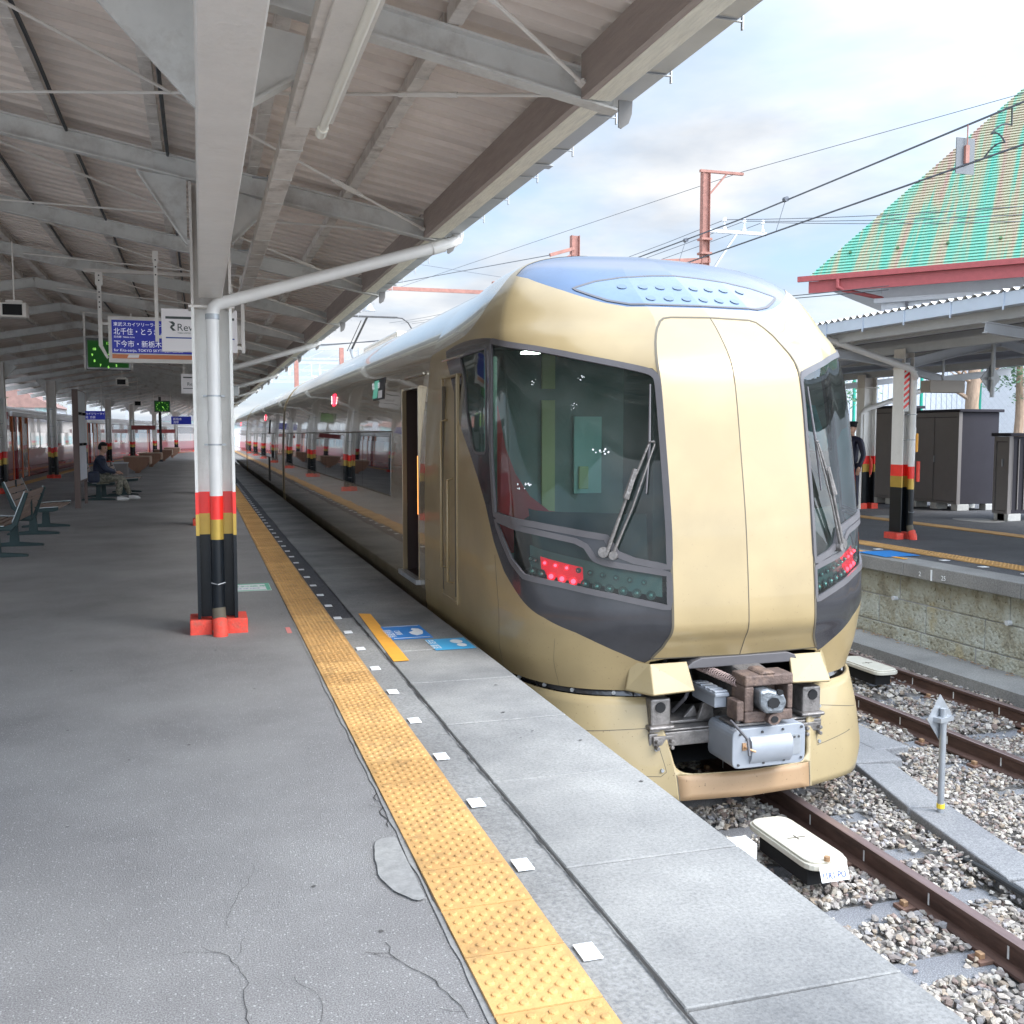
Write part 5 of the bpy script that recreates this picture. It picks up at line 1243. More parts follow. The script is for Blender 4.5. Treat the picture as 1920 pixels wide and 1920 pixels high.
b = MB(); b.box(3.16, 3.42, 8.42, 8.445, .98, 1.66); b.build('cab_panel', mat('cab_teal', (.50, .72, .68), .5), train)
b = MB(); b.box(3.20, 3.29, 8.40, 8.42, 1.02, 1.22); b.build('switch_plate', mat('switch_plate', (.70, .74, .42), .5), train, bevel=.006)
for s in (-1, 1):
    b = MB(); pr = [(XC + s * q, z) for q, z in ((1.22, .55), (1.25, 1.75), (1.16, 1.72), (1.10, 1.40), (1.02, 1.20), (.90, 1.02), (.74, .90), (.50, .86), (.34, .80), (.30, .72), (.50, .66))]
    b.prism(pr, 'y', 7.55, 7.62); b.build('partition', mat('red_partition', (.75, .09, .10), .5) if s < 0 else mat('teal_partition', (.16, .45, .50), .4), train)
b = MB(); b.box(XC - 1.33, XC - 1.24, 7.30, 7.34, .6, 2.08); b.build('window_post', mat('mint_post', (.42, .66, .58), .5), train)
b = MB(); b.box(XC + .58, XC + 1.05, 7.5, 7.62, 1.05, 1.36); b.box(XC + .62, XC + 1.0, 7.3, 7.75, .75, .88); b.build('driver_seat', mat('seat_teal', (.16, .50, .55), .5), train, bevel=.05)
b = MB(); b.box(XC - 1.12, XC - 1.0, 7.0, 7.1, 2.085, 2.10); b.build('cab_lamp', mat('cab_lamp', (1, 1, 1), .5, emis=(1, 1, .9), estr=6), train)
# lamp clusters behind the lower glass
def insetS(t, r, d):
    p = S(t, r); h = .02; e = np.cross(S(t + h, r) - S(t - h, r), S(t, r + h) - S(t, r - h)); e /= np.linalg.norm(e)
    if np.dot(e, p - np.array((XC, 9.5, 1.2))) < 0: e = -e
    return p - e * d, e
for s in (-1, 1):
    b = MB()
    ts = np.linspace(-2.80, -1.12, 24)
    for i in range(23):
        q = []
        for t_, top in ((ts[i], 0), (ts[i + 1], 0), (ts[i + 1], 1), (ts[i], 1)):
            rr = np.interp(t_, [-2.80, -1.12], [3.66, 3.40]) + (.21 if top else -.01); q.append(tuple(insetS(-s * -1 * abs(t_), rr, .075)[0]) if False else tuple(insetS(s * abs(t_), rr, .05 if not top else .075)[0]))
        b.add(q, [(0, 1, 2, 3)])
    b.build('lamp_tray', M['lamp_tray'], train, fix=False)
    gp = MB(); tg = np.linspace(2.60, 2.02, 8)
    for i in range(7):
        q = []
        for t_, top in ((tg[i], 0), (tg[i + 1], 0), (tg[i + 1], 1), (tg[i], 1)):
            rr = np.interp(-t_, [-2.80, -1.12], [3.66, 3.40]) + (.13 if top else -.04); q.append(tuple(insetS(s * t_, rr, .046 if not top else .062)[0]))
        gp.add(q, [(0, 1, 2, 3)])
    gp.build('tail_lamp_glow', M['led_glow'], train, fix=False)  # glow patch painted on the tray round the lamps, not a lamp itself
    back = MB()
    for i in range(23):
        q = []
        for t_, top in ((ts[i] - .15, 0), (ts[i + 1] - .15, 0), (ts[i + 1] - .15, 1), (ts[i] - .15, 1)):
            q.append(tuple(insetS(s * abs(t_), 3.5 if not top else 4.3, .14)[0]))
        back.add(q, [(0, 1, 2, 3)])
    back.build('lamp_housing', mat('lamp_housing', (.045, .055, .055), .6), train, fix=False)
    for i in range(11):
        for row in (0, 1):
            t_ = np.interp(i + (.0 if row == 0 else -.45), [0, 10], [2.75, 1.24]); rr = np.interp(t_, [1.24, 2.75], [3.41, 3.60]) + .125 * row
            p, e = insetS(s * t_, rr, .044); e = Vector(e); p = Vector(p); red = 2 <= i <= 4
            big = .031 if row == 0 else .019
            c = MB(); c.tube([p, p + e * .006], big, 16); cup = c.build('lamp_cup', M['lamp_cup'] if not red else M['led_glow'], train)  # cups of the lit lamps carry the painted red glow
            c = MB(); c.tube([p + e * .006, p + e * .014, p + e * .020], [big * .55, big * .5, big * .2], 12); c.build('lens', M['led_red'] if red else M['lamp_lens'], cup, smooth=True)
    # lamps under the roof window
for i in range(8):
    for row in (0, 1):
        if row == 0 and i in (0, 7): continue
        t_ = -1.15 + 2.3 * i / 7; rr = 9.55 - .55 * (1 - row) ; 
        if row == 1: rr = 9.65
        p, e = insetS(t_ if abs(t_) > .01 else .02, rr, -.004); e = Vector(e); p = Vector(p); c = MB(); c.tube([p, p + e * .003], .035, 16); c.build('roof_lamp', mat('roof_lamp', (.09, .13, .195), .25, coat=.3) if i == 0 else bpy.data.materials.get('roof_lamp') or M['blue_inner'], train)
# wipers
for s in (-1, 1):
    def W_(t, r, d=.03): p, e = insetS(s * t, r, -d); return Vector(p)
    b = MB(); piv = W_(1.66, 3.84, .03)
    b.tube([piv, W_(1.40, 4.5, .05), W_(1.15, 5.10, .045)], [.014, .010, .007], 8); b.tube([W_(1.60, 3.82, .03), W_(1.36, 4.35, .05), W_(1.09, 5.10, .05)], [.011, .006, .006], 8)
    b.tube([W_(1.15, 5.12, .045), W_(1.09, 5.12, .045)], .007, 8)
    b.tube([W_(1.42, 4.45, .055), W_(1.30, 4.80, .055)], [.022, .018], 8)
    b.build('wiper_arm', M['steel'], train, smooth=True)
    b = MB(); b.tube([W_(1.10, 5.76, .02), W_(1.15, 5.1, .03), W_(1.22, 4.52, .02)], [.006, .010, .006], 8); b.build('wiper_blade', M['rubber'], train, smooth=True)
    b = MB(); b.tube([W_(1.70, 3.83, -.005), W_(1.70, 3.83, .04)], .035, 14); b.tube([W_(1.60, 3.80, -.005), W_(1.60, 3.80, .04)], .028, 14); b.build('wiper_pivot', M['steel'], train, smooth=True)
# splashes on the left windscreen
b = MB()
for (t_, r_, w_, l_) in ((1.62, 5.05, .022, .05), (2.62, 4.62, .026, .07), (1.78, 5.9, .010, .012), (2.4, 5.85, .009, .012), (1.9, 5.55, .008, .014), (2.9, 4.45, .004, .03)):
    for k in range(9):
        q = t_ + random.uniform(-l_, l_) * 1.8 + k * .006; z = r_ + random.uniform(-.03, .03) - k * .006
        p, e = insetS(-q, z, -.001 + .0002 * k); p = Vector(p); e = Vector(e); a = e.orthogonal().normalized(); c_ = e.cross(a); rr = w_ * random.uniform(.15, .42); n_ = 8; ph = random.random()
        b.add([p + a * rr * math.cos(6.283 * j / n_ + ph) * random.uniform(.6, 1.2) + c_ * rr * math.sin(6.283 * j / n_ + ph) * random.uniform(.6, 1.2) for j in range(n_)], [tuple(range(n_))])
b.build('bird_dropping', M['white_st'], train)

# --- waist band and skirt
SK = [(-.205, [(0, 5.90), (.60, 5.935), (1.0, 6.12), (1.24, 6.47), (1.37, 7.2), (1.40, 9.0)]),
      (-.45, [(0, 5.80), (.54, 5.84), (.99, 6.03), (1.26, 6.40), (1.38, 7.15), (1.41, 9.0)]),
      (-.68, [(0, 5.72), (.50, 5.765), (.97, 5.955), (1.25, 6.33), (1.37, 7.1), (1.40, 9.0)]),
      (-.84, [(0, 5.69), (.49, 5.735), (.92, 5.90), (1.16, 6.24), (1.28, 7.0), (1.32, 9.0)])]
GS = np.array([[(c[0], c[1], z - (0 if i < 3 else -.05 * max(0, k - 2) / 1)) for k, c in enumerate(cs)] for i, (z, cs) in enumerate(SK)], float)
GSM = pchip_slopes(GS)
def SKF(t, r):
    s = -1 if t < 0 else 1; t = abs(t); c = herm(GS, GSM, r)
    if t <= 1: p = c[0] * (1 - t) + c[1] * t
    else: cc = c[1:]; p = herm(cc, pchip_slopes(cc), t - 1)
    return (XC + s * p[0], p[1], p[2])
hole = roundc([(-.98, 0), (-.98, 2.0), (.95, 2.0), (.95, 0)], [1, 2], .35, 5)
skm = mesher(sorted(set(round(-5 + .2 * i, 3) for i in range(51))), [round(.25 * i, 3) for i in range(13)], [('hole', [hole]), ('low', [[(-.98, 2.02), (.97, 2.02), (.97, 3), (-.98, 3)]])], SKF, (-1.0, 1.0))
_n = np.cross(np.array(SKF(.51, 2)) - np.array(SKF(.49, 2)), np.array(SKF(.5, 2.01)) - np.array(SKF(.5, 1.99))); FL2 = _n[1] > 0
so_ = surf_obj('skirt', skm['base'], M['gold_skirt'], train, 0, FL2); sf = so_.modifiers.new('s', 'SOLIDIFY'); sf.thickness = .03; sf.offset = -1
so_ = surf_obj('skirt_valance', skm['low'], M['gold_brown'], train, 0, FL2); sf = so_.modifiers.new('s', 'SOLIDIFY'); sf.thickness = .03; sf.offset = -1
b = MB()
band(b, [(-2.55, .95), (-1.22, .78), (-1.12, .9), (-1.10, 1.9), (-1.18, 2.05), (-2.3, 2.0), (-2.55, 1.8)], SKF, .002, .002, .001, thick=.003)
band(b, [(2.3, .95), (1.12, .55), (1.14, 1.6), (1.9, 1.45)], SKF, .002, .002, .001, closed=False, thick=.003)
band(b, [(-.98, 2.0), (-.98, 3)], SKF, .003, .003, .001, closed=False, thick=.003); band(b, [(.97, 2.0), (.97, 3)], SKF, .003, .003, .001, closed=False, thick=.003)
b.build('skirt_seam', M['seam'], train)
b = MB()
for (t_, r_) in ((-1.16, 1.3), (-1.15, 1.85), (-2.45, 1.05), (1.2, .6), (1.18, 1.5)):
    p = Vector(SKF(t_, r_)); b.tube([p + Vector((0, .005, 0)), p + Vector((0, -.012, 0))], .012, 8)
b.build('skirt_bolt', M['galv'], train)
wb = MB(); pts_ = []
for t_ in list(np.linspace(-5, -1.05, 40)): 
    p = S(t_, 0); q = SKF(t_, 0); pts_.append(((p[0] * .965 + XC * .035, p[1] + .045, -.168), (q[0] * .965 + XC * .035, q[1] + .06, -.215)))
for (a, c), (a2, c2) in zip(pts_[:-1], pts_[1:]): wb.quad(a, a2, c2, c)
pts_ = []
for t_ in list(np.linspace(1.05, 5, 40)):
    p = S(t_, 0); q = SKF(t_, 0); pts_.append(((p[0] * .965 + XC * .035, p[1] + .045, -.168), (q[0] * .965 + XC * .035, q[1] + .06, -.215)))
for (a, c), (a2, c2) in zip(pts_[:-1], pts_[1:]): wb.quad(a, a2, c2, c)
wb.build('waist_band', M['black_gloss'], train, fix=False)
b = MB()
for t_ in (-4.0, -3.3, -2.75, -2.2, -1.5, 2.2):
    p = S(t_, 0); b.tube([(p[0] * .97 + XC * .03, p[1] + .03, -.19), (p[0] * .985 + XC * .015, p[1] - .0, -.19)], .014, 8)
b.build('waist_bolt', M['galv'], train)

# --- coupler pocket
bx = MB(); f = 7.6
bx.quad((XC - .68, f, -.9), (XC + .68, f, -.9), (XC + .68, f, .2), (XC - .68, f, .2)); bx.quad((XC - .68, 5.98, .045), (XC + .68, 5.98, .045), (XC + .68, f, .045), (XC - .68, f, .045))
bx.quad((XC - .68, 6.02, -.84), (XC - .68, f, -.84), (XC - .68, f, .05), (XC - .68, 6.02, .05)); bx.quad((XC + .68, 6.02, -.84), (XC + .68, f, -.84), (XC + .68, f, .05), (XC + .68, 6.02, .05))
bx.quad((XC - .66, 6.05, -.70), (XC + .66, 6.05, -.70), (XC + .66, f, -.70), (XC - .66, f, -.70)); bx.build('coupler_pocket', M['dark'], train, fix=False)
b = MB(); b.prism([(-.40, -.015), (.44, -.015), (.42, .03), (.36, .052), (-.28, .052), (-.34, .03)], 'y', 5.85, 6.0)
for i in range(len(b.v)): b.v[i] = (b.v[i][0] + XC, b.v[i][1], b.v[i][2])
b.build('pocket_lip', M['rubber'], train, bevel=.006)
for s in (-1, 1):      # gold hatch flaps standing out over the pocket corners
    b = MB(); xo, xi = XC + s * .70, XC + s * .37
    P_ = [(xo, 5.98, .0), (xi, 5.93, .01), (xi + s * .0, 5.60, -.175), (xo - s * .0, 5.66, -.19), (xo, 5.98, -.03), (xi, 5.93, -.02), (xi - s * .04, 5.60, -.20), (xo - s * .03, 5.66, -.215)]
    P_ = [(XC + s * .63, 5.88, .03), (XC + s * .38, 5.86, .035), (XC + s * .36, 5.78, -.140), (XC + s * .65, 5.78, -.150), (XC + s * .76, 5.97, -.15), (XC + s * .72, 5.99, .03)]
    P2 = [Vector(p) + Vector((0, .018, -.012)) for p in P_]
    n_ = len(P_); b.add([Vector(p) for p in P_] + P2, [(0, 1, 2, 3), (0, 3, 4, 5), (6 + 3, 6 + 2, 6 + 1, 6 + 0), (11, 10, 9, 6), (1, 0, 6, 7), (2, 1, 7, 8), (3, 2, 8, 9), (4, 3, 9, 10), (5, 4, 10, 11), (0, 5, 11, 6)])
    b.build('coupler_flap', M['gold_skirt'], train, bevel=.006)
    b = MB(); b.box(XC + s * .56 - .07, XC + s * .56 + .07, 5.86, 6.1, -.38, -.20); b.box(XC + s * .56 - .09, XC + s * .56 + .09, 5.83, 6.12, -.40, -.372); b.build('bracket', M['steel'], train, bevel=.012)
    b = MB(); b.tube([(XC + s * .565, 5.852, -.255), (XC + s * .565, 5.87, -.255)], .035, 16); b.build('bracket_hole', M['dark'], train)
b = MB(); b.box(XC - .64, XC + .64, 5.86, 6.02, -.52, -.425); b.box(XC - .64, XC + .64, 5.86, 6.4, -.42, -.405)
b.build('cross_beam', M['steel'], train, bevel=.008)
b = MB()
for s in (-1, 1):
    b.box(XC + s * .55 - .07, XC + s * .55 + .07, 5.835, 5.858, -.50, -.44)
    for dx in (-.05, .05):
        for z in (-.49, -.53): b.tube([(XC + s * .55 + dx, 5.80, z + .02), (XC + s * .55 + dx, 5.85, z + .02)], .014, 6)
b.build('clamp_plate', M['steel'], train, bevel=.004)
cp = MB()      # coupler head: square box with tight-lock face
X0 = XC + .17; yf = 5.28; n_before = set(o.name for o in bpy.data.objects)
cp.box(X0 - .20, X0 + .20, yf, yf + .20, -.13, -.03); cp.box(X0 - .20, X0 + .20, yf, yf + .20, -.46, -.36); cp.box(X0 - .20, X0 - .125, yf + .003, yf + .20, -.36, -.13); cp.box(X0 + .155, X0 + .20, yf + .002, yf + .20, -.36, -.13)
cp.box(X0 - .26, X0 - .20, yf + .01, yf + .16, -.44, -.26); cp.prism([(X0 - .08, -.03), (X0 - .05, .0), (X0 + .03, .0), (X0 + .06, -.03)], 'y', yf, yf + .20)
cp.box(X0 - .125, X0 + .155, yf + .16, yf + .20, -.36, -.13)
cp.build('coupler_head', M['rust'], train, bevel=.012)
cp = MB(); poly = [(-.12, .09), (-.05, .10), (.08, .05), (.11, -.03), (.075, -.13), (-.06, -.125), (-.115, -.05)]
P3 = [(X0 + x, -.24 + z) for x, z in poly]; cp.prism(P3, 'y', yf - .07, yf + .16)
knu = cp.build('coupler_knuckle', mat('worn_steel', (.23, .25, .27), .35, metal=.7, var=.3, vscale=12, bump=.5, bscale=50), train, bevel=.018)
cp = MB(); cp.tube([(X0 - .01, yf - .078, -.265), (X0 - .01, yf - .04, -.265)], [.052, .045], 7); cp.tube([(X0 + .045, yf - .076, -.175), (X0 + .045, yf - .04, -.175)], [.025, .02], 9); cp.build('knuckle_hole', M['dark'], knu)
cp = MB(); cp.tube([(X0 + .015, yf - .05, -.425), (X0 + .015, yf + .15, -.425)], .052, 18); cp.build('pin_boss', M['rust'], train, smooth=True)
cp = MB(); cp.tube([(X0 + .015, yf - .055, -.425), (X0 + .015, yf - .049, -.425)], .030, 16); cp.build('pin_hole', M['dark'], train)
cp = MB(); cp.prism([(yf + .20, -.05), (yf + .36, -.02), (yf + .55, -.02), (yf + .9, -.10), (yf + 1.6, -.12), (yf + 1.6, -.34), (yf + .2, -.42)], 'x', X0 - .12, X0 + .13); cp.build('coupler_shank', M['steel'], train, bevel=.02)
cp = MB(); nsp = 150
hel = [Vector((XC - .165 + .14 * (k / nsp) + .035 * math.cos(k * .84), 5.95 - .52 * k / nsp, -.06 - .07 * (k / nsp) + .035 * math.sin(k * .84))) for k in range(nsp)]
cp.tube(hel, .006, 5); cp.build('coupler_spring', mat('spring', (.30, .22, .20), .6, metal=.2), train, smooth=True)
cp = MB(); cp.box(XC - .165, XC - .02, 5.42, 5.95, -.235, -.20); cp.box(XC - .155, XC - .03, 5.45, 5.9, -.34, -.235)
for q in range(5): cp.box(XC - .16, XC - .025, 5.44 + q * .09, 5.50 + q * .09, -.20, -.182)
cp.build('electric_connector', M['grey_box'], train, bevel=.006)
cp = MB(); cp.box(XC - .45, XC - .15, 5.95, 6.4, -.40, -.38); cp.prism([(XC - .26, -.38), (XC - .22, -.27), (XC - .15, -.26), (XC - .14, -.38)], 'y', 5.93, 5.96); cp.prism([(XC - .33, -.38), (XC - .25, -.30), (XC - .22, -.38)], 'y', 6.0, 6.03); cp.build('bearing_bracket', M['steel'], train, bevel=.006)
cp = MB(); cp.tube([(XC - .36, 6.1, -.36), (XC - .32, 6.0, -.25), (XC - .22, 6.1, -.18), (XC - .1, 6.4, -.1)], .013, 8); cp.tube([(XC - .20, 5.6, -.30), (XC - .17, 5.44, -.38), (XC - .18, 5.40, -.47)], .009, 8); cp.tube([(XC - .45, 6.15, -.12), (XC - .3, 6.3, -.02)], .012, 8); cp.build('hose', M['rubber'], train, smooth=True)
cp = MB()      # electrical head box under the coupler
P4 = roundc([(X0 - .23, -.47), (X0 + .27, -.46), (X0 + .27, -.715), (X0 - .23, -.715)], [0, 1, 2, 3], .05, 4)
cp.prism(P4, 'y', yf - .02, yf + .34)
eb = cp.build('electric_head', M['grey_box'], train, bevel=.006)
cp = MB(); pr_ = [(yf - .02, -.52), (yf - .055, -.545), (yf - .062, -.60), (yf - .05, -.66), (yf - .02, -.69)]
cp.prism(pr_, 'x', X0 - .115, X0 + .165); cp.build('cover', M['grey_box'], eb, smooth=True, angle=50)
cp = MB(); cp.box(X0 + .17, X0 + .235, yf - .026, yf - .0205, -.655, -.53); cp.build('plate', M['galv'], eb)
cp = MB()
for x_, z_ in ((-.18, -.50), (-.03, -.495), (.11, -.49), (.24, -.485), (-.19, -.69), (-.02, -.69), (.12, -.685), (.24, -.68), (-.135, -.535), (.19, -.545), (.22, -.545)): cp.tube([(X0 + x_, yf - .03, z_), (X0 + x_, yf - .018, z_)], .008, 6)
cp.build('screw', M['dark_part'], eb)
cp = MB(); cp.box(X0 - .165, X0 - .14, yf - .03, yf - .018, -.60, -.555); cp.tube([(X0 - .15, yf - .03, -.58), (X0 - .15, yf - .065, -.58), (X0 - .10, yf - .075, -.60)], .007, 8); cp.build('latch', M['bolt'], eb, smooth=True)
cp = MB(); cp.box(X0 - .20, X0 + .02, yf + .02, yf + .24, -.462, -.445)
for dx in (-.16, -.115): cp.tube([(X0 + dx, yf + .06 + (dx + .16), -.45), (X0 + dx, yf + .06 + (dx + .16), -.405)], .020, 6)
cp.build('mounting_plate', M['steel'], eb, bevel=.005)
def rescale(ob, piv, new, sc):
    for v in ob.data.vertices: v.co = tuple(new[k] + (v.co[k] - piv[k]) * sc[k] for k in range(3))
for ob in [o for o in bpy.data.objects if o.name not in n_before]:
    base = ob.name.split('.')[0]
    if base in ('coupler_head', 'coupler_knuckle', 'knuckle_hole', 'pin_boss', 'pin_hole', 'coupler_shank'): rescale(ob, (X0, yf, -.03), (3.408, 5.55, -.012), (.86, .9, .70))
    elif base in ('electric_head', 'cover', 'plate', 'screw', 'latch', 'mounting_plate'): rescale(ob, (X0 + .02, yf, -.465), (3.415, 5.57, -.345), (1.05, .9, 1.03))
    elif base == 'coupler_spring': rescale(ob, (XC - .165, 5.95, -.06), (3.13, 5.98, -.03), (.9, .62, .75))
    elif base == 'electric_connector': rescale(ob, (XC - .09, 5.42, -.2), (3.16, 5.70, -.15), (.7, .7, .7))
# roof line details and pantograph
b = MB(); b.beam((XC - .55, 9.3, 2.93), (XC - .55, 24.9, 2.93), .02, .05); b.box(XC - .7, XC + .7, 14.2, 17.2, 2.70, 2.95); b.build('roof_equipment', M['roof_silver'], train, bevel=.04)
pt = MB()
pt.tube([(XC - .25, 21.2, 2.98), (XC - .28, 21.55, 3.28)], .045, 10); pt.build('pantograph_base', M['galv'], train)
pt = MB(); pt.tube([(XC - .28, 21.55, 3.28), (XC - .10, 20.55, 3.86)], .022, 8); pt.tube([(XC - .36, 21.6, 3.26), (XC - .20, 20.7, 3.80)], .009, 6)
pt.beam((XC - .62, 20.5, 3.86), (XC + .50, 20.5, 3.86), .05, .03); pt.beam((XC - .62, 20.7, 3.88), (XC + .50, 20.7, 3.88), .05, .03)
for s in (-1, 1):
    c_ = -.06 + s * .56
    pt.tube([(XC + c_, 20.6, 3.87), (XC + c_ + s * .12, 20.6, 3.86), (XC + c_ + s * .24, 20.6, 3.78), (XC + c_ + s * .34, 20.6, 3.62)], .014, 8)
pt.build('pantograph', M['dark_part'], train, smooth=True)

# ================================================================== RED AND WHITE TRAIN ON THE LEFT
tl = thing('express_train', (0, 0, 0), 'red and cream express train with a white roof standing on the left track', 'train')
M['t_pink'] = mat('rose_red_body', (.42, .10, .12), .3, coat=.6); M['t_red'] = mat('red_body', (.36, .018, .02), .25, coat=1); M['t_cream'] = mat('cream_body', (.60, .50, .47), .25, coat=1, var=.04)
M['t_reflection'] = mat('brown_reflection', (.16, .10, .085), .2, coat=1); M['t_roof'] = mat('white_roof', (.80, .80, .82), .35, coat=.5); M['t_glass'] = mat('teal_window', (.28, .42, .42), .08, coat=1, var=.3, vscale=2, stretch=(1, 1, .3)); M['t_orange'] = mat('orange_trim', (.75, .20, .06), .4)  # brown is a dark reflection on the upper side, put into the colour
def seg(mb, y0, y1, x0, x1, z0, z1, d=0):
    mb.add([(shift(x, y), y, z) for z in (z0, z1) for y in (y0, y1) for x in (x0, x1)], [(0, 2, 3, 1), (4, 5, 7, 6), (0, 1, 5, 4), (2, 6, 7, 3), (0, 4, 6, 2), (1, 3, 7, 5)])
for k, (a, c) in enumerate(((18.2, 38.0), (38.4, 58.2), (58.6, 78.4), (78.8, 99.5))):
    st = 4.95
    lo, mi_, br, rf, wi, tr_, pk = MB(), MB(), MB(), MB(), MB(), MB(), MB()
    for j in range(4):
        y0, y1 = a + st * j, a + st * (j + 1)
        seg(lo, y0, y1, -8.8, -6.04, -.35, .34); seg(mi_, y0, y1, -8.8, -6.05, .955, 1.60); seg(pk, y0, y1, -8.8, -6.045, .345, .95); seg(br, y0, y1, -8.75, -6.07, 1.605, 2.12)
        for (xa, xb, za, zb) in ((-8.7, -6.12, 2.12, 2.30), (-8.5, -6.35, 2.30, 2.44), (-8.2, -6.65, 2.44, 2.53)): seg(rf, y0, y1, xa, xb, za, zb)
    lo.build('lower_body', M['t_red'], tl); pk.build('middle_body', M['t_pink'], tl); mi_.build('upper_body', M['t_cream'], tl); br.build('cantrail_reflection', M['t_reflection'], tl); rf.build('roof', M['t_roof'], tl, bevel=.05)  # brown strip under the roof is a painted reflection
    for j in range(6):
        w = MB(); y0 = a + 3.2 + j * 2.35; seg(w, y0, y0 + 2.0, -6.1, -6.035, 1.02, 1.58)
        if j < 6: w.build('window', M['t_glass'], tl)
    for yy in (a + .08, a + 1.05, a + 2.35, c - .35):
        w = MB(); seg(w, yy, yy + .12, -6.2, -6.02, -.3, 2.12); w.build('door_trim', M['t_orange'] if yy > a + .5 else M['t_red'], tl)
    w = MB(); seg(w, a + 1.25, a + 2.25, -6.1, -6.033, .02, 1.9); w.build('door', M['t_cream'], tl)

# ================================================================== FAR PLATFORM CANOPY, COLUMNS, SHEDS
c2 = thing('far_canopy', (0, 0, 0), 'low canopy with pale blue gutter and white corrugated roof over the far platform', 'canopy')
b = MB(); b.box(7.99, 8.0, 3, 60, 2.83, 2.97); b.box(8.0, 8.13, 3, 60, 2.83, 2.84); b.build('gutter', M['p2_gutter'], c2)
b = MB(); y = 3.2
while y < 40: b.box(7.978, 7.99, y, y + .018, 2.79, 2.975); y += .78
b.build('gutter_bracket', M['p2_gutter'], c2)
b = MB(); xs2 = np.arange(3, 60, .035)
top = [(7.97, 2.985), (11.3, 3.13), (14.7, 2.95)]
for yq in xs2:
    h = .022 * math.sin(yq / .135 * 6.283)
    for (x, z) in top: b.v.append((x, yq, z + h))
for i in range(len(xs2) - 1):
    for j in range(2): b.f.append((i * 3 + j, i * 3 + j + 1, (i + 1) * 3 + j + 1, (i + 1) * 3 + j)); b.m.append(0)
b.build('roof_sheet', M['p2_roof'], c2, fix=False, smooth=True)
b = MB(); b.quad((8.1, 3, 2.93), (8.1, 60, 2.93), (11.3, 60, 3.06), (11.3, 3, 3.06)); b.quad((11.3, 3, 3.06), (11.3, 60, 3.06), (14.6, 60, 2.9), (14.6, 3, 2.9)); b.build('roof_deck', M['p2_dark'], c2, fix=False)
b = MB()
for x, z in ((8.35, 2.80), (8.9, 2.83), (9.67, 2.72), (10.4, 2.90), (11.3, 2.93), (12.2, 2.88), (12.95, 2.70), (14.2, 2.80)): b.beam((x, 3, z), (x, 60, z), .07, .12)
b.build('purlin', M['p2_steel'], c2)
for y in [5.9, 9.1, 12.3, 15.5, 18.7, 21.9, 25.1, 28.3, 31.5]:
    b = MB(); ibeam(b, (8.15, y, 2.60), (9.67, y, 2.44), .12, .08); ibeam(b, (9.67, y, 2.44), (11.3, y, 2.80), .14, .08); ibeam(b, (11.3, y, 2.80), (12.95, y, 2.44), .14, .08); ibeam(b, (12.95, y, 2.44), (14.5, y, 2.62), .12, .08)
    b.build('rafter', M['p2_steel'], c2)
b = MB(); b.tube([(9.72, 12.15, 2.30), (9.60, 12.1, 2.42), (8.06, 12.0, 2.82)], .045, 14); b.tube([(12.7, 17.5, .0), (12.7, 17.5, 1.9), (12.8, 17.5, 2.0), (14.3, 17.2, 2.5)], .05, 12); b.build('drainpipe', M['pvc'], c2, smooth=True)
pc = dup(colm, (9.67, 12.35, 0), 'banded column on the far platform with red and white diagonal tape on top', rz=R(0), group='banded columns of the far platform')
for ch in list(pc.children):
    if ch.name.startswith('sloping') or ch.name.startswith('bracket'): bpy.data.objects.remove(ch)
    elif ch.name.startswith('shaft'):
        ch.data = ch.data.copy()
        for v in ch.data.vertices:
            if v.co.z > 2.5: v.co.z = 2.72
            v.co.x *= .55
    elif ch.name.startswith('downpipe') or ch.name.startswith('pipe_clamp') or ch.name.startswith('wire'): ch.location = (.055, .02, 0)
    elif ch.name.startswith('base'): ch.scale = (.75, .9, .8)
b = MB()
for k in range(7):
    z = 1.86 + k * .085; b.add([(-.09, -.132, z), (.0, -.132, z + .07), (.0, -.132, z + .115), (-.09, -.132, z + .045)], [(0, 1, 2, 3)])
b.build('striped_tape', M['c_red'], pc, fix=False)
b = MB(); b.box(-.092, .002, -.130, -.128, 1.83, 2.52); b.build('tape_backing', M['white_st'], pc)
b = MB(); b.box(.12, .16, -.16, -.10, 1.25, 1.52); b.build('call_box', M['orange'], pc, bevel=.01)
b = MB(); b.box(.11, .15, -.22, -.19, .83, 1.12); b.build('red_plate', M['base_red'], pc)
pc2 = dup(colm, (12.95, 17.65, 0), 'plain grey column at the back of the far platform, behind the uniformed person', group='banded columns of the far platform')
for ch in list(pc2.children):
    if ch.name.startswith('sloping') or ch.name.startswith('bracket') or ch.name.startswith('downpipe') or ch.name.startswith('pipe_c') or ch.name.startswith('wire'): bpy.data.objects.remove(ch)
    elif ch.name.startswith('shaft'):
        ch.data = ch.data.copy(); 
        for v in ch.data.vertices:
            if v.co.z > 2.5: v.co.z = 2.7
t = thing('hanging_post', (10.55, 11.6, 2.02), 'pale post with diamond sign back hanging from the far canopy', 'sign'); b = MB(); b.tube([(0, 0, 0), (0, 0, .85)], .03, 12); b.build('post', M['galv'], t, smooth=True)
b = MB(); b.prism([(0, .06), (.17, .26), (0, .46), (-.17, .26)], 'y', .035, .045); b.build('diamond_plate', M['galv'], t); b = MB(); b.box(-.06, .06, -.04, .036, .24, .28); b.build('clamp', M['galv'], t)
t = thing('round_plate', (9.80, 9.75, 2.52), 'white rounded end plate hanging under the far canopy edge', 'plate'); b = MB(); b.prism([(-.13, .26)] + [(.13 * math.cos(a), .02 + .13 * math.sin(a)) for a in np.linspace(math.pi, 2 * math.pi, 12)] + [(.13, .26)], 'y', 0, .02); b.build('disc', M['white'], t)
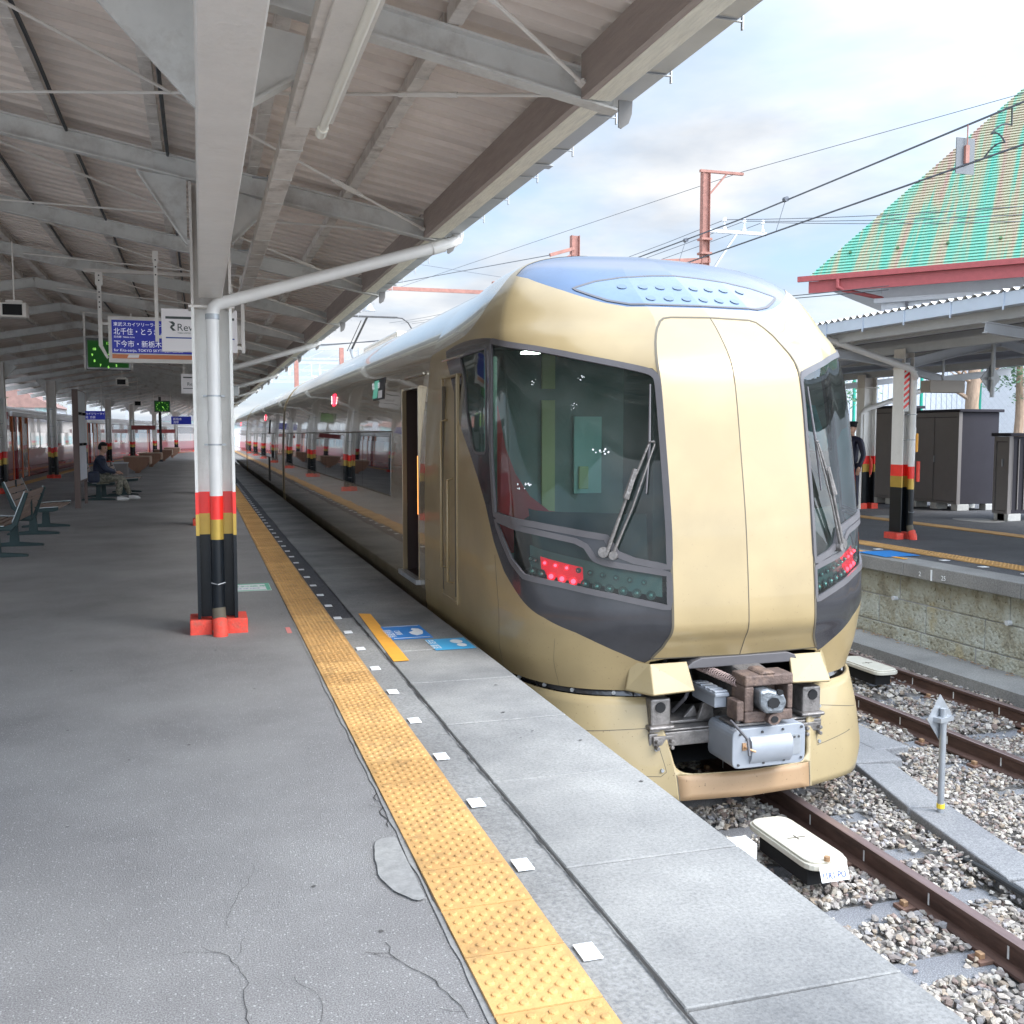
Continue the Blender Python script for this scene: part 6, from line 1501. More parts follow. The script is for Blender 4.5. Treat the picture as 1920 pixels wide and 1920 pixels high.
t = thing('strip_light', (9.75, 9.3, 2.46), 'short fluorescent fitting under the far canopy at the right edge', 'strip light'); b = MB(); b.box(-.05, 1.4, -.05, .05, .03, .09); b.build('fitting', M['paint_light'], t); b = MB(); b.tube([(0, 0, 0), (1.3, 0, 0)], .022, 12); b.build('tube_lamp', M['tube_glass'], t, smooth=True)
t = thing('hanging_speaker', (11.9, 14.2, 2.20), 'beige speaker box hanging under the far canopy', 'speaker'); b = MB(); b.box(-.35, .35, -.12, .12, 0, .20); b.build('case', M['plate_brown'] if False else mat('beige_case', (.40, .36, .32), .5), t, bevel=.01); b = MB(); b.tube([(0, 0, .2), (0, 0, .55)], .02, 8); b.build('rod', M['galv'], t)
def shed(loc, w, d, h, label, z0=.13, front='x', ndoor=2):
    t = thing('storage_shed', loc, label, 'shed', 'grey sheds on the far platform'); 
    b = MB(); b.box(.02, w - .02, .02, d - .02, z0, h - .06); b.build('walls', M['shed_shaded'], t, bevel=.01)
    b = MB()
    for k in range(ndoor):
        s = (d - .10) / ndoor; b.box(-.012 - .012 * (k % 2), .018, .05 + k * s, .05 + (k + 1) * s - .01, z0 + .05, h - .16)
    b.build('door', M['shed'], t, bevel=.008)
    b = MB(); b.box(-.02, .06, -.0, .045, z0, h - .06); b.box(-.02, .06, d - .045, d, z0, h - .06); b.box(-.02, .04, 0.05, d - .05, z0, z0 + .045); b.box(-.02, .04, 0.05, d - .05, h - .15, h - .06); b.build('frame', M['shed'], t)
    b = MB(); b.box(-.05, w + .04, -.05, d + .05, h - .058, h); b.build('roof', M['shed_shaded'], t, bevel=.01)
    b = MB(); 
    for yy in (.0, d * .5 - .1, d - .2):
        for xx in (.0, w - .3): b.box(xx, xx + .28, yy, yy + .18, 0.002, z0)
    b.build('block_foot', M['block'], t, bevel=.01)
    b = MB(); b.box(-.045, -.026, d * .5 - .05, d * .5 - .03, .95, 1.08); b.build('handle', M['galv'], t); return t
shed((14.2, 16.43, 0), .98, 1.40, 2.0, 'tall dark shed with sliding doors, right of the banded column')
shed((14.2, 18.45, 0), .75, 1.15, 2.12, 'grey two-door shed left of the banded column')
sh = shed((13.34, 14.2, 0), 2.2, .35, 1.53, 'low ribbed shed cut off by the right picture edge', ndoor=1)
b = MB()
for k in range(16): b.box(.05 + k * .135, .05 + k * .135 + .02, .0, .012, .2, 1.42)
b.build('rib', M['shed'], sh)

# fence, sheet wall and trees behind the sheds
t = thing('sheet_wall', (0, 0, 0), 'pale corrugated sheet wall behind the fence on the right', 'wall'); b = MB(); x = 13
while x < 40: b.box(x, x + .16, 27.0, 27.06, 0, 4.0); b.box(x + .16, x + .2, 27.02, 27.06, 0, 4.0); x += .2
b.build('panel', M['sheetwall'], t)
t = thing('chain_link_fence', (0, 0, 0), 'chain link fence with green posts behind the sheds', 'fence')
for x in (17.2, 19.4, 21.4, 24.0, 26.5):
    b = MB(); b.tube([(x, 24, 0), (x, 24, 3.8)], .045, 10); b.build('post', M['fence_green'], t, smooth=True)
b = MB()
for k in range(95):
    x = 13.2 + k * .2
    for s in (-1, 1):
        xa, xb = x, x + s * 3.2
        b.beam((xa, 24.0 + .004 * s, .4), (xb, 24.0 + .004 * s, 3.6), .004, .004, up=(0, 1, 0))
b.build('mesh', M['galv'], t)
def limb(mb, p, d, ln, r, depth, rnd, tips, kink=.35):
    p = Vector(p); d = Vector(d).normalized(); n = 6; pts = [p.copy()]; rs = [r]
    for i in range(n):
        d = (d + Vector((rnd.uniform(-1, 1), rnd.uniform(-1, 1), rnd.uniform(-.6, .8))) * kink * .4).normalized(); p = p + d * ln / n; pts.append(p.copy()); rs.append(r * (1 - .55 * (i + 1) / n))
        if depth > 0 and i >= 1 and rnd.random() < .65:
            q = (d + Vector((rnd.uniform(-1, 1), rnd.uniform(-1, 1), rnd.uniform(-.2, .9))) * .9).normalized(); limb(mb, p, q, ln * rnd.uniform(.4, .65), rs[-1] * .6, depth - 1, rnd, tips, kink)
    mb.tube(pts, rs, 7 if r > .03 else 5); tips.append((pts[-1], d))
    if depth == 0: tips.append((pts[3], d))
def leaves(name, tips, m, parent, n=40, r=.35, s=.07, seed=1):
    rnd = random.Random(seed); b = MB()
    for (p, d) in tips:
        for i in range(n):
            o = Vector((rnd.gauss(0, 1), rnd.gauss(0, 1), rnd.gauss(0, .7))) * r * .5; c = Vector(p) + o
            a = Vector((rnd.uniform(-1, 1), rnd.uniform(-1, 1), rnd.uniform(-1, 1))).normalized(); e = a.orthogonal().normalized(); ss = s * rnd.uniform(.6, 1.3)
            b.v += [tuple(c - a * ss), tuple(c + e * ss * .45), tuple(c + a * ss), tuple(c - e * ss * .45)]; k = len(b.v); b.f.append((k - 4, k - 3, k - 2, k - 1)); b.m.append(0)
    return b.build(name, m, parent, fix=False)
t = thing('bare_tree', (19.75, 22.4, 0), 'pruned bare tree with reddish bark standing behind the sheds', 'tree'); rnd = random.Random(5); b = MB(); tips = []
b.tube([(0, 0, 0), (.02, 0, 1.4), (-.03, 0, 2.3), (.02, 0, 3.0), (.05, 0, 3.5)], [.24, .20, .17, .17, .14], 12); b.build('trunk', M['bark'], t, smooth=True)
b = MB()
for (z, dx, dz, ln) in ((2.35, -1, .55, 1.2), (2.9, -1, .35, .9), (2.75, .9, .6, 1.1), (3.3, .7, .9, 1.2), (3.3, -.6, 1, 1.2), (3.1, -.9, -.1, .8)): limb(b, (0, 0, z), (dx, rnd.uniform(-.2, .2), dz), ln, .07, 1, rnd, tips, .5)
b.build('branch', M['bark'], t, smooth=True)
t = thing('pine_tree', (21.6, 22.8, 0), 'dark green pine tree at the right edge beyond the bare tree', 'tree'); b = MB(); b.tube([(0, 0, 0), (.1, 0, 2), (0, 0, 4.2)], [.16, .12, .06], 10); b.build('trunk', M['bark'], t, smooth=True)
leaves('crown', [((rnd.uniform(-1.1, .9), rnd.uniform(-.8, .8), rnd.uniform(2.6, 4.4)), 0) for _ in range(34)], M['leaf'], t, 60, .42, .06, 3)
t = thing('pine_tree', (15.4, 23.2, 0), 'dark bushy tree seen just over the left shed', 'tree'); b = MB(); b.tube([(0, 0, 0), (.1, 0, 2), (0, 0, 3.2)], [.13, .10, .05], 10); b.build('trunk', M['bark'], t, smooth=True)
leaves('crown', [((rnd.uniform(-1.2, 1.3), rnd.uniform(-.8, .8), rnd.uniform(2.1, 3.3)), 0) for _ in range(26)], M['leaf'], t, 60, .42, .06, 4)

# ------------------------------------------------------------------ green roofed building
def roofmat():
    m = bpy.data.materials.new('streaked_green_roof'); m.use_nodes = True; N, L = m.node_tree.nodes, m.node_tree.links; b = N['Principled BSDF']; b.inputs['Roughness'].default_value = .45
    t = N.new('ShaderNodeTexCoord'); mp = N.new('ShaderNodeMapping'); mp.inputs['Scale'].default_value = (.60, .030, .2); mp.inputs['Rotation'].default_value = (0, 0, R(14)); L.new(t.outputs['Object'], mp.inputs[0])
    n = N.new('ShaderNodeTexNoise'); n.inputs['Scale'].default_value = 3.4; n.inputs['Distortion'].default_value = .8; n.inputs['Detail'].default_value = 9; n.inputs['Roughness'].default_value = .6; L.new(mp.outputs[0], n.inputs['Vector'])
    r = N.new('ShaderNodeValToRGB'); e = r.color_ramp.elements; e[0].position = .34; e[0].color = (.06, .31, .23, 1); e[1].position = .68; e[1].color = (.30, .19, .15, 1); k = e.new(.46); k.color = (.12, .31, .22, 1); k = e.new(.55); k.color = (.28, .27, .17, 1); L.new(n.outputs[0], r.inputs[0]); L.new(r.outputs[0], b.inputs['Base Color']); return m
M['roofg'] = roofmat()
bld = thing('station_building', (20, 30.6, 0), 'building with steep streaked green roof and maroon gutter at the upper right', 'building', rz=math.atan2(-.773, .636))
# local frame: x along the eave, y into the building
ez = 6.87; ap = (5.66, 6.0, ez + 6.9); sl_ = math.hypot(6.0, 6.9); ang = math.atan2(6.9, 6.0); Lx = 24
rb = MB(); nc = 62
for k in range(nc):
    f0, f1 = k / nc, (k + 1) / nc; xl0, xl1 = 5.66 * f0, 5.66 * f1; xr0, xr1 = Lx - 5.66 * f0, Lx - 5.66 * f1; h = .035
    rb.add([(xl0, sl_ * f0, h), (xr0, sl_ * f0, h), (xr1, sl_ * f1, 0), (xl1, sl_ * f1, 0)], [(0, 1, 2, 3)]); rb.add([(xl0, sl_ * f0, 0), (xr0, sl_ * f0, 0), (xr0, sl_ * f0, h), (xl0, sl_ * f0, h)], [(0, 1, 2, 3)])
ro = rb.build('roof', M['roofg'], bld, fix=False); ro.location = (0, 0, ez); ro.rotation_euler = (ang, 0, 0)
rb = MB()
for x in np.arange(1.2, Lx, 1.55):
    rb.tube([(x, 1.02, .03), (x, 1.02, .08)], .05, 8)
sg_ = rb.build('snow_stop', M['leaf'], bld); sg_.location = (0, 0, ez); sg_.rotation_euler = (ang, 0, 0)
b = MB(); b.add([(0, 0, ez), (0, 12, ez), (5.66, 6.0, ap[2])], [(0, 1, 2)]); b.add([(Lx, 0, ez), (Lx - 5.66, 6.0, ap[2]), (Lx, 12, ez)], [(0, 1, 2)]); b.add([(0, 12, ez), (Lx, 12, ez), (Lx - 5.66, 6, ap[2]), (5.66, 6, ap[2])], [(0, 1, 2, 3)]); b.build('roof_hip', M['roofg'], bld, fix=False)
b = MB(); b.box(-.35, Lx, -.14, -.002, ez - .16, ez + .02); b.box(.0, Lx, .0, .08, ez - .55, ez - .165); b.build('fascia', M['maroon'], bld); b = MB(); b.quad((0, .08, ez - .17), (Lx, .08, ez - .17), (Lx, 12, ez - .17), (0, 12, ez - .17)); b.build('soffit', M['p2_steel'], bld)
b = MB(); b.tube([(1.0, -.07, ez - .16), (1.0, -.07, ez - .42), (1.15, .05, ez - .52), (2.3, 1.0, ez - .80), (2.35, 1.2, ez - .95)], .07, 12); b.build('downpipe', M['maroon'], bld, smooth=True)
b = MB(); b.box(2.2, Lx - 2, .9, 11, 0, ez - .2); b.build('wall', M['render'], bld)
b = MB(); b.box(2.0, Lx - 1.8, .70, .89, ez - .95, ez - .80); b.build('ledge', M['render'], bld)
b = MB()
for x in (3.0, 6.0, 9, 12): b.prism([(.89, ez - .96), (.72, ez - .96), (.89, ez - 1.2)], 'x', x, x + .08)
b.build('bracket', M['p2_dark'], bld)

# ------------------------------------------------------------------ poles, gantries and wires
def hpole(x, y, z1, label, arm=None):
    t = thing('catenary_pole', (x, y, -1), label, 'pole', 'overhead line poles')
    b = MB(); h = z1 + 1
    b.box(-.13, -.115, -.11, .11, 0, h); b.box(.115, .13, -.11, .11, 0, h); b.box(-.115, .115, -.012, .012, 0, h); b.build('shaft', M['pole_rust'], t)
    b = MB()
    for z in (h - 2.6, h - 2.15): b.box(-.19, .19, -.16, .16, z, z + .07)
    b.build('collar', M['pole_rust'], t); return t
p1 = hpole(15.72, 30, 9.9, 'rust-red steel pole with a side arm rising behind the gold train')
b = MB(); b.box(-.2, 1.35, -.05, .05, 10.9, 10.98); b.beam((.13, 0, 10.2), (.75, 0, 10.9), .05, .05); b.build('top_arm', M['pole_rust'], p1)
b = MB(); b.box(.13, 2.25, -.04, .04, 9.02, 9.13); b.beam((.35, 0, 7.9), (1.15, 0, 9.03), .06, .06); b.build('side_arm', M['galv'], p1)
for dx in (.70, 1.42, 2.1):
    b = MB(); b.tube([(dx, 0, 9.13), (dx, 0, 9.22), (dx, 0, 9.23), (dx, 0, 9.38), (dx, 0, 9.40), (dx, 0, 9.52)], [.07, .07, .035, .035, .075, .06], 12); b.build('insulator', M['insul'], p1, smooth=True)
p2_ = hpole(11.25, 30, 7.65, 'shorter rust-red pole left of the tall one, above the train roof')
gt = thing('gantry_beam', (0, 0, 0), 'rust-red beam linking the two poles above the gold train', 'gantry'); b = MB(); b.beam((11.25, 30, 6.75), (15.9, 30, 7.13), .14, .16); b.build('beam', M['pole_rust'], gt)
b = MB(); b.beam((10.4, 29.9, 7.0), (11.2, 29.95, 7.25), .10, .10); b.beam((10.55, 29.9, 6.75), (11.2, 29.95, 7.1), .05, .05); b.build('anchor', M['pole_rust'], gt)
for i, (y, xl, xr, z, lab) in enumerate(((45, -8, 13.2, 7.95, 'nearest brown gantry beam crossing over the gold train'), (60, 5.2, 8.2, 5.65, 'second gantry crossing over the gold train with a raised end'), (78, -9, 12, 7.2, 'third gantry in the far distance'), (98, -9, 13, 7.6, 'fourth gantry in the far distance'), (122, -8, 14, 8.2, 'fifth gantry in the far distance'), (150, -9, 16, 9.2, 'sixth gantry in the far distance'), (190, -8, 20, 11, 'farthest gantry of the line'))):
    t = thing('gantry', (0, y, 0), lab, 'gantry', 'gantries along the line'); b = MB(); b.beam((xl, 0, z), (xr, 0, z), .12, .16)
    if i > 1: b.beam((xl, 0, z + .7), (xr, 0, z + .7), .10, .10); [b.beam((xl + k * 1.4, 0, z), (xl + (k + 1) * 1.4, 0, z + .7), .05, .05) for k in range(int((xr - xl) / 1.4))]
    b.build('beam', M['pole_rust'] if i < 1 else M['galv'], t); b = MB()
    for x in (xl + .2, xr - .2): b.box(x - .12, x + .12, -.12, .12, -1, z + (.9 if i else .5))
    b.build('post', M['pole_rust'] if i < 2 else M['galv'], t)
    b = MB()
    for x in (3.3, 6.5): b.box(x - .25, x - .22, -.03, .03, z - .75, z - .05); b.box(x + .22, x + .25, -.03, .03, z - .75, z - .05); b.box(x - .25, x + .25, -.03, .03, z - .78, z - .75); b.tube([(x, 0, z - .78), (x, 0, z - 1.25)], [.12, .10], 10)
    b.build('hanger', M['insul'], t)
t = thing('yard_lamp', (7.2, 44.8, 6.9), 'cone-shaped lamp hanging from the nearest brown gantry', 'lamp'); b = MB(); b.tube([(0, 0, .9), (0, 0, .35), (0, 0, 0)], [.03, .07, .30], 16); b.build('shade', M['galv'], t, smooth=True)
def wire(pts, r, label, sag=0, name='overhead_wire', m='wire', cat='wire', grp=None):
    P = []
    for a, c in zip(pts[:-1], pts[1:]):
        a, c = Vector(a), Vector(c)
        for k in range(10): f = k / 10; P.append(a.lerp(c, f) - Vector((0, 0, sag * 4 * f * (1 - f))))
    P.append(Vector(pts[-1])); b = MB(); b.tube(P, r, 5); return tag(b.build(name, M[m], smooth=True), label, cat, grp)
wire([(6.6, -5, 3.9), (6.6, 30, 3.92), (6.3, 120, 4.0)], .010, 'thick contact wire running low over the empty track')
wire([(6.75, -5, 4.42), (6.75, 12, 4.28), (6.7, 30, 4.50), (6.5, 80, 4.6)], .010, 'messenger wire running just above the contact wire of the empty track')
b = MB()
for y, z1 in ((6.9, 4.33), (10.8, 4.29), (13.4, 4.28), (17, 4.33), (22, 4.4)): b.tube([(6.6, y, 3.92), (6.72, y, z1)], .004, 5); b.tube([(6.72, y - .03, z1), (6.72, y + .03, z1)], .032, 8)
tag(b.build('dropper_wires', M['wire']), 'thin droppers joining messenger and contact wire over the empty track', 'wire')
for i, (dx, zz_) in enumerate(((.70, 8.5), (1.42, 8.5), (2.1, 8.5))):
    wire([(15.72 + dx, 30, 8.45), (15.2 + dx * 1.8 + 7.0, 19.6, 7.5 - .15 * i)], .012, ['upper', 'middle', 'lower'][i] + ' of the three power wires on insulators right of the tall pole', .15)
    wire([(15.72 + dx, 30, 8.45), (10.5 + dx, 62, 8.3)], .010, ['upper', 'middle', 'lower'][i] + ' of the three power wires running away left of the tall pole', .5)
wire([(17.0, 30, 10.0), (24.6, 19, 11.3)], .011, 'thin wire from the top arm of the tall pole to the upper right'); wire([(17.0, 30, 10.0), (9.5, 70, 10.2)], .010, 'thin wire from the top arm running away to the left')
wire([(10.4, 29.9, 7.0), (6.6, 47, 8.0)], .014, 'guy wire from the shorter pole sloping down to the left'); wire([(10.55, 29.9, 6.75), (10.2, 33, 6.2)], .014, 'short guy wire below the anchor of the shorter pole'); wire([(8.1, 45, 9.2), (14, 45, 8.6)], .010, 'faint wire above the train roof left of the shorter pole')
for i in range(4): wire([(-8, 95 + 8 * i, 8.5 + i), (13, 60 + 6 * i, 7.4 + .4 * i)], .02, ['first', 'second', 'third', 'fourth'][i] + ' wire crossing the tracks in the far distance', .4, grp='distant crossing wires')
for i in range(2): wire([(20.5, 27, 6.1 - .12 * i), (12.5, 36, 6.0 + .02 * i)], .014, ['upper', 'lower'][i] + ' dark cable hanging below the maroon gutter of the green-roofed building', .1, m='cable', cat='cable')
wire([(6.74, 7.30, 4.30), (6.80, 7.36, 4.18), (6.62, 7.40, 4.10), (6.72, 7.34, 4.02), (6.60, 7.45, 3.91)], .008, 'loose looping jumper cable near the upper right between the two wires', -.04, 'jumper_cable', 'cable', 'cable')
t = thing('tension_plate', (6.72, 7.80, 4.06), 'small grey plate with an orange insulator hanging on the messenger wire', 'plate'); b = MB(); b.box(-.10, .10, .02, .03, -.19, .13); b.build('plate', mat('plate_grey', (.13, .14, .15), .6), t); b = MB(); b.box(-.02, .02, -.01, .018, -.10, .06); b.tube([(0, 0, .06), (0, 0, .24)], .006, 6); b.build('insulator', M['pole_rust'], t)

# ------------------------------------------------------------------ things on the track bed
def atp(loc, rz, label, plate=True):
    t = thing('track_beacon', loc, label, 'track beacon', 'white track beacons', rz)
    out = roundc([(-.14, -.36), (.14, -.36), (.14, .36), (-.14, .36)], [0, 1, 2, 3], .10, 5)
    b = MB(); b.prism(out, 'z', 0, .035); b.prism([(x * .93, y * .95) for x, y in out], 'z', .035, .05); b.build('cover', M['cream'], t, bevel=.006)
    b = MB(); b.box(-.09, .09, -.26, .26, -.12, -.001); b.build('body', M['dark'], t); b = MB(); b.box(-.06, .06, -.003, .003, .0505, .053); b.box(-.003, .003, -.03, .03, .0505, .053); b.build('cross_mark', M['seam'], t)
    if plate:
        b = MB(); b.add([(-.09, -.37, .03), (.09, -.37, .03), (.09, -.40, -.045), (-.09, -.40, -.045)], [(0, 1, 2, 3)]); b.build('number_plate', M['white'], t)
        Mx = Matrix.Translation((-.083, -.396, -.030)) @ Matrix.Rotation(R(68), 4, 'X'); text('lettering', '11R1-PO', .052, Mx, M['txt_blue'], t, sx=.80)
        b = MB(); b.tube([(-.02, -.34, .05), (-.02, -.34, .075)], .018, 8); b.build('bolt', M['bolt'], t)
    return t
atp((3.345, 5.12, -.945), R(0), 'cream rounded beacon cover with blue number plate in front of the train')
atp((6.62, 8.9, -.93), 0, 'second cream beacon cover lying between the rails of the empty track', False)
b = MB(); b.box(-.10, .10, -.07, .07, -.05, .05); o = b.build('cable_joint_box', M['white'], bevel=.006); o.location = (3.02, 5.25, -.98); tag(o, 'small white block beside the cream beacon cover', 'box')
t = thing('diamond_sign', (4.70, 5.50, -1.12), 'small grey post with a diamond sign seen from behind, standing in the ballast', 'sign', rz=R(16)); b = MB(); b.tube([(0, 0, 0), (0, 0, .80)], .022, 12); b.build('post', M['galv'], t, smooth=True)
b = MB(); b.prism([(0, .58), (.135, .735), (0, .89), (-.135, .735)], 'y', .026, .031); b.build('plate', M['galv'], t); b = MB(); b.box(-.07, .07, -.03, .025, .715, .745); b.build('clamp', M['galv'], t); b = MB(); b.tube([(0, 0, .12), (0, 0, .15)], .026, 12); b.build('yellow_ring', M['clock_dig'] if False else mat('yellow_tape', (.70, .50, .04), .5), t)
b = MB(); pth = [(4.42, 5.0, -1.10), (4.36, 4.72, -1.055), (4.33, 4.4, -1.05), (4.34, 4.0, -1.05), (4.30, 3.6, -1.04), (4.22, 3.0, -1.04)]; b.tube(pth, .018, 10); tag(b.build('trackside_cable', M['cable'], smooth=True), 'black cable lying on the ballast beside the near rail', 'cable')
b = MB(); b.beam((4.66, 4.95, -1.06), (4.50, 4.62, -1.06), .05, .02); tag(b.build('red_strip', mat('faded_red_strip', (.45, .12, .12), .7)), 'faded red strip lying in the ballast beside the trough lids', 'strip')

# ------------------------------------------------------------------ left background
t = thing('background_tree', (-9.6, 46, 0), 'bright green tree top above the red and white train', 'tree'); b = MB(); b.tube([(0, 0, -1), (0, 0, 3.0)], [.15, .08], 8); b.build('trunk', M['bark'], t)
leaves('crown', [((rnd.uniform(-.9, 1.3), rnd.uniform(-.8, .8), rnd.uniform(2.8, 3.6)), 0) for _ in range(22)], M['leaf2'], t, 50, .6, .10, 9)
def house(x, y, w, d, h, label, m, rm):
    t = thing('house', (x, y, -1), label, 'house'); b = MB(); b.box(0, w, 0, d, 0, h); b.build('wall', m, t); b = MB(); b.prism([(-.4, h), (w + .4, h), (w / 2, h + w * .28)], 'y', -.4, d + .4); b.build('roof', rm, t)
    b = MB()
    for k in range(int(w / 2)):
        for z in ([1.2, 3.9] if h > 4.5 else [1.2]): b.box(.6 + k * 2, 1.7 + k * 2, -.03, .01, z, z + 1.1)
    b.build('window', M['t_glass'], t)
H1 = mat('house_wall', (.55, .50, .46), .8, var=.1); H2 = mat('house_roof', (.22, .13, .11), .7, var=.2)
house(-24, 70, 9, 10, 3.6, 'pale house behind the red and white train at the left', H1, H2); house(-20, 95, 8, 9, 4.8, 'second house in the left distance', M['render'], H2)
house(-6, 165, 9, 9, 4.6, 'grey house at the far end of the line', M['render'], M['p2_dark']); house(8, 150, 7, 9, 4.2, 'pale low house beyond the end of the gold train', H1, M['p2_dark']); house(-30, 120, 10, 10, 5, 'third house in the left distance', H1, M['p2_dark'])
for i, (x, y, h) in enumerate(((-17, 60, 4.3), (-14, 80, 4), (-13, 105, 4.2), (18, 120, 6), (30, 100, 6), (4, 180, 5.5), (-4, 185, 6), (22, 60, 5))):
    t = thing('background_tree', (x, y, -1), ['pale leafless tree behind the red and white train', 'second pale tree behind the red and white train', 'third pale tree far left', 'tree far beyond the gold train', 'tree in the right distance', 'tree at the far end of the line', 'second tree at the far end of the line', 'tree behind the far platform'][i], 'tree', 'trees in the distance'); b = MB(); tips = []; rnd = random.Random(40 + i)
    b.tube([(0, 0, 0), (0, 0, h * .5)], [.2, .12], 8)
    for k in range(7): limb(b, (0, 0, h * (.3 + .06 * k)), (rnd.uniform(-1, 1), rnd.uniform(-1, 1), 1), h * .5, .07, 1, rnd, tips)
    b.build('trunk', M['bark'], t); leaves('crown', tips, mat('twig_%d' % i, (.20, .17, .12), .8, col2=(.14, .17, .08), vscale=2) if i < 3 else M['leaf'], t, 22, .9, .10, i)

# ================================================================== PEOPLE
def skin_body(name, joints, edges, m, parent, sub=2):
    """one continuous figure grown from a skeleton: joints name -> (x, y, z, radius)"""
    names = list(joints); me = bpy.data.meshes.new(name); me.from_pydata([joints[k][:3] for k in names], [(names.index(a), names.index(c)) for a, c in edges], [])
    ob = bpy.data.objects.new(name, me); COL.objects.link(ob); sk = ob.modifiers.new('skin', 'SKIN'); sk.use_smooth_shade = True
    for i, k in enumerate(names):
        r = joints[k][3]; r = r if isinstance(r, tuple) else (r, r); me.skin_vertices[0].data[i].radius = r; me.skin_vertices[0].data[i].use_root = (i == 0)
    s = ob.modifiers.new('sub', 'SUBSURF'); s.levels = sub; s.render_levels = sub; bpy.context.view_layer.update()
    m2 = bpy.data.meshes.new_from_object(ob.evaluated_get(bpy.context.evaluated_depsgraph_get())); bpy.data.objects.remove(ob)
    o2 = bpy.data.objects.new(name, m2); COL.objects.link(o2); o2.parent = parent; m2.materials.clear(); m2.materials.append(m)
    for p in m2.polygons: p.use_smooth = True
    return o2
def head(parent, c, yaw, hair, hairm, cap=False):
    """head with brow, nose, mouth, ears, hair or cap; faces +x before yaw"""
    Mx = Matrix.Translation(c) @ Matrix.Rotation(yaw, 4, 'Z'); bm = bmesh.new(); bmesh.ops.create_uvsphere(bm, u_segments=24, v_segments=18, radius=1)
    for v in bm.verts:
        x, y, z = v.co; w = 1 - .22 * max(0, -z); v.co = (x * .098 * w + (.012 if z < -.3 and x > 0 else 0), y * .076 * w, z * .118)
        if x > .8 and -.35 < z < .15 and abs(y) < .25: v.co.x += .018 * (1 - abs(y) / .25)
    me = bpy.data.meshes.new('head'); bm.to_mesh(me); bm.free(); me.transform(Mx); me.materials.append(M['skin']); me.shade_smooth(); o = bpy.data.objects.new('head', me); COL.objects.link(o); o.parent = parent
    b = MB()
    for s in (-1, 1): b.tube([Mx @ Vector((.088, s * .030, .012)), Mx @ Vector((.096, s * .030, .012))], .010, 8)
    b.tube([Mx @ Vector((.094, -.022, -.058)), Mx @ Vector((.097, 0, -.060)), Mx @ Vector((.094, .022, -.058))], .004, 6); b.build('face_features', M['black_cloth'], parent)
    b = MB()
    for s in (-1, 1): b.tube([Mx @ Vector((.0, s * .074, .028)), Mx @ Vector((-.008, s * .086, .0)), Mx @ Vector((.0, s * .074, -.030))], .010, 8)
    b.build('ear', M['skin'], parent, smooth=True)
    bm = bmesh.new(); bmesh.ops.create_uvsphere(bm, u_segments=24, v_segments=16, radius=1); bmesh.ops.delete(bm, geom=[v for v in bm.verts if v.co.z < (-.35 if not cap else .05) or (v.co.x > .45 and v.co.z < .30)], context='VERTS')
    for v in bm.verts: v.co = (v.co.x * (.108 if hair == 'hair' else .118) - .006, v.co.y * (.088 if hair == 'hair' else .10), v.co.z * (.130 if hair == 'hair' else .148) + .008)
    me = bpy.data.meshes.new('hair'); bm.to_mesh(me); bm.free(); me.transform(Mx); me.materials.append(hairm); me.shade_smooth(); o = bpy.data.objects.new(hair, me); COL.objects.link(o); o.parent = parent; sf = o.modifiers.new('s', 'SOLIDIFY'); sf.thickness = .008
    if cap:
        b = MB(); b.tube([Mx @ Vector((0, 0, .045)), Mx @ Vector((0, 0, .085)), Mx @ Vector((0, 0, .13))], [.098, .10, .118], 20); b.tube([Mx @ Vector((0, 0, .13)), Mx @ Vector((0, 0, .15))], [.12, .09], 20); b.add([Mx @ Vector(p) for p in ((.07, -.07, .05), (.155, -.04, .03), (.155, .04, .03), (.07, .07, .05), (.07, -.07, .06), (.155, -.04, .04), (.155, .04, .04), (.07, .07, .06))], [(0, 1, 2, 3), (7, 6, 5, 4), (0, 4, 5, 1), (1, 5, 6, 2), (2, 6, 7, 3)]); b.build('cap', hairm, parent, smooth=True)
def hand(parent, w, d, side=1):
    w = Vector(w); d = Vector(d).normalized(); u = Vector((0, 0, 1)); s = d.cross(u).normalized() * side; b = MB()
    b.tube([w, w + d * .045, w + d * .085], [.024, .036, .034], 10)
    for k in range(4):
        o = w + d * .08 + s * (k - 1.5) * .019; L_ = (.062, .072, .068, .052)[k]; b.tube([o, o + d * L_ * .5 - u * .006, o + d * L_ * .85 - u * .028], [.0095, .009, .007], 7)
    o = w + d * .03 - s * .03; b.tube([o, o + d * .03 - s * .02, o + d * .06 - s * .018 - u * .012], [.012, .011, .008], 7); b.build('hand', M['skin'], parent, smooth=True)
# seated man: sits facing +x, looking to the right of the picture
pm = thing('person', (-2.20, 24.85, 0), 'seated person in black beanie, dark navy jacket and camouflage trousers looking right', 'person')
J = dict(hip=(0, 0, .53, (.165, .15)), waist=(-.02, 0, .66, (.15, .145)), chest=(-.0, 0, .85, (.17, .16)), neck0=(.03, 0, .99, (.13, .10)), collar=(.05, 0, 1.05, (.075, .07)),
         shL=(.03, .18, .95, .085), elL=(.10, .27, .72, .072), wrL=(.32, .14, .64, .050), shR=(.03, -.18, .95, .085), elR=(.12, -.28, .72, .072), wrR=(.34, -.10, .64, .050))
E_ = [('hip', 'waist'), ('waist', 'chest'), ('chest', 'neck0'), ('neck0', 'collar'), ('neck0', 'shL'), ('shL', 'elL'), ('elL', 'wrL'), ('neck0', 'shR'), ('shR', 'elR'), ('elR', 'wrR')]
skin_body('jacket', J, E_, M['jacket'], pm)
J = dict(hip=(.02, 0, .50, (.14, .12)), a=(.06, .10, .50, .105), kL=(.47, .16, .50, .075), anL=(.62, .20, .12, .06), b=(.06, -.10, .50, .105), kR=(.44, -.16, .51, .080), anR=(.40, -.20, .12, .075))
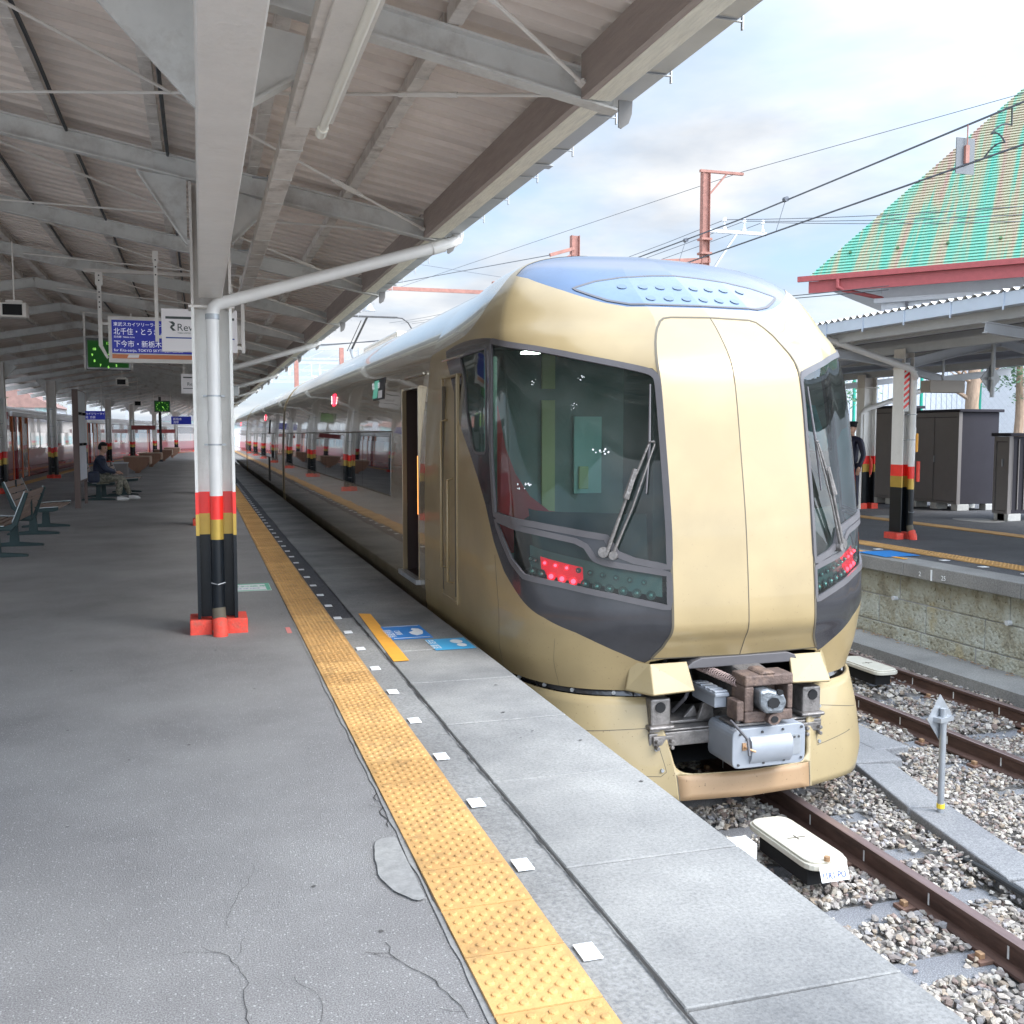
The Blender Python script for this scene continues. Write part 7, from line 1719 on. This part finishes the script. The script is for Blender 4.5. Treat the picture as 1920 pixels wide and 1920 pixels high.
skin_body('trousers', J, [('hip', 'a'), ('a', 'kL'), ('kL', 'anL'), ('hip', 'b'), ('b', 'kR'), ('kR', 'anR')], M['camo'], pm)
for (x, y, dx) in ((.64, .20, .0), (.42, -.20, .0)):
    b = MB(); b.tube([(x - .05, y, .05), (x + .05, y, .05), (x + .15, y, .035), (x + .20, y, .03)], [.045, .050, .042, .02], 12); b.build('shoe', M['white_shoe'], pm, smooth=True)
b = MB(); b.tube([(.05, 0, 1.03), (.062, 0, 1.10)], .055, 12); b.build('neck', M['skin'], pm, smooth=True); head(pm, (.085, 0, 1.185), R(-35), 'beanie', M['black_cloth'])
hand(pm, (.34, .13, .64), (1, -.35, -.05)); hand(pm, (.36, -.09, .635), (1, .25, -.05), -1)
tag_ = MB(); tag_.box(-.12, .12, -.10, .10, 0, .26); bg_ = tag_.build('backpack', M['jacket'], bevel=.05); bg_.location = (-2.30, 24.5, .42); tag(bg_, 'dark bag resting on the bench beside the seated person', 'bag')
# station staff
ps = thing('person', (12.16, 17.0, 0), 'standing person in dark navy uniform and peaked cap holding a small red flag', 'person', rz=R(200))
J = dict(hip=(0, 0, .92, (.15, .12)), waist=(0, 0, 1.05, (.14, .115)), chest=(0, 0, 1.28, (.17, .13)), neck0=(0, 0, 1.42, (.11, .08)), collar=(0, 0, 1.48, .06), shL=(0, .19, 1.38, .07), elL=(-.02, .25, 1.10, .055), wrL=(.10, .24, .88, .042), shR=(0, -.19, 1.38, .07), elR=(-.02, -.25, 1.10, .055), wrR=(.12, -.20, .90, .042))
skin_body('jacket', J, E_, M['uniform'], ps)
J = dict(hip=(0, 0, .90, (.14, .12)), a=(0, .09, .86, .095), kL=(.01, .10, .48, .072), anL=(0, .11, .08, .062), b=(0, -.09, .86, .095), kR=(.01, -.10, .48, .072), anR=(0, -.11, .08, .062))
skin_body('trousers', J, [('hip', 'a'), ('a', 'kL'), ('kL', 'anL'), ('hip', 'b'), ('b', 'kR'), ('kR', 'anR')], M['uniform'], ps)
for y in (.11, -.11):
    b = MB(); b.tube([(-.06, y, .04), (.06, y, .045), (.17, y, .03)], [.04, .048, .03], 12); b.build('shoe', M['black_cloth'], ps, smooth=True)
b = MB(); b.tube([(0, 0, 1.46), (.008, 0, 1.54)], .05, 12); b.build('neck', M['skin'], ps, smooth=True); head(ps, (.02, 0, 1.61), 0, 'hair', M['black_cloth'], True)
hand(ps, (.10, .24, .87), (.5, 0, -1)); hand(ps, (.12, -.20, .89), (.5, 0, -1), -1)
t = thing('hand_flag', (12.38, 16.72, .78), 'small furled red flag held by the uniformed person', 'flag'); b = MB(); b.tube([(0, 0, -.1), (0, 0, .32)], .008, 8); b.build('stick', M['bolt'], t); b = MB(); b.tube([(.01, 0, -.05), (.02, 0, .1), (.01, 0, .26)], [.02, .035, .03], 9); b.build('cloth', M['base_red'], t, smooth=True)

# loose pieces of these parts become parts of their own
for ob in [o for o in bpy.data.objects if o.type == 'MESH' and o.parent and o.name.split('.')[0] in ('gutter_strap', 'waist_band', 'clamp_plate', 'drainpipe', 'channel_band', 'handrail', 'drip_rail', 'waist_bolt', 'skirt_bolt', 'screw', 'bolt_hole', 'block_foot', 'rib', 'wiper_pivot', 'drain_pipe', 'cross_mark', 'edge_trim', 'skirt_seam', 'hose', 'post', 'strap')]:
    if ob.children: continue
    split(ob)
